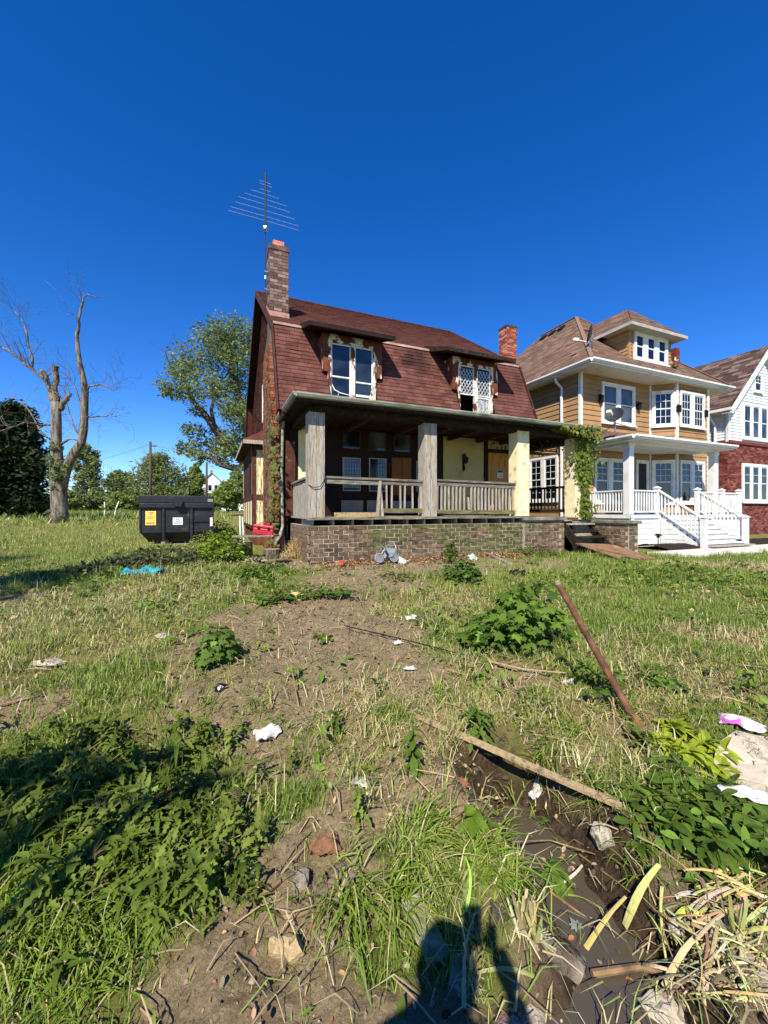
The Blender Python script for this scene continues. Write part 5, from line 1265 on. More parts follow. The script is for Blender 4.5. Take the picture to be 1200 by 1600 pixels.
dlimb([(83, 664), (60, 663), (40, 660), (18, 668), (-5, 676)], .06, .02, 6, 2, [0, -.5, -1, -1.5, -2])
dlimb([(84, 690), (68, 680), (58, 665), (45, 640), (30, 625), (10, 618)], .06, .015, 12, 2, [0, .4, .8, 1, 1.2, 1.4])
dlimb([(96, 693), (106, 687), (110, 686), (121, 688)], .07, .03, 1)
dlimb([(128, 690), (118, 670), (110, 650), (104, 628), (100, 605)], .05, .012, 12, 2)
dlimb([(131, 640), (124, 625), (116, 600), (106, 590), (95, 592)], .05, .012, 9, 2)
iv = []
for (x, y, r, n_) in ((88, 700, 8, 150), (88, 722, 10, 260), (92, 742, 12, 330), (103, 738, 7, 120), (90, 758, 10, 90), (88, 800, 14, 60)):
    iv.append((P_d(x, y, dt_d - .1), (r * mp, .45, 11 * mp), n_))
leaf_cloud('ivy', iv, M['leaf'], dt, GR_OLIVE, .11, 3)

# big leafy tree behind the house
bt_d = 30.0; mp = bt_d / FPX
p0 = P_d(402, 795, bt_d); bt = thing('leafy_tree', (p0.x, p0.y, gz(p0.x, p0.y)), 'large leafy tree with a bare pale trunk rising behind the left of the old house', 'tree')
pq = lambda pts, off=0: [P_d(x, y, bt_d + off) for x, y in pts]
b = MB(); b.tube(pq([(402, 800), (401, 760), (398, 730), (392, 700), (386, 660), (372, 620), (362, 590), (362, 565), (366, 545)]), [.7, .6, .55, .48, .36, .26, .22, .18, .1], 9)
b.tube(pq([(396, 735), (372, 712), (350, 692), (335, 668), (318, 645), (303, 628), (290, 600), (282, 585)]), [.4, .36, .32, .28, .22, .16, .1, .05], 8)
b.tube(pq([(398, 728), (380, 730), (362, 731), (345, 726), (330, 715), (310, 716), (290, 705)], -1), [.3, .26, .22, .2, .14, .09, .04], 7)
b.tube(pq([(335, 668), (330, 640), (338, 610), (330, 575)], 1), [.18, .14, .1, .05], 6)
tips = []
r5 = random.Random(9)
for (x, y) in ((362, 570), (300, 620), (330, 600), (350, 640), (330, 712), (380, 640), (282, 590), (372, 600), (345, 560)):
    for k in range(3): grow(b, P_d(x, y, bt_d), (r5.uniform(-1, .6), r5.uniform(-1, 1), r5.uniform(.1, 1)), 2.2, .07, 1, r5, tips, .5, .012, 4, 4)
b.build('trunk', M['bark'], bt, smooth=True)
cl = []
for (x, y, r, n_) in ((330,535,30,240),(362,522,30,260),(298,565,34,300),(270,598,20,130),(340,570,34,280),(372,556,26,260),(318,606,30,260),(282,618,16,80),(386,525,26,240),
                      (376,600,24,260),(386,650,28,300),(360,640,22,200),(300,675,16,110),(292,700,15,120),(330,690,24,220),(362,690,26,260),(312,712,15,110),(346,716,18,150),(388,700,30,260),(410,560,40,300),(415,640,40,300),(258,610,10,50),(342,528,22,150),(286,580,22,160),(350,610,20,140),(308,640,14,60), (380,740,14,60)):
    cl.append((P_d(x, y, bt_d + r5.uniform(-2.2, 1.5)), (r * mp * .95, r * mp * 1.0, r * mp * .8), int(n_ * 3.7)))
leaf_cloud('crown', cl, M['leaf'], bt, GR_MID + GR_OLIVE, .125, 5, rag=.36)

def tree(name, px, pyb, pyt, hw, d, greens, m, label, cat='tree', group=None, dens=1.0, trunk_f=.3, seed=1, size=None, slim=1.0, ncl=16, airy=.4):
    mp_ = d / FPX; p = P_d(px, pyb, d); z0 = gz(p.x, p.y); H = ZC + (CY - pyt) * mp_ - z0; R = hw * mp_
    root = thing(name, (p.x, p.y, z0), label, cat, group); rs_ = random.Random(seed)
    b = MB(); tips = []; tr = max(.06, H * .018)
    pts = [Vector((p.x + rs_.uniform(-.1, .1) * i, p.y, z0 - .2 + H * .82 * i / 6)) for i in range(7)]
    b.tube(pts, [tr * (1 - .12 * i) for i in range(7)], 7)
    for k in range(int(9)):
        i = rs_.randint(2, 6); a = rs_.uniform(0, 6.28)
        grow(b, pts[i], (math.cos(a), math.sin(a), rs_.uniform(.3, 1)), R * rs_.uniform(.7, 1.1), tr * .4, 1, rs_, tips, .4, .012, 4, 4)
    b.build('trunk', M['bark'], root, smooth=True)
    cl = []
    for k in range(ncl):
        f = (k + .5) / ncl; z = z0 + H * (trunk_f + (1 - trunk_f) * f * .95); prof = math.sin(math.pi * min(1, .12 + .85 * f)) ** .6
        a = k * 2.4 + rs_.random(); rr = R * prof * rs_.uniform(.3, .8)
        cr = R * rs_.uniform(.3, .5) * (prof * .7 + .3)
        cl.append(((p.x + math.cos(a) * rr, p.y + math.sin(a) * rr, z), (cr, cr, min(cr, H * .16)), int(330 * dens)))
    leaf_cloud('crown', cl, m, root, greens, size or max(.11, d * .0036), seed, rag=airy)
    return root
GB = 'trees beyond the field'
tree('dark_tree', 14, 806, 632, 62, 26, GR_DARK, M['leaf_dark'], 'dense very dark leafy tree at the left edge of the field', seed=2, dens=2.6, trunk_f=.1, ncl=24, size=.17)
tree('tall_thin_tree', 136, 803, 694, 24, 60, GR_MID, M['leaf'], 'tall airy tree just right of the dead tree', group=GB, seed=3, dens=1.3, airy=.5)
tree('round_tree', 246, 803, 712, 40, 55, GR_MID, M['leaf'], 'spreading airy tree behind the dumpster and tall utility pole', group=GB, seed=4, dens=1.6, airy=.55)
tree('small_tree', 187, 803, 738, 26, 62, GR_MID + GR_OLIVE, M['leaf'], 'low grey green tree between tall thin tree and spreading tree', group=GB, seed=5, dens=1.6)
tree('columnar_tree', 306, 803, 724, 17, 75, GR_LITE, M['leaf'], 'dense columnar tree beside the far white house', group=GB, seed=6, dens=2.2, trunk_f=.1, airy=.3)
tree('young_tree', 358, 806, 752, 22, 50, GR_LITE, M['leaf'], 'light green young tree in front of the far white house', group=GB, seed=7, dens=1.8, trunk_f=.2)
tree('conifer_tree', 368, 803, 735, 14, 80, GR_MID, M['leaf'], 'thin grey green tree above the light young tree next to the old house', group=GB, seed=8, dens=.8)
tree('round_tree', 290, 803, 752, 24, 85, GR_MID, M['leaf'], 'low dark tree just left of the dense columnar tree', group=GB, seed=14, dens=1.4)
HB = 'bushes along the far edge of the field'
for i, (px, w_, pyt, d, g, lab) in enumerate(((20, 30, 765, 40, GR_MID, 'yellow green bush under the very dark tree'), (52, 26, 760, 44, GR_LITE, 'bright bush just left of the dead tree trunks'), (74, 14, 780, 30, GR_LITE, 'small bright bush touching the dead tree on its left'),
        (118, 24, 768, 52, GR_MID, 'bush just right of the dead tree trunk'), (150, 26, 764, 56, GR_MID, 'bush under the tall airy tree'), (184, 22, 772, 50, GR_LITE, 'light bush behind the white leaning posts'), (210, 20, 766, 56, GR_MID, 'bush touching the left end of the dumpster'),
        (265, 44, 762, 70, GR_MID, 'wide bush behind the dumpster'), (330, 22, 772, 60, GR_MID, 'bush at the right end of the dumpster'))):
    tree('bush', px, 806, pyt, w_, d, g, M['leaf'], lab, 'bush', HB, 1.3, 0.0, 20 + i, ncl=14)
wl_ = []; r9 = random.Random(3)
for k in range(60):
    px = -60 + k * 8.5; wl_.append((P_d(px, 797 - r9.uniform(2, 14), r9.uniform(95, 130)), (2.6, 2.6, r9.uniform(2.0, 3.6)), 110))
tag(leaf_cloud('far_wood', wl_, M['leaf'], None, GR_MID, .55, 12), 'low green wood along the horizon beyond the field', 'wood', kind='stuff')
# field growth by the dead tree foot
# poles, wires, far house, car
def upole(px, pyt, d, r, label, arm=0):
    p = P_d(px, 803, d); z0 = gz(p.x, p.y); zt = ZC + (CY - pyt) * d / FPX
    t_ = thing('utility_pole', (p.x, p.y, z0), label, 'pole', 'utility poles')
    b = MB(); b.tube([(p.x, p.y, z0 - .3), (p.x, p.y, zt)], [r, r * .75], 8); b.build('post', M['pole_wood'], t_, smooth=True)
    if arm:
        b = MB(); b.bar((p.x - .1, p.y, zt - .5), (p.x + arm, p.y, zt - .5), .1, .12); b.build('bracket', M['pole_wood'], t_)
        b = MB(); b.tube([(p.x + arm, p.y, zt - .44), (p.x + arm, p.y, zt - .2)], .05, 6); b.build('insulator', M['steel'], t_)
    return Vector((p.x, p.y, zt))
a1 = upole(235, 690, 46, .17, 'tallest wooden utility pole, rising from behind the dumpster', .6)
a2 = upole(296.5, 742, 60, .12, 'thin pale utility pole left of the far white house')
a3 = upole(323, 722, 52, .17, 'dark utility pole in front of the far white house')
def wire(p, q, sag, lab, r=.02):
    p, q = Vector(p), Vector(q); b = MB(); b.tube([p.lerp(q, t_) - Z * sag * 4 * t_ * (1 - t_) for t_ in np.linspace(0, 1, 14)], r, 4, False)
    tag(b.build('power_line', M['iron'], loc=p), lab, 'cable', 'power lines over the field')
wire(P_d(-60, 762, 42), P_d(323, 744, 52), .5, 'lower thick cable crossing the field from the left edge to the dark pole', .05)
wire(P_d(-60, 766, 42.5), P_d(323, 748, 52.2), .6, 'lowest thin cable crossing the field just under the thick one', .03)
wire(a1 - Z * .3, P_d(60, 735, 60), .5, 'thin cable running left from the top of the tallest pole', .014)
wire(a1 - Z * .3, P_d(390, 716, 70), .5, 'thin cable running right from the top of the tallest pole towards the big tree', .014)
fh_d = 92; q = P_d(331, 803, fh_d); fh = thing('far_house', (q.x, q.y, gz(q.x, q.y)), 'far small white gabled house seen between the dumpster and the old house', 'house')
k = fh_d / FPX; zb = gz(q.x, q.y) - .5
def fx_(px): return P_d(px, 800, fh_d)
b = MB(); wx, wy = 3.0, 8.0; ze = ZC + 40 * k; zp = ZC + 58 * k
b.prism([(q.x - wx, q.y, zb), (q.x + wx, q.y, zb), (q.x + wx, q.y, ze), (q.x, q.y, zp), (q.x - wx, q.y, ze)], (0, wy, 0)); b.build('wall', M['white_sid'], fh)
b = MB()
for sg in (-1, 1): b.prism([(q.x + sg * (wx + .4), q.y - .3, ze - .45), (q.x, q.y - .3, zp + .1), (q.x, q.y - .3, zp + .3), (q.x + sg * (wx + .4), q.y - .3, ze - .25)], (0, wy + .6, 0))
b.build('roof', mat('grey_roof', ['6a6a6c', '84848a'], 4, .9, .2, 30), fh)
b = MB(); b.box(q.x - .4, q.x + .2, q.y + 3, q.y + 3.6, zp - 1, zp + 1.1); b.build('chimney', M['brick_red'], fh)
b = MB(); b.box(q.x - wx - .5, q.x - wx + 2, q.y - 2, q.y, zb, ze - 3); b.prism([(q.x - wx - .8, q.y - 2.2, ze - 3), (q.x - wx + 2.2, q.y - 2.2, ze - 3), (q.x - wx + 2.2, q.y, ze - 2.2), (q.x - wx - .8, q.y, ze - 2.2)], (0, 0, .15)); b.build('porch', M['white_old'], fh)
for (dx, z) in ((-.4, ze - .6), (.9, ze - .6), (-.1, ze - 3.4), (1.5, ze - 3.4)):
    b = MB(); b.ring(q.x + dx - .45, q.x + dx + .45, z - .8, z + .7, q.y - .06, q.y + .02, .1); o = b.build('window', M['white'], fh)
    b = MB(); b.box(q.x + dx - .36, q.x + dx + .36, q.y - .02, q.y - .01, z - .7, z + .6); b.build('pane', M['glass'], o)
q = P_d(206, 803, 62); z0 = gz(q.x, q.y)
rbld = thing('red_shed', (q.x + .8, q.y + 6, z0), 'small red brick building half hidden behind the left end of the dumpster', 'shed')
b = MB(); b.box(q.x, q.x + 2.4, q.y + 6, q.y + 9, z0 - .2, z0 + 2.2); b.build('wall', M['brick_red'], rbld)
b = MB(); b.prism([(q.x - .2, q.y + 5.8, z0 + 2.2), (q.x + 2.6, q.y + 5.8, z0 + 2.2), (q.x + 1.2, q.y + 5.8, z0 + 2.9)], (0, 3.4, 0)); b.build('roof', M['shingle_wall'], rbld)
b = MB(); b.box(q.x + .5, q.x + 1.2, q.y + 5.96, q.y + 6, z0 + .2, z0 + 1.9); b.build('door', M['white_old'], rbld)
car = thing('parked_car', (q.x, q.y, z0), 'white car parked far off beyond the left end of the dumpster', 'car')
prof = [(-1.0, .35), (-.95, .75), (-.3, .92), (.25, 1.38), (1.7, 1.42), (2.5, .95), (3.2, .85), (3.25, .4)]
b = MB(); b.prism([(q.x - .2 + a * 1.0, q.y, z0 + c_) for a, c_ in prof], (0, 1.7, 0)); b.build('body', M['white'], car, bevel=.06)
b = MB(); b.prism([(q.x - .2 + a, q.y - .01, z0 + c_) for a, c_ in ((.05, .95), (.35, 1.3), (1.6, 1.34), (2.2, .97))], (0, .008, 0)); b.build('window', M['glass'], car)
for dx in (-.3, 2.4):
    b = MB(); b.tube([(q.x + dx, q.y - .02, z0 + .33), (q.x + dx, q.y + .2, z0 + .33)], .33, 14); b.build('wheel', M['plastic_black'], car)
for (px, pt, pb, lean, lab) in ((163.5, 784, 806, 0, 'upright white post in the field, left of the leaning one'), (181, 783, 809, .35, 'leaning white post in the field')):
    p = P_d(px, pb, 30); z0 = gz(p.x, p.y); b = MB(); zt = ZC + (CY - pt) * 30 / FPX
    b.tube([(p.x - lean * .3, p.y, z0 - .1), (p.x, p.y, (z0 + zt) / 2), (p.x + lean * .6, p.y, zt)], .05, 6); tag(b.build('field_post', M['white_old'], loc=(p.x, p.y, z0)), lab, 'post', 'white posts in the field')

# street trees behind the photographer: their shade falls on the left of the yard
def shade_tree(base, cents, seed, lab):
    t_ = thing('street_tree', base, lab, 'tree'); b = MB(); base = Vector(base); top = Vector(cents[0][0])
    b.tube([base - Z * .2, base + Z * 1.6 + V(.05, 0, 0), base.lerp(top, .55) , top], [.22, .17, .13, .05], 8)
    for c_, r_, n_ in cents[1:]:
        m_ = base.lerp(top, .6); b.tube([m_, (m_ + Vector(c_)) / 2 + Z * .2, Vector(c_)], [.09, .06, .03], 6)
    b.build('trunk', M['bark'], t_, smooth=True); leaf_cloud('crown', cents, M['leaf'], t_, GR_MID, .11, seed, rag=.35)
def shade_at(px, py, h):
    g = G(px, py); return g + SDIR * (h / SDIR.z)
c1 = shade_at(170, 1235, 4.2); c2 = shade_at(-30, 1270, 4.6); c3 = shade_at(330, 1215, 3.9); c4 = shade_at(60, 1205, 4.8)
shade_tree((c1.x - 1.2, c1.y - .8, .02), [(c1, (.40, .18, .2), 38), (c2, (.42, .26, .26), 58), (c3, (.26, .12, .14), 10), (c4, (.32, .16, .2), 26)], 31, 'small street tree to the left behind the camera, shading the weeds')
e1 = shade_at(40, 905, 7.5); e2 = shade_at(-80, 930, 8.2); e3 = shade_at(-40, 880, 7.0)
shade_tree((e1.x - 1.5, e1.y - 1.5, .1), [(e1, (.9, .7, .6), 700), (e2, (1.3, 1.1, .9), 900), (e3, (1.0, .8, .7), 600)], 32, 'larger street tree further left behind the camera, shading the edge of the field')
# ------------------------------------------------------------------ grass, straw, litter (nobody could count them: stuff)
def inside_built(x, y):
    return ((x > 1.0) & (y > 8.45) & (x < 10.3)) | ((x > 10.2) & (x < 10.75) & (y > 7.2)) | ((x > 12.5) & (y > 7.4)) | ((x > 11.8) & (y > 6.7) & (y < 7.4)) | \
           ((x > -2.3) & (x < .05) & (y > 14.9)) | ((x > 9.05) & (x < 10.3) & (y > 6.5) & (y < 8.5))
def sample(n, d0, d1, lmul=1.04, lim=None):
    d = np.sqrt(rng.random(n) * (d1**2 - d0**2) + d0**2); l = (rng.random(n) * 2 - 1) * (d * lmul + .15)
    m = int(n * min(.55, 1.5 / (.5 * (d0 + d1))))          # the yard goes on to either side of the view
    d2 = d0 + (d1 - d0) * rng.random(m); l2 = (d2 * lmul + .15 + rng.random(m) * 2.4) * np.where(rng.random(m) < .5, -1, 1)
    return np.concatenate([l, l2]), np.concatenate([d, d2])
def blades(name, P, h, w_, az, lean, cols, m, two=True):
    D = np.stack([np.cos(az), np.sin(az), 0 * az], 1); sd = np.stack([-np.sin(az), np.cos(az), 0 * az], 1)
    h = h[:, None]; w_ = w_[:, None]; s1 = np.sin(lean * .5)[:, None]; c1 = np.cos(lean * .5)[:, None]; s2 = np.sin(lean * 1.25)[:, None]; c2 = np.cos(lean * 1.25)[:, None]
    z = np.array([0, 0, 1.0])
    mid = P + h * .55 * (s1 * D + c1 * z); tip = mid + h * .5 * (s2 * D + c2 * z)
    n_ = len(P); sdw = sd * w_ * .5
    if two:
        v = np.stack([P - sdw, P + sdw, mid - sdw * .85, mid + sdw * .85, tip], 1).reshape(-1, 3); i = np.arange(n_) * 5
        f = [np.stack([i, i + 1, i + 3, i + 2], 1), np.stack([i + 2, i + 3, i + 4], 1)]; c = np.repeat(cols, 5, 0)
    else:
        v = np.stack([P - sdw, P + sdw, tip], 1).reshape(-1, 3); i = np.arange(n_) * 3; f = [np.stack([i, i + 1, i + 2], 1)]; c = np.repeat(cols, 3, 0)
    return np_mesh(name, v, f, m, c)
C_G = np.array([[.15, .235, .035], [.185, .275, .045], [.12, .195, .035], [.23, .31, .055]]); C_Y = np.array([[.36, .37, .09], [.42, .38, .13], [.30, .33, .07]]); C_D = np.array([[.46, .37, .19], [.53, .44, .25], [.38, .29, .15], [.58, .51, .32]])
def gcolor(l, d, bias=0):
    n_ = len(l); dr = np.clip(dryness(l, d) + (fbm(l, d, 1.2, 17, 3) - .5) * .36 + bias, 0, 1); r = rng.random(n_)
    g = C_G[rng.integers(0, 4, n_)]; y = C_Y[rng.integers(0, 3, n_)]; dd = C_D[rng.integers(0, 4, n_)]
    c = np.where((r < dr * .55)[:, None], dd, np.where((r < dr * 1.1)[:, None], y, g))
    return c * rng.uniform(.75, 1.25, n_)[:, None]
RINGS = [(1.0, 2.6, 90000, .055, .0034, True), (2.6, 5, 170000, .055, .0042, True), (5, 10, 240000, .065, .007, False), (10, 20, 170000, .085, .014, False), (20, 60, 110000, .25, .05, False)]
gi = 0
for d0, d1, n_, hh, ww, two in RINGS:
    l, d = sample(n_, d0, d1)
    x = l * C + d * S; y = d * C - l * S
    g = grassy(l, d); clump = fbm(l, d, 4.5, 41, 3); big = fbm(l, d, .9, 43, 3)
    keep = (rng.random(len(l)) < g * np.clip((clump - .22) * 2.6, .04, 1)) & ~inside_built(x, y) & (seg_dist(l, d, PUD) > .3)
    l, d, x, y, clump, big, g = l[keep], d[keep], x[keep], y[keep], clump[keep], big[keep], g[keep]
    P = np.stack([x, y, GH(x, y) - .004], 1); m_ = len(l)
    fieldy = sstep(-l, 1.2, 4) * sstep(d, 5, 8)
    h = hh * rng.uniform(.45, 1.4, m_) * (.55 + clump * 1.1) * (.6 + big * .9) * (1 + .25 * fieldy) * (.55 + .45 * g)
    lean = np.abs(rng.normal(.72, .42, m_)) + .4 * dryness(l, d)
    o = blades('grass', P, h, ww * rng.uniform(.6, 1.4, m_), rng.uniform(0, 6.283, m_), np.clip(lean, 0, 1.5), gcolor(l, d), M['grass'], two)
    tag(o, ['close cut and bent grass in the near yard', 'patchy grass in the middle of the yard', 'grass before the houses and at the yard edge', 'long grass of the field round the dumpster', 'far field grass'][gi], 'grass', kind='stuff'); gi += 1
# tufts and broad leaved weeds that break the turf up
def tufts(name, d0, d1, n_, nb, h, wd, lab):
    l, d = sample(n_, d0, d1); n_ = len(l); x = l * C + d * S; y = d * C - l * S; g = grassy(l, d)
    k_ = (rng.random(n_) < g * np.clip((fbm(l, d, 1.4, 101, 3) - .3) * 3,   .08, 1)) & ~inside_built(x, y) & (seg_dist(l, d, PUD) > .34); l, d = l[k_], d[k_]; m_ = len(l)
    hue = rng.random(m_); sz = rng.uniform(.5, 1.5, m_); i = np.repeat(np.arange(m_), nb); q = len(i)
    ll = l[i] + rng.normal(0, .035, q) * sz[i] * (1 + d[i] * .08); d2 = d[i] + rng.normal(0, .035, q) * sz[i] * (1 + d[i] * .08)
    X = ll * C + d2 * S; Y = d2 * C - ll * S; P = np.stack([X, Y, GH(X, Y) - .005], 1)
    ca, cb = np.array([.10, .175, .025]), np.array([.27, .34, .06]); col = ca + (cb - ca) * hue[i][:, None]; dryk = (dryness(ll, d2) > rng.random(q) * 1.4); col[dryk] = C_D[rng.integers(0, 4, dryk.sum())]
    tag(blades(name, P, h * sz[i] * rng.uniform(.5, 1.3, q), wd * rng.uniform(.6, 1.3, q), rng.uniform(0, 6.283, q), np.abs(rng.normal(.6, .35, q)).clip(0, 1.4), col * rng.uniform(.75, 1.2, q)[:, None], M['grass']), lab, 'grass', kind='stuff')
tufts('grass_tuft', 1.6, 5, 900, 34, .11, .0042, 'thick grass tufts in the middle of the yard')
tufts('grass_tuft', 5, 11, 1500, 24, .15, .009, 'thick grass tufts before the houses')
tufts('grass_tuft', 11, 24, 1500, 16, .15, .02, 'thick grass tufts out in the field')
l, d = sample(1500, 1.5, 8.5); k_ = rng.random(len(l)) < np.clip((fbm(l, d, 1.1, 111, 3) - .38) * 3.2, .02, .9) * (.15 + .85 * grassy(l, d)) * ~((l < -.35) & (d < 2.9)); l, d = l[k_], d[k_]; i = np.repeat(np.arange(len(l)), 16); q = len(i)
ll = l[i] + rng.normal(0, .05, q) * (1 + .05 * d[i]); d2 = d[i] + rng.normal(0, .05, q) * (1 + .05 * d[i]); X = ll * C + d2 * S; Y = d2 * C - ll * S; k2 = ~inside_built(X, Y) & (seg_dist(ll, d2, PUD) > .3); i, X, Y, d2 = i[k2], X[k2], Y[k2], d2[k2]; q = len(i)
PW = (np.stack([X, Y, GH(X, Y) + np.abs(rng.normal(0, .045, q))], 1), i, d2)
# straw lying about
l, d = sample(150000, 1.0, 9)
x = l * C + d * S; y = d * C - l * S; g = grassy(l, d); dr = dryness(l, d)
keep = (rng.random(len(l)) < np.clip((dr * .8 * (.25 + g) + .05) * (1 - .6 * sstep(d, 2.8, 5)), 0, 1) * np.clip((fbm(l, d, 3.1, 77, 3) - .3) * 3, .05, 1)) & ~inside_built(x, y) & (seg_dist(l, d, PUD) > .22)
l, d, x, y = l[keep], d[keep], x[keep], y[keep]; n_ = len(l)
P = np.stack([x, y, GH(x, y) + rng.uniform(.002, .02, n_)], 1)
cols = C_D[rng.integers(0, 4, n_)] * rng.uniform(.7, 1.2, n_)[:, None]; gm = rng.random(n_) < .25; cols[gm] = C_Y[rng.integers(0, 3, gm.sum())]
tag(blades('straw', P, rng.uniform(.03, .14, n_) * (1 + .07 * d), rng.uniform(.0016, .0042, n_) * (1 + .12 * d), rng.uniform(0, 6.283, n_), rng.normal(1.45, .12, n_).clip(1.15, 1.6), cols, M['dry']), 'cut dry straw strewn over the yard', 'straw', kind='stuff')

# leaf templates scattered as one mesh
def scatter(name, tv, tf, P, size, colsv, m, tilt=.5, seed=0, nz=None):
    r_ = np.random.default_rng(seed); n_ = len(P); tv = np.array(tv, float)
    az = r_.uniform(0, 6.283, n_); tx = r_.normal(0, tilt, n_); ty = r_.normal(0, tilt, n_)
    ca, sa = np.cos(az), np.sin(az)
    X = np.stack([ca, sa, tx], 1); X /= np.linalg.norm(X, axis=1)[:, None]
    Y = np.stack([-sa, ca, ty], 1); Zv = np.cross(X, Y); Zv /= np.linalg.norm(Zv, axis=1)[:, None]; Y = np.cross(Zv, X)
    v = P[:, None, :] + size[:, None, None] * (tv[None, :, 0, None] * X[:, None, :] + tv[None, :, 1, None] * Y[:, None, :] + tv[None, :, 2, None] * Zv[:, None, :])
    k = len(tv); fl = {}
    for f in tf: fl.setdefault(len(f), []).append(f)
    off = np.arange(n_)[:, None, None] * k
    faces = [(np.array(fs)[None] + off).reshape(-1, len(fs[0])) for fs in fl.values()]
    return np_mesh(name, v.reshape(-1, 3), faces, m, np.repeat(colsv, k, 0))
T_OVAL = ([(0,0,0),(.3,.2,.05),(.3,0,-.02),(.3,-.2,.05),(.65,.2,.04),(.65,0,-.04),(.65,-.2,.04),(1,0,-.12)], [(0,2,1),(0,3,2),(1,2,5,4),(2,3,6,5),(4,5,7),(5,6,7)])
T_CURL = ([(0,0,0),(.3,.3,.22),(.35,0,.02),(.3,-.3,.2),(.7,.26,.3),(.7,0,.06),(.7,-.28,.25),(1,.05,.22)], T_OVAL[1])
T_JAG = ([(0,0,0),(.22,.05,.03),(.3,.17,.06),(.38,.06,.02),(.5,.2,.05),(.58,.07,.0),(.72,.17,.02),(.8,.06,-.04),(1,0,-.14),(.8,-.06,-.04),(.72,-.17,.02),(.58,-.07,.0),(.5,-.2,.05),(.38,-.06,.02),(.3,-.17,.06),(.22,-.05,.03),(.4,0,-.02),(.65,0,-.03)],
         [(0,16,1),(1,16,2),(2,16,3),(3,16,4),(4,16,17,5),(5,17,6),(6,17,7),(7,17,8),(8,17,9),(9,17,10),(10,17,11),(11,17,16,12),(12,16,13),(13,16,14),(14,16,15),(15,16,0)])
def pts_on(l, d, hz=(.0, .03)):
    x = l * C + d * S; y = d * C - l * S; return np.stack([x, y, GH(x, y) + rng.uniform(hz[0], hz[1], len(l))], 1)
# brown leaves against the foundation and thinly elsewhere
n_ = 5200; xx = rng.uniform(2.0, 9.2, n_); yy = 8.42 - np.abs(rng.normal(0, .5, n_)); k_ = (rng.random(n_) < np.clip(fbm(xx, yy, 1.3, 51) * 1.6 - .1, 0, 1)) & ~inside_built(xx, yy)
xx, yy = xx[k_], yy[k_]; P = np.stack([xx, yy, GH(xx, yy) + rng.uniform(0, .05, len(xx))], 1)
l, d = sample(2400, 1.0, 6); kk = rng.random(len(l)) < .3 + .4 * (fbm(l, d, 1.5, 61) > .5); P2 = pts_on(l[kk], d[kk]); inb = inside_built(P2[:, 0], P2[:, 1]); P = np.concatenate([P, P2[~inb]]); n_ = len(P)
BR = np.array([[.22, .12, .065], [.30, .19, .11], [.16, .085, .05], [.38, .27, .17], [.26, .11, .06]])
tag(scatter('fallen_leaf', *T_CURL, P, rng.uniform(.02, .055, n_) * np.clip(np.hypot(P[:, 0], P[:, 1]) / 4.5, .55, 1.3), BR[rng.integers(0, 5, n_)] * rng.uniform(.7, 1.3, n_)[:, None], M['dry'], .4, 3), 'brown fallen leaves drifted along the brick foundation', 'leaves', kind='stuff')
# low clipped weeds and wilted cut leaves
WZ = [(160,1320,230,160,1.0),(230,895,110,28,.9),(380,900,60,40,.8),(470,935,80,14,.9),(630,950,60,20,.3),(560,1190,110,60,.35),(920,1130,100,70,.6),(1050,1060,110,50,.5),(720,1380,130,70,.5),(330,1420,90,60,.5),(60,1060,80,30,.4),(800,870,120,14,.7),(600,880,60,14,.3), (300,1180,130,40,.6)]
l, d = sample(90000, 1.0, 8); f_ = ell_field(l, d, .10, WZ); kk = (rng.random(len(l)) < f_ * np.clip((fbm(l, d, 5, 71, 3) - .25) * 2.2, .02, 1) * .62) & (seg_dist(l, d, PUD) > .27)
l, d = l[kk], d[kk]; P = pts_on(l, d, (.0, .06)); inb = ~inside_built(P[:, 0], P[:, 1]); P = P[inb]; n_ = len(P); d = d[inb]
LG = np.array([[.10, .155, .02], [.14, .20, .028], [.19, .235, .05], [.085, .125, .02], [.24, .26, .08]])
half = rng.random(n_) < .5
half |= (P[:, 0] * C - P[:, 1] * S < -.3) & (d < 3)
for tt, q, nm in ((T_JAG, half, 'jagged'), (T_OVAL, ~half, 'oval')):
    tag(scatter('weed_cover', *tt, P[q], rng.uniform(.02, .06, q.sum()) * (1 + .10 * d[q]), LG[rng.integers(0, 5, q.sum())] * rng.uniform(.75, 1.3, q.sum())[:, None], M['leaf'], .55, 5 + len(nm)), 'low weeds and cut leaves with %s blades covering the yard' % nm, 'weeds', kind='stuff')
LW = np.array([[.11, .19, .025], [.16, .245, .035], [.22, .28, .05], [.09, .15, .03]])
tag(scatter('broad_weed', *T_OVAL, PW[0], rng.uniform(.04, .085, len(PW[1])) * (1 + .05 * PW[2]), LW[(PW[1] * 7) % 4] * rng.uniform(.75, 1.25, len(PW[1]))[:, None], M['leaf'], .6, 41), 'low broad leaved weeds dotted over the yard', 'weeds', kind='stuff')
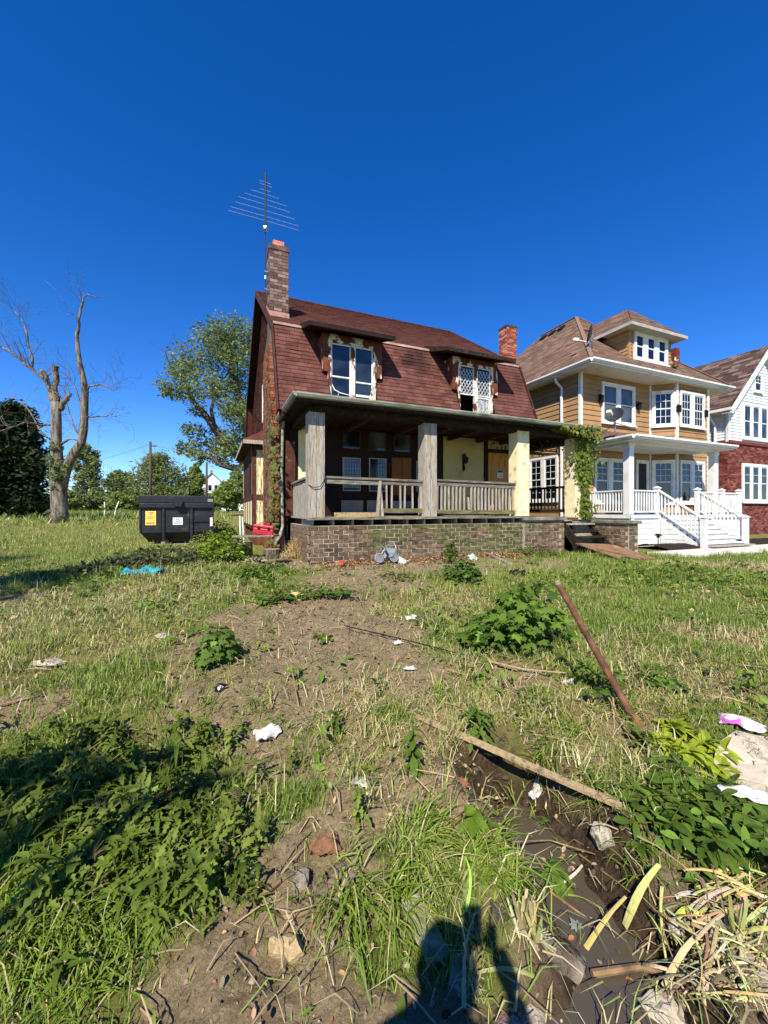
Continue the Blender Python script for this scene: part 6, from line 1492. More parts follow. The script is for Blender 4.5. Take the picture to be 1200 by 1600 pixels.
# bark flakes and red brown litter round the ditch and on the lower soil
LIT_E = [(700,1215,110,60,.9),(470,1385,110,60,.6),(480,1500,140,90,.35),(560,1230,80,40,.5),(850,1290,110,60,.35),(1040,1420,120,90,.4),(640,1500,110,80,.35),(960,1560,150,60,.5)]
l, d = sample(16000, .95, 3.4); k_ = rng.random(len(l)) < ell_field(l, d, .03, LIT_E) * np.clip((fbm(l, d, 6, 131, 3) - .3) * 3, .02, 1); P = pts_on(l[k_], d[k_], (0, .012)); P[:, 2] = np.maximum(P[:, 2], -.058); q = len(P)
LCo = np.array([[.30, .16, .10], [.38, .24, .15], [.22, .15, .10], [.34, .27, .18], [.38, .31, .22], [.28, .22, .15]])
tag(scatter('bark_litter', *T_CURL, P, rng.uniform(.008, .032, q), LCo[rng.integers(0, 6, q)] * rng.uniform(.7, 1.25, q)[:, None], M['dry'], .5, 51), 'flakes of bark and red brown leaf litter on the lower soil', 'litter', kind='stuff')
# clods and pebbles
bm = bmesh.new(); bmesh.ops.create_icosphere(bm, subdivisions=1, radius=.5); iv_ = [(v.co.x * random.uniform(.6, 1.3), v.co.y * random.uniform(.6, 1.3), v.co.z * random.uniform(.35, .8)) for v in bm.verts]; if_ = [tuple(v.index for v in f.verts) for f in bm.faces]; bm.free()
l, d = sample(34000, 1.0, 6); g = grassy(l, d); kk = (rng.random(len(l)) < (1 - g) * .6 + .04 * np.clip((fbm(l, d, 4, 83, 3) - .3) * 3, .05, 1)) & (seg_dist(l, d, PUD) > .2); P = pts_on(l[kk], d[kk], (-.006, .004)); P = P[~inside_built(P[:, 0], P[:, 1])]; n_ = len(P)
CD = np.array([[.16, .115, .08], [.21, .155, .11], [.27, .21, .155], [.13, .09, .065], [.30, .25, .19]])

tag(scatter('soil_clod', iv_, if_, P, rng.lognormal(-4.7, .5, n_).clip(.004, .026), CD[rng.choice(5, n_, p=[.3, .3, .22, .14, .04])], M['dry'], .8, 9), 'crumbs and clods of dry soil on the bare patches', 'soil', kind='stuff')
# long cut stems and blades lying flat, thick in the foreground; some float on the puddle
STEM_E = [(700,1340,150,110,.7),(900,1130,120,60,.9),(600,1170,150,70,.6),(1000,1480,220,140,.5),(1060,1040,140,50,.4),(500,1280,120,120,.35),(850,1300,110,110,.32),(880,1480,120,110,.4),(640,1500,120,90,.3),(250,920,150,40,.5)]
l, d = sample(46000, .95, 5.5); kk = rng.random(len(l)) < ell_field(l, d, .05, STEM_E) * np.clip((fbm(l, d, 4.2, 91, 3) - .25) * 2.6, .03, 1); l, d = l[kk], d[kk]; P = pts_on(l, d, (.004, .03)); P[:, 2] = np.maximum(P[:, 2], -.058); P = P[~inside_built(P[:, 0], P[:, 1])]; n_ = len(P)
SC_ = np.array([[.20, .29, .06], [.30, .33, .10], [.45, .40, .2], [.55, .48, .28], [.16, .22, .06], [.35, .27, .16]])
tag(blades('cut_stem', P, rng.uniform(.05, .22, n_), rng.uniform(.002, .0075, n_), rng.uniform(0, 6.283, n_), rng.normal(1.42, .14, n_).clip(1.0, 1.62), SC_[rng.integers(0, 6, n_)] * rng.uniform(.7, 1.2, n_)[:, None], M['dry']), 'cut green and yellow stems strewn thickly over the foreground and ditch', 'stems', kind='stuff')
# mud lumps in the ditch
l, d = sample(9000, .95, 2.6); kk = (seg_dist(l, d, PUD) < .42) & (rng.random(len(l)) < .5); P = pts_on(l[kk], d[kk], (-.008, .004)); n_ = len(P)
tag(scatter('mud_lump', iv_, if_, P, rng.lognormal(-4.1, .6, n_).clip(.006, .06), np.array([[.05, .036, .026], [.08, .06, .042], [.11, .085, .06]])[rng.integers(0, 3, n_)], M['dry'], .8, 19), 'dark wet lumps of mud in the ditch', 'mud', kind='stuff')
# fine twigs
l, d = sample(2600, 1.0, 7); kk = rng.random(len(l)) < .55; P = pts_on(l[kk], d[kk], (.004, .025)); P = P[~inside_built(P[:, 0], P[:, 1])]; n_ = len(P); az = rng.uniform(0, 6.28, n_); ln = rng.uniform(.05, .28, n_)
b = MB()
for i in range(n_):
    q = Vector(P[i]); e_ = q + V(math.cos(az[i]), math.sin(az[i]), rng.uniform(-.08, .12)) * float(ln[i]); mm_ = (q + e_) / 2 + V(0, 0, rng.uniform(0, .02)); b.col = tuple(np.array([.22, .16, .1]) * rng.uniform(.6, 2.0)); b.tube([q, mm_, e_], [.0035, .003, .002], 3, False)
tag(b.build('twig_litter', M['dry'], colors=True), 'thin dry twigs littering the yard', 'twigs', kind='stuff')
# cut brush heap before the dumpster
P = []
for px, py, rx, ry, n_ in ((215, 885, 70, 14, 1500), (300, 880, 50, 14, 1000), (170, 893, 50, 8, 600), (265, 868, 90, 8, 900)):
    c = G(px, py); dd = c.x * S + c.y * C
    a = rng.normal(size=(n_, 2)); xx = c.x + a[:, 0] * rx / FPX * dd * .5; yy = c.y + a[:, 1] * .4
    P.append(np.stack([xx, yy, GH(xx, yy) + rng.random(n_) ** 1.5 * .22 * np.exp(-(a ** 2).sum(1) * .3)], 1))
P = np.concatenate(P); n_ = len(P); BRS = np.array([[.05, .065, .03], [.08, .09, .04], [.11, .10, .055], [.06, .085, .03], [.16, .13, .08]])
tag(scatter('brush_heap', *T_OVAL, P, rng.uniform(.06, .15, n_), BRS[rng.integers(0, 5, n_)] * rng.uniform(.7, 1.3, n_)[:, None], M['leaf'], .8, 15), 'low heap of wilted cut brush lying before the black dumpster', 'brush', kind='stuff')

# ------------------------------------------------------------------ single plants
rp = random.Random(21)
PROF = {'oval': lambda t: max(.04, math.sin(math.pi * min(1, t * .93 + .04)) ** .8), 'lance': lambda t: max(.03, (1 - t) ** .7 * min(1, t * 5 + .25)), 'hosta': lambda t: max(.03, math.sin(math.pi * t ** .8) ** .75)}
def leaf(mb, p, d, L, W, droop, prof='oval', segs=6, fold=.25, roll=0, col=(0.0944, 0.144, 0.0186), jag=0):
    p = Vector(p); d = Vector(d).normalized(); sd = d.cross(Z)
    sd = sd.normalized() if sd.length > .05 else Vector((1, 0, 0)); up = sd.cross(d).normalized()
    sd = (Matrix.Rotation(roll, 3, d) @ sd); up = (Matrix.Rotation(roll, 3, d) @ up)
    vs = []; f = PROF[prof] if isinstance(prof, str) else prof
    kc = rp.uniform(.8, 1.25); mb.col = tuple(v * kc for v in col)
    for i in range(segs + 1):
        t_ = i / segs; c_ = p + d * (L * t_) - Z * (droop * L * t_ * t_); w_ = W * .5 * f(t_) * (1 if not jag or i % 2 else jag)
        vs += [c_ - sd * w_ + up * (w_ * fold), c_, c_ + sd * w_ + up * (w_ * fold)]
    fs = []
    for i in range(segs): a = i * 3; fs += [(a, a+1, a+4, a+3), (a+1, a+2, a+5, a+4)]
    mb.add(vs, fs)
def maple(mb, c, tip, nrm, s, col):
    tip = Vector(tip).normalized(); nrm = Vector(nrm).normalized(); sd = tip.cross(nrm).normalized(); nrm = sd.cross(tip).normalized()
    pts = [(0, 0), (.12, .02), (.42, -.10), (.33, .12), (.62, .26), (.40, .36), (.46, .62), (.22, .55), (.13, .72), (0, 1.0), (-.13, .72), (-.22, .55), (-.46, .62), (-.40, .36), (-.62, .26), (-.33, .12), (-.42, -.10), (-.12, .02)]
    kc = rp.uniform(.75, 1.25); mb.col = tuple(v * kc for v in col)
    vs = [Vector(c) + (sd * a + tip * b_ - nrm * (.22 * (a * a + b_ * b_ * .5))) * s for a, b_ in pts] + [Vector(c) + tip * (.35 * s)]
    mb.add(vs, [(i, (i + 1) % 18, 18) for i in range(18)])
def plant(name, px, py, label, cat, gen, group=None, m='leaf', z=0):
    p = G(px, py) + V(0, 0, z); t_ = thing(name, p, label, cat, group)
    st_, lf = MB(), MB(); gen(p, st_, lf)
    if st_.v: st_.build('stem', M['twig'] if not st_.c or st_.c[0] == (1, 1, 1) else M['leaf'], t_, colors=True)
    lf.build('foliage', M[m], t_, colors=True); return t_
def gen_maple(R, H, n_, s=(.07, .13), col=(0.0708, 0.134, 0.0174), stems=7):
    def g(p, st_, lf):
        for k in range(stems):
            a = rp.uniform(0, 6.28); q = p + V(math.cos(a), math.sin(a), 0) * R * rp.uniform(.2, .8); top = q + V(rp.uniform(-.1, .1), rp.uniform(-.1, .1), H * rp.uniform(.5, 1)); st_.col = (0.142, 0.134, 0.031); st_.tube([p, (p + top) / 2 + V(0, 0, H * .1), top], [.008, .006, .003], 4, False)
        lob = [(rp.uniform(0, 6.28), rp.uniform(.35, 1.0), rp.uniform(.35, 1.0)) for k in range(max(3, stems))]
        for k in range(n_):
            la_, lr_, lh_ = lob[rp.randrange(len(lob))]
            cx0, cy0 = math.cos(la_) * R * lr_ * .62, math.sin(la_) * R * lr_ * .62; rr = R * .5
            a = rp.uniform(0, 6.28); e_ = rp.random() ** .6; n2 = V(math.cos(a) * e_, math.sin(a) * e_, math.sqrt(max(0, 1 - e_ * e_)))
            c = p + V(cx0 + n2.x * rr, cy0 + n2.y * rr, max(.02, (.25 + .75 * n2.z) * H * lh_ * rp.uniform(.55, 1.05)))
            tip = V(n2.x + cx0 / R, n2.y + cy0 / R, -.3 + rp.uniform(-.6, .3)) + V(rp.uniform(-.8, .8), rp.uniform(-.8, .8), 0)
            maple(lf, c, tip, n2 * .6 + V(rp.uniform(-.8, .8), rp.uniform(-.8, .8), .7), rp.uniform(*s) * rp.choice((.7, 1, 1, 1.1)), col if rp.random() < .65 else ((col[0] * 1.5, col[1] * 1.4, col[2] * 1.6) if rp.random() < .6 else (col[0] * .55, col[1] * .6, col[2] * .8)))
    return g
def gen_bush(R, H, n_, L=(.05, .1), col=(0.0826, 0.134, 0.0186), prof='oval'):
    def g(p, st_, lf):
        st_.col = (.14, .12, .06)
        for k in range(8):
            a = rp.uniform(0, 6.28); top = p + V(math.cos(a) * R * .7, math.sin(a) * R * .7, H * rp.uniform(.6, 1)); st_.tube([p, p.lerp(top, .5) + V(0, 0, .05), top], [.009, .006, .003], 4, False)
        for k in range(n_):
            a = rp.uniform(0, 6.28); r_ = R * rp.random() ** .5; z = H * rp.random() ** .7 * (1 - .6 * (r_ / R) ** 2)
            leaf(lf, p + V(math.cos(a) * r_, math.sin(a) * r_, z), (math.cos(a) + rp.uniform(-.6, .6), math.sin(a) + rp.uniform(-.6, .6), rp.uniform(-.2, .7)), rp.uniform(*L), rp.uniform(*L) * .55, .3, prof, 4, .25, rp.uniform(-.5, .5), col if rp.random() < .7 else tuple(v * 1.7 for v in col))
    return g
def gen_rosette(n_, L=(.12, .24), W=.04, col=(0.0708, 0.118, 0.0186), jag=.45, elev=(.2, 1.1), prof='oval', droop=.5, H=0):
    def g(p, st_, lf):
        if H: st_.col = (0.153, 0.165, 0.0372); st_.tube([p, p + V(.01, .01, H)], [.007, .004], 5, False)
        for k in range(n_):
            a = 2.4 * k + rp.uniform(-.4, .4); e_ = rp.uniform(*elev); z = H * (k / n_)
            leaf(lf, p + V(0, 0, .005 + z), (math.cos(a) * math.cos(e_), math.sin(a) * math.cos(e_), math.sin(e_)), rp.uniform(*L) * (1 - .3 * k / n_ if H else 1), W * rp.uniform(.8, 1.3), droop * rp.uniform(.5, 1.3), prof, 8 if jag else 6, .3, rp.uniform(-.3, .3), col, jag)
    return g
def gen_multi(m_, R, n_, L, W, col, jag, elev, prof, droop):
    g1 = gen_rosette(n_, L, W, col, jag, elev, prof, droop, .03)
    def g(p, st_, lf):
        for k in range(m_):
            q = p + V(rp.uniform(-R, R), rp.uniform(-R, R) * .8, 0); q.z = gz(q.x, q.y); g1(q, st_, lf)
    return g
def gen_compound(fr, n_pairs=8, L=(.3, .45), lf_len=.075, col=(0.0649, 0.118, 0.0155)):
    """fr: list of (azimuth, elevation) of fronds with paired leaflets"""
    def g(p, st_, lf):
        for (a, e_) in fr:
            d = V(math.cos(a) * math.cos(e_), math.sin(a) * math.cos(e_), math.sin(e_)); Ln = rp.uniform(*L); pts = []
            for i in range(n_pairs + 1): t_ = i / n_pairs; pts.append(p + d * Ln * t_ - Z * (.25 * Ln * t_ * t_))
            st_.col = (0.165, 0.154, 0.0372); st_.tube(pts, [.004 - .0025 * i / n_pairs for i in range(n_pairs + 1)], 4, False)
            sd = d.cross(Z).normalized(); rl = rp.uniform(-.5, .5)
            for i in range(1, n_pairs + 1):
                for s_ in (1, -1):
                    if rp.random() < .12: continue
                    leaf(lf, pts[i], sd * s_ * rp.uniform(.6, 1.1) + d * rp.uniform(.1, .8) + Z * rp.uniform(-.5, .4), lf_len * rp.uniform(.55, 1.15), lf_len * rp.uniform(.38, .52), .25, 'oval', 4, .15, rl + rp.uniform(-1.0, 1.0), col if rp.random() < .8 else tuple(v * 1.6 for v in col))
            leaf(lf, pts[-1], d, lf_len, lf_len * .45, .2, 'oval', 4, .15, rl, col)
    return g
def gen_tuft(n_, L=(.2, .45), W=.008, col=(0.153, 0.232, 0.026), az=None, spread=.6, elev=(.5, 1.3), droop=.7, base_r=.05):
    def g(p, st_, lf):
        for k in range(n_):
            a = rp.uniform(0, 6.28) if az is None else az + rp.gauss(0, spread); e_ = rp.uniform(*elev); q = p + V(rp.gauss(0, base_r), rp.gauss(0, base_r), 0); q.z = gz(q.x, q.y) + .003
            c = col if rp.random() < .75 else ((0.236, 0.268, 0.0434) if rp.random() < .7 else (.42, .36, .18))
            leaf(lf, q, (math.cos(a) * math.cos(e_), math.sin(a) * math.cos(e_), math.sin(e_)), rp.uniform(*L), W * rp.uniform(.7, 1.4), droop * rp.uniform(.6, 1.2), 'lance', 5, .3, rp.uniform(-.4, .4), c)
    return g
plant('maple_sapling', 797, 1000, 'big mound of lobed maple leaves right of the yard centre, beside the rusty pipe', 'sapling', gen_maple(.56, .56, 640, (.06, .115), (0.1, 0.17, 0.0217), 12))
plant('maple_sapling', 720, 905, 'dark maple sapling sprawling down between the foundation and the big maple mound', 'sapling', gen_maple(.40, .40, 300, (.05, .09), (0.0708, 0.129, 0.0205), 8))
plant('maple_sapling', 703, 880, 'upright dark maple shoot standing against the mossy brick foundation', 'sapling', gen_maple(.22, .52, 170, (.05, .09), (0.0826, 0.144, 0.0217), 5))
plant('maple_sapling', 338, 1028, 'lone broad leaved sapling on the bare soil left of centre', 'sapling', gen_maple(.20, .30, 130, (.05, .095), (0.106, 0.175, 0.0279), 6))
plant('maple_sapling', 745, 1068, 'tiny maple seedling beside the dark rod', 'sapling', gen_maple(.035, .08, 6, (.05, .075), (0.0826, 0.144, 0.0186), 2))
plant('maple_sapling', 505, 1000, 'small flat lobed weed on the bare soil at the end of the dark rod', 'weed', gen_maple(.11, .07, 45, (.035, .07), (0.1, 0.165, 0.0217), 4))
plant('leafy_shrub', 352, 880, 'bright green shrub right of the dumpster, before the stumps', 'shrub', gen_bush(.50, .72, 900, (.07, .13), (0.142, 0.216, 0.0217)))
plant('leafy_shrub', 395, 905, 'smaller shrub spilling to the right of the bright shrub before the cut stumps', 'shrub', gen_bush(.28, .26, 260, (.06, .11), (0.106, 0.17, 0.0217)))
plant('leafy_shrub', 322, 862, 'yellow green shrub touching the right end of the dumpster', 'shrub', gen_bush(.42, .6, 460, (.06, .1), (0.177, 0.216, 0.031)))
plant('leafy_shrub', 425, 892, 'low tangled shrub in front of the rotten stump', 'shrub', gen_bush(.2, .2, 150, (.05, .09), (.10, .15, .035)))
plant('leafy_shrub', 345, 846, 'tall bright leafy stems between the dumpster and the red box', 'shrub', gen_bush(.36, .85, 620, (.07, .12), (.15, .225, .035)))
plant('climbing_shrub', 395, 835, 'twiggy bush behind the red box at the foot of the bay', 'shrub', gen_bush(.55, .55, 320, (.05, .09), (0.0826, 0.0927, 0.0248)), z=.05)
plant('creeping_vine', 470, 938, 'dark creeping vine in a strip on the bare soil before the foundation', 'vine', lambda p, s_, f_: [leaf(f_, p + V(rp.uniform(-.55, .75), rp.uniform(-.14, .14), 0) + V(0, 0, rp.uniform(.02, .09)), (rp.uniform(-1, 1), rp.uniform(-1, 1), rp.uniform(-.1, .5)), rp.uniform(.06, .1), .055, .3, 'oval', 4, .2, rp.uniform(-.5, .5), (0.0885, 0.154, 0.0217)) for k in range(260)])
plant('weed_clump', 620, 905, 'low green weed clump under the grey stroller', 'weed', gen_bush(.35, .14, 160, (.05, .09), (0.0944, 0.124, 0.0248)))
plant('weed_clump', 840, 868, 'grey green weed clump at the foot of the stoop beside the plywood ramp', 'weed', gen_bush(.55, .25, 420, (.05, .09), (0.0944, 0.118, 0.031)))
plant('hosta_plant', 1072, 1172, 'yellow green broad leaved plant spreading beside the pale concrete slab', 'plant', gen_multi(13, .19, 11, (.09, .18), .05, (0.283, 0.35, 0.0279), 0, (.15, 1.25), 'hosta', .55))
plant('weed_plant', 645, 1205, 'upright drooping weed with oval leaves in the bare patch below the split plank', 'weed', gen_rosette(22, (.06, .1), .036, (0.0944, 0.16, 0.0186), 0, (-.9, .4), 'oval', .6, .24))
plant('weed_plant', 742, 1305, 'bright bunch of pointed leaves on the left lip of the puddle', 'weed', gen_rosette(24, (.07, .12), .04, (0.118, 0.196, 0.0186), 0, (-.4, .9), 'oval', .6, .1))
plant('weed_plant', 745, 1148, 'dark ferny weed growing over the split plank', 'weed', gen_rosette(34, (.1, .2), .045, (0.106, 0.165, 0.0279), .35, (-.6, 1.0), 'oval', .6, .16))
plant('weed_plant', 525, 1150, 'jagged weed with a bare stem in the straw left of the upright drooping weed', 'weed', gen_rosette(26, (.08, .15), .035, (0.0944, 0.139, 0.0248), .4, (-.2, 1.0), 'oval', .5, .14))
plant('weed_plant', 870, 1395, 'leafy sprig standing in the puddle beside the thick yellow stalk', 'weed', gen_rosette(26, (.06, .11), .042, (0.106, 0.175, 0.0248), 0, (-.3, 1.0), 'oval', .5, .1))
plant('weed_plant', 1000, 1170, 'soft grey green weed left of the yellow green broad leaved plant', 'weed', gen_rosette(30, (.09, .17), .035, (0.0944, 0.134, 0.0279), .4, (0, 1.1), 'oval', .5, .08))
plant('weed_plant', 410, 1108, 'grass like sprout at the top of the dark weed bank', 'weed', gen_tuft(40, (.12, .26), .007))
for i, (px, py, az, e_, n_, lab) in enumerate(((1000, 1075, -.1, .35, 3, 'locust branch with rounded leaflets lying behind the rusty pipe'), (1075, 1262, -2.6, .15, 3, 'locust branch lying against the front edge of the concrete slab'), (1040, 1270, -.4, .25, 5, 'dark locust branch on the mud bank right of the puddle'),
        (1160, 1315, -2.2, .15, 4, 'locust branch at the right edge over the white plastic'), (1090, 1320, 2.4, .2, 4, 'lowest locust branch above the cut reeds'), (1105, 1290, .2, .3, 3, 'middle locust branch crossing the heap right of the puddle'), (1195, 1300, -2.4, .05, 2, 'locust frond hanging over the front corner of the concrete slab'), (970, 1090, 2.0, .3, 3, 'wilted locust branch left of the foot of the rusty pipe'))):
    plant('locust_branch', px, py, lab, 'branch', gen_compound([(az + rp.uniform(-1.3, 1.3), e_ + rp.uniform(-.2, .4)) for k in range(n_ * 2)], 8, (.2, .38), .078, (0.0885, 0.149, 0.0217)), 'cut locust branches', z=.05)
for (px, py, n_, L, az, lab, W) in ((655, 1320, 170, (.2, .42), -.3, 'glossy long green grass clump in the middle of the foreground', .009), (745, 1352, 150, (.2, .38), -.6, 'long grass clump falling towards the puddle', .009), (545, 1405, 110, (.2, .42), -1.6, 'long grass clump hanging towards the bottom edge over bare soil', .009), (615, 1420, 90, (.18, .4), -1.2, 'grass clump beside the end of the broken plank', .008),
        (330, 1365, 60, (.15, .3), None, 'narrow grass clump at the right end of the weed bank', .007), (930, 1045, 110, (.12, .28), None, 'dark grass clump left of the rusty pipe', .007), (1060, 1120, 160, (.08, .16), None, 'fine upright grass tuft behind the broad leaved plant', .004), (1140, 1125, 160, (.08, .16), None, 'fine upright grass tuft behind the printed cloth', .004), (600, 1120, 130, (.08, .2), None, 'dry grass tuft beyond the drooping weed', .006),
        (890, 1150, 130, (.12, .3), None, 'bleached grass clump right of the split plank', .007), (40, 1330, 180, (.2, .42), -.8, 'long dark grass clump at the left edge in the shade', .008), (120, 1260, 170, (.2, .42), -.4, 'dark grass clump rising among the jagged weeds', .007), (20, 1420, 200, (.2, .4), -.6, 'drooping grass clump at the left edge below the shade', .008), (230, 1420, 120, (.15, .35), -1.0, 'grass clump at the lower rim of the weed bank', .007), (90, 1180, 140, (.15, .34), None, 'grass clump at the upper left of the weed bank', .006), (560, 1215, 80, (.1, .24), None, 'dry tuft above the grey plastic film', .005), (60, 1385, 150, (.22, .42), -.7, 'long bright grass leaning out of the weed bank at the left edge', .008), (115, 1460, 130, (.2, .38), -1.0, 'long bright grass at the lower left rim of the weed bank', .008), (215, 1345, 90, (.2, .36), -.9, 'long grass blades rising through the middle of the weed bank', .007), (690, 1090, 110, (.1, .22), None, 'tuft beyond the middle of the split plank', .006), (622, 1118, 190, (.1, .24), None, 'straw tuft lying over the middle of the split plank', .005), (795, 1300, 90, (.1, .24), -.4, 'grass hanging over the left lip of the puddle', .006), (775, 1385, 110, (.12, .28), -.3, 'grass flopping towards the puddle above the rotten log', .007), (940, 1240, 90, (.1, .22), 3.6, 'grass on the far bank of the puddle', .005), (1000, 1345, 60, (.08, .2), 3.4, 'thin grass on the mud bank right of the puddle', .005), (850, 1180, 110, (.12, .26), -2.2, 'grass hanging over the split plank towards the puddle', .006), (850, 1090, 120, (.12, .26), None, 'tuft between the split plank and the pipe', .006), (30, 1500, 170, (.15, .32), -1.2, 'sunny grass clump at the lower left corner', .008), (130, 1560, 120, (.12, .26), None, 'grass clump at the bottom edge left of the soil', .007), (160, 1090, 90, (.1, .2), None, 'bright grass tuft at the left above the weed bank', .006),
        (975, 1110, 90, (.1, .22), None, 'grass tuft between pipe foot and bleached clump', .006), (970, 1215, 120, (.1, .24), -2.0, 'straw coloured grass clump over the end of the split plank', .006), (735, 1040, 60, (.08, .16), None, 'small tuft beside the dark rod', .006), (325, 1105, 50, (.1, .2), None, 'yellow tuft on bare soil left of centre', .006), (70, 1010, 90, (.1, .22), None, 'long grass tuft in the left yard', .007)):
    plant('grass_clump', px, py, lab, 'grass clump', gen_tuft(n_, L, W, az=az, spread=.9), 'grass clumps in the foreground', m='grass')
# bank of thistle-like weeds, lower left: one of each kind, then copies
variants = []
for k in range(9):
    lf = MB(); st_ = MB()
    if k == 6: gen_bush(.09, .16, 34, (.03, .06), (.13, .19, .035), 'lance')(V(0, 0, 0), st_, lf)
    elif k == 7: gen_rosette(12, (.1, .2), .022, (.34, .30, .12), .5, (-.3, .8), 'lance', .6, .1)(V(0, 0, 0), st_, lf)
    elif k == 8: gen_rosette(18, (.05, .1), .03, (.2, .27, .05), 0, (-.2, 1.1), 'oval', .4, .26)(V(0, 0, 0), st_, lf)
    else: gen_rosette(rp.randint(12, 18), (.06, .15), .03, [(0.0944, 0.144, 0.0198), (0.118, 0.17, 0.026), (0.165, 0.211, 0.0372), (0.1, 0.154, 0.0217), (0.189, 0.232, 0.0434), (0.13, 0.185, 0.0248)][k], .42 if k != 3 else 0, (-.1, 1.1), 'oval' if k != 3 else 'lance', .6, .16)(V(0, 0, 0), st_, lf)
    variants.append((st_, lf))
vm = []
for st_, lf in variants:
    a = MB(); a.v = st_.v + lf.v; a.c = st_.c + lf.c; n0 = len(st_.v); a.f = st_.f + [tuple(i + n0 for i in f) for f in lf.f]
    me = np_mesh('weed_plant', np.array(a.v), [np.array([f for f in a.f if len(f) == q]) for q in (3, 4, 5) if any(len(f) == q for f in a.f)], M['leaf'], np.array(a.c), obj=False); vm.append(me)
cnt = 0
while cnt < 290:
    px, py = rp.gauss(170, 120), rp.gauss(1310, 90)
    if not (-30 < px < 430 and 1140 < py < 1560): continue
    if px > 330 + (1400 - py) * .25 + 40 or (px > 120 and py > 1450 - (px - 300) * .3): continue
    p = G(px, py); o = bpy.data.objects.new('weed_plant', vm[rp.choice((0, 1, 2, 3, 3, 4, 5, 0, 1, 2, 4, 5, 6, 7))]); COL.objects.link(o); o.location = p - V(0, 0, .01)
    o.rotation_euler = (rp.uniform(-.35, .35), rp.uniform(-.35, .35), rp.uniform(0, 6.28)); s_ = rp.uniform(.6, 1.15); o.scale = (s_, s_, s_ * rp.uniform(.8, 1.2))
    tag(o, 'jagged leaved weed in the dense green bank at lower left', 'weed', 'jagged weeds of the lower left bank'); cnt += 1
for (px, py, lab) in ((402, 1330, 'pale jagged weed stem leaning at the right end of the weed bank'), (450, 1215, 'jagged weed at the upper right end of the weed bank below the white paper'), (560, 1290, 'jagged weed lying flat above the long grass clump'), (395, 1440, 'jagged weed hanging over the soil at lower left')):
    p = G(px, py); o = bpy.data.objects.new('weed_plant', vm[4]); COL.objects.link(o); o.location = p; o.rotation_euler = (rp.uniform(-.5, .5), rp.uniform(-.5, .5), rp.uniform(0, 6)); tag(o, lab, 'weed', 'loose jagged weeds')
# ivy on the right porch column and gutter, vine on the house corner
iv1 = thing('ivy_vine', (9.95, 8.4, 1.35), 'thick sunlit ivy covering the right porch column and gutter end', 'ivy')
lf = MB()
def ivyleaf(c, out, s, col): maple(lf, c, V(rp.uniform(-.6, .6), out.y * .2, -1), out + V(rp.uniform(-.5, .5), rp.uniform(-.4, .4), rp.uniform(-.1, .6)), s, col)
for k in range(1700):
    z = 1.38 + 2.4 * rp.random(); wd = .16 + .2 * (z > 3) + .1 * math.sin(z * 5); x = 9.98 + rp.gauss(0, wd * .75) + (z - 2.5) * .03
    if z < 2.3 and x < 9.9 and rp.random() < .8: continue
    ivyleaf(V(x, 8.44 - abs(rp.gauss(0, .07)), z), V(rp.uniform(-.6, .2), -1, .2), rp.uniform(.05, .095), [(0.13, 0.175, 0.0248), (0.201, 0.237, 0.0434), (0.0885, 0.124, 0.0186)][rp.randrange(3)])
for k in range(620):
    x = rp.uniform(8.7, 10.35); s_ = (x - 8.7) / 1.65
    ivyleaf(V(x, 8.12 + rp.uniform(-.12, .3), 3.98 - rp.random() * (.1 + .4 * s_) + .08 * s_), V(rp.uniform(-.4, .2), -1, .5), rp.uniform(.05, .09), [(0.153, 0.196, 0.0279), (0.224, 0.258, 0.0496), (0.0885, 0.124, 0.0186)][rp.randrange(3)])
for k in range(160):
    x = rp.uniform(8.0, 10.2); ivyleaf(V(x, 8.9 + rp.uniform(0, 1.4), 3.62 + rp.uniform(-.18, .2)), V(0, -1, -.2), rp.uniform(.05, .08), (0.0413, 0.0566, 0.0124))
tag(lf.build('ivy_leaf', M['leaf'], iv1, colors=True), kind='stuff')
b = MB(); b.tube([(10.05, 8.45, 1.35), (10.0, 8.44, 2.2), (9.9, 8.44, 3.0), (9.95, 8.4, 3.8)], [.02, .018, .015, .01], 5); b.tube([(9.85, 8.45, 1.4), (9.95, 8.44, 2.4), (10.05, 8.42, 3.6)], .012, 5); b.build('stem', M['twig'], iv1)
iv2 = thing('ivy_vine', (1.5, 10.7, .5), 'half bare vine climbing the left front corner and chimney breast of the old house', 'vine'); lf = MB()
for k in range(270):
    z = .6 + 3.3 * rp.random(); y = 10.75 + rp.gauss(0, .28) + .3 * math.sin(z * 2)
    maple(lf, V(1.50 + rp.uniform(-.12, .12) - .08, y, z), V(-.2, -.3, -1), V(-1, -.8, .4) + V(rp.uniform(-.5, .5), rp.uniform(-.5, .5), rp.uniform(-.3, .3)), rp.uniform(.06, .12), [(0.0826, 0.113, 0.0186), (0.118, 0.144, 0.0279), (.16, .14, .07)][rp.randrange(3)])
tag(lf.build('ivy_leaf', M['leaf'], iv2, colors=True), kind='stuff')
b = MB()
for k in range(26):
    y = 10.75 + rp.uniform(0, 1.6); z0 = rp.uniform(.5, 4); ln = rp.uniform(1, 2.6); zz = [min(z0 + ln * i / 6, 5.4 + (y - 10.6) * .5) for i in range(7)]; ph = rp.uniform(0, 6)
    b.tube([(1.37 + rp.uniform(-.02, .01), y + .1 * math.sin(i * 1.3 + ph) + rp.uniform(-.04, .04), zz[i]) for i in range(7)], rp.uniform(.004, .009), 4, False)
b.build('stem', M['bark'], iv2)
b = MB()
for k in range(14):
    a = rp.uniform(1.25, 1.5); z = rp.uniform(1.2, 3.2); b.tube([(a, 13.47, z), (a + rp.uniform(-.1, .08), 13.47, z + .4), (a + rp.uniform(-.15, .1), 13.47, z + .8)], .005, 4, False)
b.build('tendril', M['twig'], iv2)
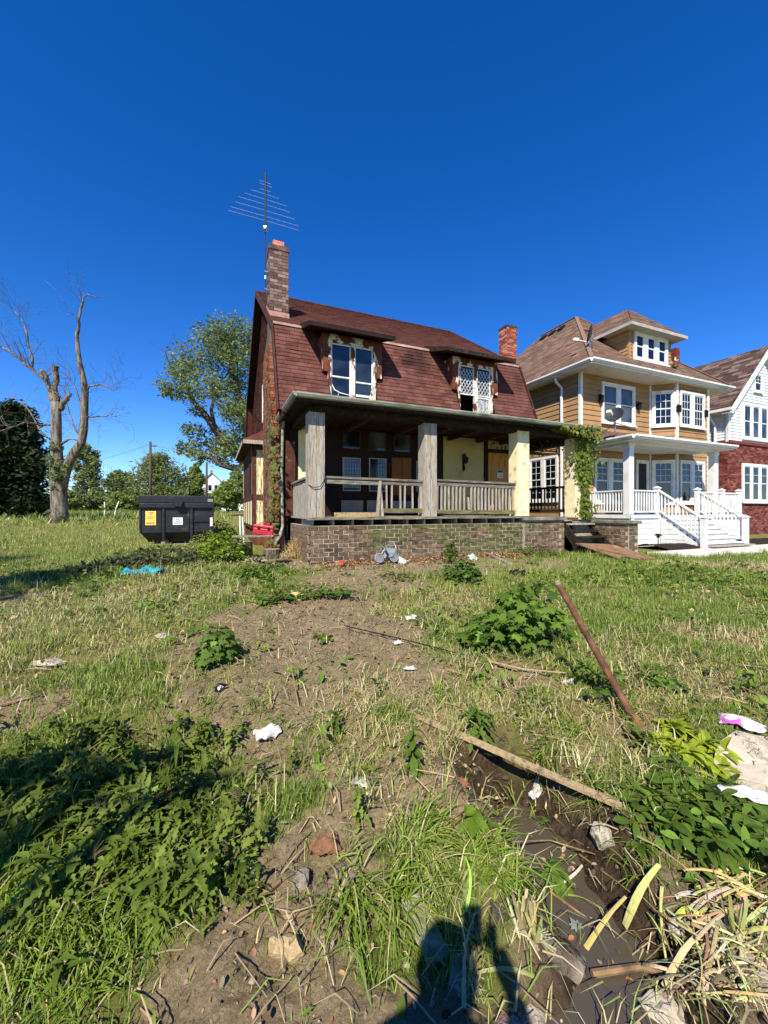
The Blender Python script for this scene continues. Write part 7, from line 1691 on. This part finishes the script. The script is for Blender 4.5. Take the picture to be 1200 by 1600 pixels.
# ------------------------------------------------------------------ things lying about
def single(b, name, m, p, label, cat, group=None, smooth=False, bevel=0):
    o = b.build(name, m, smooth=smooth, bevel=bevel, loc=p); return tag(o, label, cat, group)
def lift(p, h): return Vector((p.x, p.y, p.z + h))
def board(px0, py0, px1, py1, wid, thk, name, m, label, cat='board', h0=.02, h1=.02, up=None, rough=.004, group=None):
    a, c = lift(G(px0, py0), h0), lift(G(px1, py1), h1); n_ = 8; d = (c - a); u = d.cross(Z).normalized(); v = u.cross(d).normalized(); b = MB(); vs = []; fs = []
    for i in range(n_ + 1):
        q = a.lerp(c, i / n_); w0 = wid * .5 * (1 + rp.uniform(-.06, .06)); t0 = thk * .5
        vs += [q - u * w0 - v * t0, q + u * w0 - v * t0, q + u * (w0 + rp.uniform(-rough, rough)) + v * (t0 + rp.uniform(-rough, rough) * .5), q - u * (w0 + rp.uniform(-rough, rough)) + v * (t0 + rp.uniform(-rough, rough) * .5)]
    fs.append((0, 1, 2, 3)); fs.append(tuple(n_ * 4 + k for k in (3, 2, 1, 0)))
    for i in range(n_):
        for k in range(4): fs.append((i*4 + k, (i+1)*4 + k, (i+1)*4 + (k+1) % 4, i*4 + (k+1) % 4))
    b.add(vs, fs); return single(b, name, m, a, label, cat, group)
board(535, 1068, 972, 1270, .036, .02, 'split_plank', M['timber_pale'], 'long pale split plank lying through the straw down to the puddle bank', h0=.005, h1=.03)
board(640, 1418, 690, 1512, .085, .03, 'broken_plank', M['timber_grey'], 'short grey broken plank with a notched end under the long grass', h0=.03, h1=.02)
board(705, 1530, 850, 1640, .10, .03, 'broken_plank', M['timber_grey'], 'grey plank at the bottom edge in the shadow of the photographer', h0=.03, h1=.04)
board(1105, 1440, 1190, 1560, .10, .04, 'broken_plank', M['timber_grey'], 'dark weathered plank under the cut reeds at lower right', h0=.0, h1=.02)
board(700, 838, 796, 882, .10, .03, 'garden_edging', M['timber_grey'], 'low timber edging running out from the foundation', h0=.02, h1=.02)
# rusty pipe leaning
f0 = G(997, 1135); f1 = P_d(871, 910, 2.92)
pp = thing('rusty_pipe', f0, 'rusty brown pipe stuck in the ground and leaning left over the lawn', 'pipe')
b = MB(); d = (f1 - f0).normalized(); b.tube([f0 - d * .12, f0.lerp(f1, .5), f1], [.022, .022, .022], 12); b.build('shaft', M['rust'], pp, smooth=False)
b = MB(); b.tube([f1 - d * .02, f1 + d * .012], [.0235, .023], 12, True); b.build('cut_end', M['stump'], pp)
# thin rod and sticks
def stick(pts, r, name, m, label, cat='stick', hs=None, group=None, n=6):
    q = [lift(G(x, y), (hs[i] if hs else .015)) for i, (x, y) in enumerate(pts)]
    rr = r if isinstance(r, list) else [r * (1 - .4 * i / max(1, len(q) - 1)) for i in range(len(q))]
    b = MB(); b.tube(q, rr, n); return single(b, name, m, q[0], label, cat, group)
stick([(538, 985), (620, 1003), (700, 1024), (800, 1052)], .007, 'metal_rod', M['iron'], 'long thin dark rod lying across the yard below the rag', 'rod', [.05, .04, .04, .05])
stick([(760, 1042), (820, 1056), (885, 1064)], .008, 'dry_stick', M['timber_pale'], 'pale stick continuing from the end of the dark rod', hs=[.05, .05, .06])
STK = [([(955, 1080), (958, 1110), (960, 1140)], .007, 'short upright pale stick left of the rusty pipe', [.22, .1, 0]), ([(935, 1085), (975, 1150), (1020, 1190)], .006, 'thin brown stick crossing below the pipe foot', [.12, .05, .02]),
       ([(490, 1110), (520, 1130), (552, 1155)], .006, 'bent straw coloured stick left of the plank', None), ([(905, 1340), (960, 1380), (985, 1400)], .004, 'thin twig over the puddle end', None), ([(800, 1322), (860, 1332), (930, 1345)], .004, 'long thin twig crossing the puddle', [.02, .06, .03]),
       ([(455, 1060), (462, 1090), (468, 1112)], .006, 'splintered stake in bare soil left of centre', [.1, .05, 0]), ([(600, 930), (625, 922), (640, 918)], .012, 'thick brown stick on bare soil before the foundation', None), ([(255, 1120), (262, 1080), (268, 1058)], .004, 'thin straw stem standing left of the bare soil', [0, .06, .14]),
       ([(0, 1105), (30, 1098), (60, 1090)], .009, 'brown stick at the left edge on bare soil', None), ([(925, 1535), (1000, 1532), (1060, 1545), (1090, 1562)], .012, 'grey bent root arching over the end of the puddle', [.03, .05, .04, .02]), ([(1090, 1562), (1110, 1530), (1120, 1485)], .009, 'pale bent root rising to the right of the arching one', [.02, .06, .08]),
       ([(400, 1410), (420, 1395), (438, 1382)], .016, 'short brown stick on the soil by the grey bark', None), ([(440, 1440), (470, 1435), (490, 1425)], .012, 'curved brown root piece above the brick fragment', None), ([(980, 1005), (985, 1040), (990, 1060)], .004, 'thin pale stem behind the pipe', [.1, .05, 0]),
       ([(1000, 1120), (1050, 1195)], .004, 'long thin stem under the broad leaved plant', [.05, .03]), ([(560, 1215), (600, 1200)], .005, 'thin twig on the bare patch below the plank', None), ([(860, 1400), (900, 1430), (930, 1450)], .006, 'green reed piece floating in the puddle', [.02, .02, .02])]
for pts, r, lab, hs in STK: stick(pts, r, 'dry_stick', M['twig'] if 'pale' not in lab and 'straw' not in lab else M['timber_pale'], lab, hs=hs, group='loose sticks in the yard')
# logs and bark
def log(px0, py0, px1, py1, r, name, m, label, cat='log', h=.02):
    a, c = lift(G(px0, py0), h), lift(G(px1, py1), h); b = MB(); n_ = 7; b.tube([a.lerp(c, i / n_) + V(rp.uniform(-.01, .01), rp.uniform(-.01, .01), rp.uniform(-.008, .008)) for i in range(n_ + 1)], [r * rp.uniform(.85, 1.1) for i in range(n_ + 1)], 9); return single(b, name, m, a, label, cat)
log(765, 1428, 905, 1512, .05, 'rotten_log', M['bark_dead'], 'rotten grey brown log lying along the near lip of the puddle', h=.0)
log(424, 1486, 466, 1490, .032, 'wood_chunk', M['timber_pale'], 'short pale split wood chunk lying on soil at lower left', 'chunk')
def slabrock(px, py, rx, ry, h, name, m, label, cat='stone', rot=0, sq=1):
    p = G(px, py); b = MB(); b.ico((0, 0, 0), 1, (1, 1, 1), .24, 3 if rx > .045 and rx < .1 else 2); d = p.x * S + p.y * C
    T = Matrix.Translation(p + V(0, 0, h * .3)) @ Matrix.Rotation(rot - YAW, 4, 'Z') @ Matrix.Diagonal((rx, ry, h, 1)); b.v = [tuple(T @ Vector(q)) for q in b.v]; return single(b, name, m, p, label, cat)
slabrock(942, 1312, .045, .055, .045, 'pale_rock', M['rock'], 'whitish crumbly rock on the mud right of the puddle')
slabrock(345, 1078, .045, .035, .035, 'dark_stone', M['plastic_black'], 'dark angular stone on the bare soil left of centre')
slabrock(115, 975, .05, .04, .03, 'dirt_clod', M['rock_dk'], 'earthy clod heap at the left dirt strip')
slabrock(253, 996, .06, .04, .03, 'grey_stone', M['rock'], 'small grey stone in the long grass left of the lone sapling')
slabrock(75, 1037, .16, .07, .025, 'concrete_piece', M['concrete'], 'flat grey concrete piece at the left in the grass')
slabrock(540, 1368, .07, .06, .02, 'flat_stone', M['rock_dk'], 'flat grey brown stone above the long hanging grass')
slabrock(505, 1395, .05, .075, .02, 'flat_stone', M['rock_dk'], 'flat earthy stone left of the larger flat stone')
slabrock(470, 1378, .035, .045, .03, 'grey_bark_piece', M['timber_grey'], 'grey bark piece beside the big brown leaf', 'bark')
slabrock(1040, 1588, .07, .06, .04, 'grey_stone', M['rock'], 'mossy grey stone at the bottom edge right of the puddle')
slabrock(465, 935, .12, .07, .06, 'tan_stone', mat('tan_stone', ['b58f5a', 'd0ab74', '9a7a4c'], 12, .95, .6, 40), 'tan stone in the creeping vine strip')
slabrock(105, 900, .0, .0, .0, 'x', M['rock'], 'x') if False else None
slabrock(1060, 1455, .03, .03, .03, 'white_stone', M['rock'], 'small pale stone in the mud under the cut reeds')
# broken concrete slab on the right
c_ = G(1175, 1200); b = MB(); pts = [G(1113, 1208), G(1118, 1186), G(1126, 1170), G(1150, 1150), G(1180, 1161), G(1215, 1166), G(1262, 1190), G(1330, 1215), G(1340, 1290), G(1270, 1280), G(1215, 1258), G(1196, 1240), G(1150, 1228)]; zt = max(p.z for p in pts[:4]) + .02
top = [V(p.x, p.y, p.z + .045 + rp.uniform(-.008, .008)) for p in pts]; bot = [V(p.x, p.y, p.z - .04) for p in pts]; n_ = len(pts); b.add(top + bot + [sum(top, V(0, 0, 0)) / n_ + V(0, 0, .012)], [(i, (i + 1) % n_, 2 * n_) for i in range(n_)] + [((i + 1) % n_, i, i + n_, (i + 1) % n_ + n_) for i in range(n_)])
single(b, 'concrete_slab', mat('worn_concrete_slab', ['a89c8a', 'b8ac99', '9c9080', 'c0b5a2'], 5, .95, .6, 150, bdist=.006), c_, 'broken pale concrete slab at the right edge beside the broad leaved plant', 'slab', bevel=.004)
# crumpled sheets
def sheet(px, py, w_, h_, amp, name, m, label, cat, rot=0, n_=12, hump=.06, seed=1, parts=None, taper=None, lift_=.01):
    p = G(px, py); r_ = random.Random(seed); o1, o2 = r_.uniform(0, 50), r_.uniform(0, 50); b = MB(); vs = []; fs = []
    ca, sa = math.cos(rot - YAW), math.sin(rot - YAW)
    for j in range(n_ + 1):
        for i in range(n_ + 1):
            u, v = i / n_ - .5, j / n_ - .5; edge = 1 + .22 * (vnoise(np.array(o1 + u * 5), np.array(o2 + v * 5), 2) - .5)
            k = taper(u, v) if taper else 1
            x, y = u * w_ * edge * k, v * h_ * edge; z = amp * (float(fbm(np.array(o1 + u), np.array(o2 + v), 5.0, seed, 3)) - .35) * 1.6 + hump * max(0, 1 - 4 * (u * u + v * v))
            X, Y = p.x + ca * x - sa * y, p.y + sa * x + ca * y; vs.append((X, Y, max(gz(X, Y) + .006, p.z + lift_ + z)))
    for j in range(n_):
        for i in range(n_): a = j * (n_ + 1) + i; fs.append((a, a + 1, a + n_ + 2, a + n_ + 1))
    b.add(vs, fs); o = single(b, name, m, p, label, cat, smooth=True); md = o.modifiers.new('thickness', 'SOLIDIFY'); md.thickness = .003; return o
def at_h(px, py, h): q = G(px, py); return q + Z * h
tp_ = sheet(224, 899, .62, .42, .17, 'turquoise_tarp', M['tarp'], 'crumpled turquoise plastic sheet lying in the weeds before the dumpster', 'tarp', .35, 16, .05, 5)
sheet(418, 1148, .15, .12, .05, 'white_paper', M['plastic_white'], 'crumpled white paper on the soil at the top of the dark weed bank', 'paper', .6, 10, .02, 7)
sheet(645, 969, .17, .09, .05, 'white_rag', M['plastic_white'], 'small white rag in the grass below the foundation centre', 'rag', .1, 10, .03, 8)
sheet(622, 1007, .09, .07, .03, 'white_scrap', M['plastic_white'], 'tiny white scrap next to the dark rod', 'scrap', .4, 8, .02, 9)
sheet(738, 875, .26, .2, .08, 'white_bag', M['plastic_white'], 'white plastic bag lying against the timber edging', 'bag', 0, 10, .10, 10)
sheet(735, 866, .22, .14, .08, 'black_bag', M['plastic_black'], 'black plastic scrap behind the white bag', 'bag', 0, 10, .12, 11)
sheet(812, 897, .3, .22, .08, 'black_bag', M['plastic_black'], 'black crumpled plastic at the edge of the lawn under the stoop', 'bag', .2, 10, .06, 12)
sheet(625, 880, .34, .2, .08, 'white_bag', M['plastic_white'], 'dirty white sheet beside the grey stroller', 'bag', -.5, 10, .08, 13)
sheet(975, 876, .42, .22, .05, 'rubber_mat', M['plastic_black'], 'curled black mat lying at the end of the wing wall', 'mat', -.4, 10, .08, 14)
sheet(640, 1047, .10, .05, .03, 'plastic_film', M['plastic_white'], 'scrap of clear plastic film on bare soil in the middle', 'scrap', .2, 8, .01, 15)
sheet(890, 1068, .13, .04, .03, 'paper_strip', M['plastic_white'], 'white paper strip right of the pale stick', 'paper', .1, 8, .01, 16)
sheet(565, 1228, .11, .07, .035, 'plastic_film', mat('grey_film', ['77736c', '98948c', '5f5a52'], 9, .35, .4, 30, spec=.5), 'dirty grey plastic film in the bare patch below the straw', 'scrap', -.3, 10, .02, 17)
sheet(835, 1245, .06, .05, .02, 'white_leaf', M['plastic_white'], 'whitish dead leaf on the puddle bank under the plank', 'leaf', .2, 8, .01, 18)
sheet(1172, 1270, .30, .10, .04, 'white_plastic', M['plastic_white'], 'white plastic under the locust leaves below the concrete slab', 'plastic', -.45, 12, .03, 19, lift_=.07)
CLO = mat('printed_cloth', ['e3e0e2', 'd9d4da', 'ecebea'], 9, .85, .3, 40, patch=('b85fb4', 13, .54, .03))
pc = sheet(1158, 1143, .22, .13, .03, 'printed_cloth', CLO, 'white cloth with pink and violet print lying behind the concrete slab', 'cloth', -.7, 12, .03, 20, lift_=.05)
b = MB(); p = G(1154, 1141) + Z * .075; nv_ = 14; b.add([p + V(.036 * math.cos(a) * (1 + .25 * (i % 2)), .03 * math.sin(a) * (1 + .25 * (i % 2)), .004 * math.cos(a)) for i, a in enumerate(np.linspace(0, 6.283, nv_, endpoint=False))] + [p + Z * .012], [(i, (i + 1) % nv_, nv_) for i in range(nv_)])
BASE[pc.name] = Vector(pc.location); b.build('violet_print', mat('violet_print', ['4a2fb8', '6a48cc'], 9, .8, .1, 30), pc)
sheet(508, 1332, .13, .10, .07, 'dead_leaf', mat('dead_leaf_brown', ['6a4832', '805c42', '5a3c2a'], 12, .85, .4, 40), 'large brown dead leaf curled on the soil above the flat stones', 'leaf', .5, 10, .04, 23)
for (px, py, s_, lab) in ((798, 1240, .07, 'rust brown dead leaf at the upper end of the puddle'), (720, 1230, .06, 'reddish dead leaf in the bare patch right of the drooping weed'), (845, 1290, .06, 'green maple leaf floating at the head of the puddle'), (872, 1370, .06, 'green maple leaf floating in the middle of the puddle'), (905, 1470, .05, 'wilted grey leaf hanging at the puddle edge')):
    lf = MB(); p = G(px, py); p.z = max(p.z, -.062) + .02; maple(lf, p, V(rp.uniform(-1, 1), rp.uniform(-.3, 1), .1), V(0, -.25, 1), s_, (.30, .13, .07) if 'dead' in lab else ((.1, .19, .04) if 'green' in lab else (.3, .33, .28))); tag(lf.build('loose_leaf', M['leaf'], loc=p, colors=True), lab, 'leaf', 'loose leaves by the puddle')

# ------------------------------------------------------------------ cut reeds at lower right
RE = [(.56, .47, .22), (.62, .53, .29), (.50, .46, .16), (.48, .38, .19), (.64, .57, .36), (.36, .29, .15), (.52, .50, .15), (.24, .17, .09)]
rr_ = random.Random(77)
def reed(px, py, px1, py1, w_, label, h0=.03, h1=.05, col=None, group='cut reed stalks at lower right'):
    a, c = lift(G(px, py), h0), lift(G(px1, py1), h1); b = MB(); b.col = tuple(v * rr_.uniform(.7, 1.1) for v in (col or rr_.choice(RE))); n_ = 6; d = (c - a); u = d.cross(Z).normalized(); bow = rr_.gauss(0, .012); rows = []
    tw = rr_.uniform(-1.4, 1.4)
    for i in range(n_ + 1):
        t_ = i / n_; q = a.lerp(c, t_) + Z * (.02 * math.sin(math.pi * t_)) + u * bow * math.sin(math.pi * t_); w0 = w_ * .5 * (1 - .45 * t_); w0 *= (1 if i % 2 else rr_.uniform(.8, 1.1)); uu = Matrix.Rotation(tw * t_, 3, d.normalized()) @ u
        rows += [q - uu * w0, q + Z * w0 * .16, q + uu * w0, q - Z * w0 * .06]
    fs = []
    for i in range(n_):
        for k in range(4): fs.append((i*4 + k, i*4 + (k+1) % 4, (i+1)*4 + (k+1) % 4, (i+1)*4 + k))
    fs += [(3, 2, 1, 0), tuple(n_*4 + k for k in range(4))]; b.add(rows, fs)
    return tag(b.build('cut_reed', M['dry'], loc=a, colors=True), label, 'reed', group)
reed(914, 1492, 978, 1432, .022, 'thick yellow green reed stalk slanting across the puddle', .02, .08, (.50, .47, .17), None)
reed(976, 1456, 1030, 1398, .032, 'thickest pale reed stump with a torn end right of the puddle', .02, .12, (.54, .46, .24), None)
reed(878, 1404, 946, 1430, .018, 'narrow bright green reed lying on the puddle', .02, .02, (.42, .52, .12), None)
reed(1055, 1445, 1100, 1447, .028, 'short bright reed piece under the torn stump', .02, .03, (.6, .62, .14), None)
reed(838, 1540, 740, 1536, .016, 'pale flat reed strip lying in the photographer\'s shadow', .03, .03, (.40, .33, .17), None)
reed(792, 1600, 745, 1640, .03, 'pale reed strip at the bottom edge', .03, .03, (.45, .38, .2), None)
reed(725, 1590, 750, 1455, .016, 'grey dry reed sheath standing in the photographer\'s shadow', .03, .10, (.36, .29, .16), None)
reed(728, 1450, 727, 1392, .013, 'bright yellow green reed tip rising from the shadow', .06, .14, (.40, .46, .08), None)
reed(860, 1400, 910, 1376, .016, 'pale bent reed at the puddle edge', .03, .07, (.6, .6, .3), None)
for k in range(200):
    px = rr_.uniform(1015, 1215); py = rr_.uniform(1385, 1600)
    if px < 1015 + (py - 1385) * .05 or (px < 1090 and py < 1430): continue
    a = rr_.gauss(.5, .7); ln = rr_.uniform(30, 130)
    reed(px - math.cos(a) * ln / 2, py - math.sin(a) * ln / 2, px + math.cos(a) * ln / 2, py + math.sin(a) * ln / 2, (rr_.uniform(.003, .012) if k % 6 else rr_.uniform(.014, .024)), 'pale cut reed strip in the heap at the lower right corner', rr_.uniform(.015, .07), rr_.uniform(.015, .1))
def stub(px, py, H, label):
    p = G(px, py); t_ = thing('reed_stub', p, label, 'reed', None)
    b = MB()
    for k in range(16):
        a = rr_.uniform(0, 6.28); q = p + V(math.cos(a), math.sin(a), 0) * rr_.uniform(0, .018); b.col = tuple(v * rr_.uniform(.7, 1.1) for v in rr_.choice(RE)); top = q + V(rr_.gauss(0, .018), rr_.gauss(0, .018), H * rr_.uniform(.55, 1))
        w_ = rr_.uniform(.004, .010); u = V(rr_.uniform(-1, 1), rr_.uniform(-1, 1), 0).normalized(); b.add([q - u * w_, q + u * w_, top + u * w_ * .5, top - u * w_ * .5], [(0, 1, 2, 3)])
    b.build('leaf_sheath', M['dry'], t_, colors=True)
    b = MB()
    for k in range(14):
        a = rr_.uniform(0, 6.28); b.col = (.5, .43, .28); b.tube([p + Z * .03, p + V(math.cos(a) * .03, math.sin(a) * .03, .01), p + V(math.cos(a) * .07, math.sin(a) * .07, -.0)], .0018, 3, False)
    b.build('root', M['dry'], t_, colors=True)
stub(815, 1458, .16, 'frayed pale reed stub on the rotten log'); stub(836, 1470, .15, 'upright straw reed stub at the right end of the rotten log'); stub(738, 1530, .12, 'frayed reed stub in the middle of the photographer\'s shadow'); stub(1150, 1478, .2, 'tall yellow green reed stub at the right edge in the reed heap'); stub(1105, 1460, .08, 'short brown reed stub in the reed heap'); stub(1165, 1560, .08, 'low reed stub at the lower right corner')

# ------------------------------------------------------------------ by the left corner of the house
def stump(px, py, r, H, label, m='stump'):
    p = G(px, py); t_ = thing('tree_stump', p, label, 'stump'); b = MB(); b.tube([p - Z * .1, p + Z * .02, p + Z * H * .5, p + Z * H], [r * 1.25, r * 1.1, r, r * .97], 12, False); b.build('bark_side', M['bark'], t_, smooth=True)
    b = MB(); b.add([p + Z * H + V(r * .97 * math.cos(a), r * .97 * math.sin(a), 0) for a in np.linspace(0, 6.283, 12, endpoint=False)], [tuple(range(12))]); b.build('cut_face', M[m], t_)
stump(386, 872, .13, .40, 'pale cut stump standing left under the plank with the red box'); stump(363, 862, .14, .26, 'broken grey stump left of the pale stump'); stump(448, 866, .11, .36, 'small cut stump beside the brick corner'); stump(425, 872, .2, .22, 'low rotten stump hidden under dry vines')
qa, qb = P_d(368, 838, 8.35), P_d(432, 837, 8.2); b = MB(); b.bar(qa, qb, .3, .04); single(b, 'plank', M['wood_greyX'], qa, 'grey plank laid over the cut stumps under the red box', 'plank', bevel=.006)
qc = P_d(411, 837, 8.25) + Z * .022; rb_ = thing('red_toolbox', qc, 'red plastic toolbox tilted on the plank beside the house corner', 'toolbox')
T = Matrix.Translation(qc) @ Matrix.Rotation(math.radians(-14), 4, 'Z') @ Matrix.Rotation(math.radians(8), 4, 'Y')
b = MB(T); b.box(-.2, .2, -.1, .1, .0, .13); b.build('tray', M['plastic_red'], rb_, bevel=.015)
b = MB(T); b.box(-.205, .205, -.105, .105, .135, .2); b.build('lid', M['plastic_red'], rb_, bevel=.02)
for x in (-.09, .11): b = MB(T); b.box(x - .025, x + .025, -.118, -.104, .11, .165); b.build('latch', M['iron'], rb_)
b = MB(T); b.tube([(-.1, 0, .2), (-.09, 0, .235), (.09, 0, .235), (.1, 0, .2)], .012, 6); b.build('handle', M['plastic_red'], rb_)
hs_ = []
p = G(462, 872); rs_ = np.random.default_rng(5); n_ = 1500; a = rs_.normal(size=(n_, 2)) * (.14, .16); hz = .42 * np.exp(-(a ** 2).sum(1) / .05) * rs_.random(n_) ** .5
P = np.stack([p.x + a[:, 0], p.y + a[:, 1], p.z + hz], 1); tag(blades('straw_heap', P, rs_.uniform(.1, .24, n_), rs_.uniform(.004, .008, n_), rs_.uniform(0, 6.28, n_), rs_.normal(1.3, .3, n_).clip(.5, 1.8), C_D[rs_.integers(0, 4, n_)] * np.array([1, .9, .75]), M['dry']), 'tan heap of dry straw against the brick corner', 'straw', kind='stuff')
p = G(440, 880); n_ = 1800; a = rs_.normal(size=(n_, 2)) * (.36, .22); P = np.stack([p.x + a[:, 0], p.y + a[:, 1], GH(p.x + a[:, 0], p.y + a[:, 1]) + rs_.random(n_) * .14], 1); P = P[~inside_built(P[:, 0], P[:, 1])]; n_ = len(P)
tag(scatter('dry_vines', *T_CURL, P, rs_.uniform(.05, .1, n_), np.array([[.3, .25, .15], [.22, .19, .11], [.36, .33, .2], [.14, .13, .07]])[rs_.integers(0, 4, n_)], M['dry'], .8, 27), 'withered leaves and vines heaped round the stumps', 'leaves', kind='stuff')
for (x0, y0, x1, y1, d, lab) in ((375, 806, 376, 848, 9.2, 'white metal post standing left of the red box'), (379, 808, 382, 852, 8.9, 'second white metal post leaning on the first one')):
    a, c = P_d(x1, y1, d), P_d(x0, y0, d); b = MB(); b.tube([a - Z * .15, c], .018, 6); single(b, 'white_post', M['white_old'], a, lab, 'post', 'white metal posts by the red box')
# stroller on its side against the foundation
p = G(602, 880); p = V(p.x, min(p.y, 8.15), gz(p.x, min(p.y, 8.15))); sr = thing('toppled_stroller', p, 'grey folding stroller toppled in dry leaves against the brick foundation', 'stroller')
def L_(x, y, z): return p + V(x, y, z)
for dx in (-.18, .16):
    b = MB(); pts = [L_(dx + .09 * math.cos(a), -.1 + .03 * math.sin(a), .13 + .09 * math.sin(a)) for a in np.linspace(0, 6.283, 17)]; b.tube(pts, .018, 6, False); o = b.build('wheel', M['fabric_grey'], sr, smooth=True)
    b = MB(); b.tube([L_(dx, -.13, .13), L_(dx, -.07, .13)], [.075, .075], 12); b.build('hub', M['fabric_grey'], o)
b = MB(); b.tube([L_(-.18, -.05, .12), L_(-.02, .0, .3), L_(.1, .05, .40), L_(.24, .05, .42), L_(.26, .0, .3)], .014, 6); b.tube([L_(.16, -.05, .12), L_(.02, .0, .3), L_(-.12, .05, .42), L_(-.22, .05, .45)], .014, 6); b.build('frame', M['steel'], sr)
b = MB(); b.add([L_(-.1, -.04, .1), L_(.24, -.1, .08), L_(.26, -.02, .3), L_(.04, .02, .34), L_(.1, -.16, .16)], [(0, 1, 4), (1, 2, 4), (2, 3, 4), (3, 0, 4)]); b.build('seat_cloth', M['fabric_grey'], sr)
b = MB(); b.tube([L_(-.02, -.06, .28), L_(.02, -.1, .2), L_(-.02, -.12, .1)], .025, 6); b.build('strap', M['iron'], sr)
# red ball
p = G(533, 885); b = MB(); b.ico(p + Z * .06, .07, (1, 1, .9), .03, 2); single(b, 'red_ball', mat('red_rubber', ['c8202c', 'd83a3a'], 9, .5, .1, 30), p, 'small red ball in the brown leaves before the foundation', 'ball', smooth=True)

# ------------------------------------------------------------------ the photographer, holding the phone that takes the picture
F = V(S, C, 0); Rr = V(C, -S, 0)
pe = thing('person', F * -.33 - Rr * .17, 'person in dark clothes standing behind the view and holding up a phone', 'person')
def W(r, f, z): return Rr * r + F * f + Z * z
def skin_body(name, joints, edges, radii, m, root_i=0):
    me = bpy.data.meshes.new(name); b0 = BASE[pe.name]; me.from_pydata([tuple(Vector(j) - b0) for j in joints], edges, []); me.materials.append(m)
    o = bpy.data.objects.new(name, me); COL.objects.link(o); o.parent = pe; BASE[o.name] = b0
    md = o.modifiers.new('skin', 'SKIN'); 
    for i, r in enumerate(radii): me.skin_vertices[0].data[i].radius = (r, r) if not isinstance(r, tuple) else r
    for i in range(len(joints)): me.skin_vertices[0].data[i].use_root = i == root_i
    sb = o.modifiers.new('sub', 'SUBSURF'); sb.levels = 2; sb.render_levels = 2
    return o
cx_, cf = -.17, -.33
J = [W(cx_, cf, .92), W(cx_, cf, 1.08), W(cx_, cf, 1.28), W(cx_, cf + .01, 1.42), W(cx_, cf + .02, 1.50), W(cx_, cf + .05, 1.58), W(cx_, cf + .06, 1.70),
     W(cx_ - .18, cf, 1.40), W(-.38, -.20, 1.30), W(-.10, -.13, 1.44), W(cx_ + .18, cf, 1.40), W(cx_ + .28, cf + .10, 1.20), W(.09, -.13, 1.44),
     W(cx_ - .10, cf, .86), W(cx_ - .12, cf + .02, .48), W(cx_ - .13, cf - .02, .08), W(cx_ - .15, cf + .14, .03), W(cx_ + .10, cf, .86), W(cx_ + .12, cf + .02, .48), W(cx_ + .13, cf - .02, .08), W(cx_ + .15, cf + .14, .03)]
Eg = [(0,1),(1,2),(2,3),(3,4),(4,5),(5,6),(3,7),(7,8),(8,9),(3,10),(10,11),(11,12),(0,13),(13,14),(14,15),(15,16),(0,17),(17,18),(18,19),(19,20)]
Ra = [.15,.15,.17,.14,.06,.09,.085,.09,.075,.045,.085,.06,.035,.10,.07,.05,.035,.10,.07,.05,.035]
skin_body('body', J, Eg, Ra, M['shirt'])
b = MB(); b.ico(W(cx_, cf + .06, 1.64), .105, (.85, 1.0, 1.2), .0, 3); b.build('head', M['skin'], pe, smooth=True)
b = MB(); b.ico(W(cx_, cf + .035, 1.68), .112, (.9, 1.0, 1.05), .03, 3); b.build('hair', M['hair'], pe, smooth=True)
b = MB(); b.add([W(cx_ - .015, cf + .16, 1.62), W(cx_ + .015, cf + .16, 1.62), W(cx_, cf + .185, 1.625), W(cx_, cf + .165, 1.665)], [(0, 1, 2), (1, 3, 2), (3, 0, 2)]); b.build('nose', M['skin'], pe)
for s_ in (-1, 1):
    b = MB(); b.ico(W(cx_ + s_ * .035, cf + .152, 1.66), .012, (1, 1, .8), 0, 2); b.build('eye', M['white'], pe, smooth=True)
    b = MB(); b.ico(W(cx_ + s_ * .092, cf + .06, 1.64), .03, (.4, .8, 1.2), 0, 2); b.build('ear', M['skin'], pe, smooth=True)
b = MB(); b.bar(W(cx_ - .025, cf + .158, 1.585), W(cx_ + .025, cf + .158, 1.585), .012, .01); b.build('mouth', M['plastic_red'], pe)
for s_, wr_ in ((-1, W(-.10, -.13, 1.44)), (1, W(.09, -.13, 1.44))):
    b = MB(); pm = W(s_ * .062 - .005, -.055, 1.49); b.tube([wr_, wr_.lerp(pm, .5), pm], [.03, .036, .03], 8)
    for k in range(4):
        z = 1.475 + k * .022; L0 = (.03, .035, .032, .026)[k]; b.tube([W(s_ * .062 - .005, -.045, z), W(s_ * .055 - .005, -.03, z + .004), W(s_ * (.055 - L0) - .005, -.026, z + .006)], [.0095, .009, .007], 6)
    b.tube([W(s_ * .06 - .005, -.07, 1.475), W(s_ * .045 - .005, -.05, 1.50), W(s_ * .03 - .005, -.042, 1.52)], [.012, .011, .008], 6); b.build('hand', M['skin'], pe, smooth=True)
ph = thing('phone', W(-.02, -.02, 1.48), 'dark smartphone held upright in both hands', 'phone')
b = MB(); b.obox(W(-.023, -.022, 1.545), Rr * .037, F * .004, Z * .075); b.build('case', M['plastic_black'], ph, bevel=.004)
b = MB(); b.obox(W(-.023, -.027, 1.545), Rr * .034, F * .0008, Z * .070); b.build('screen', M['glass'], ph)
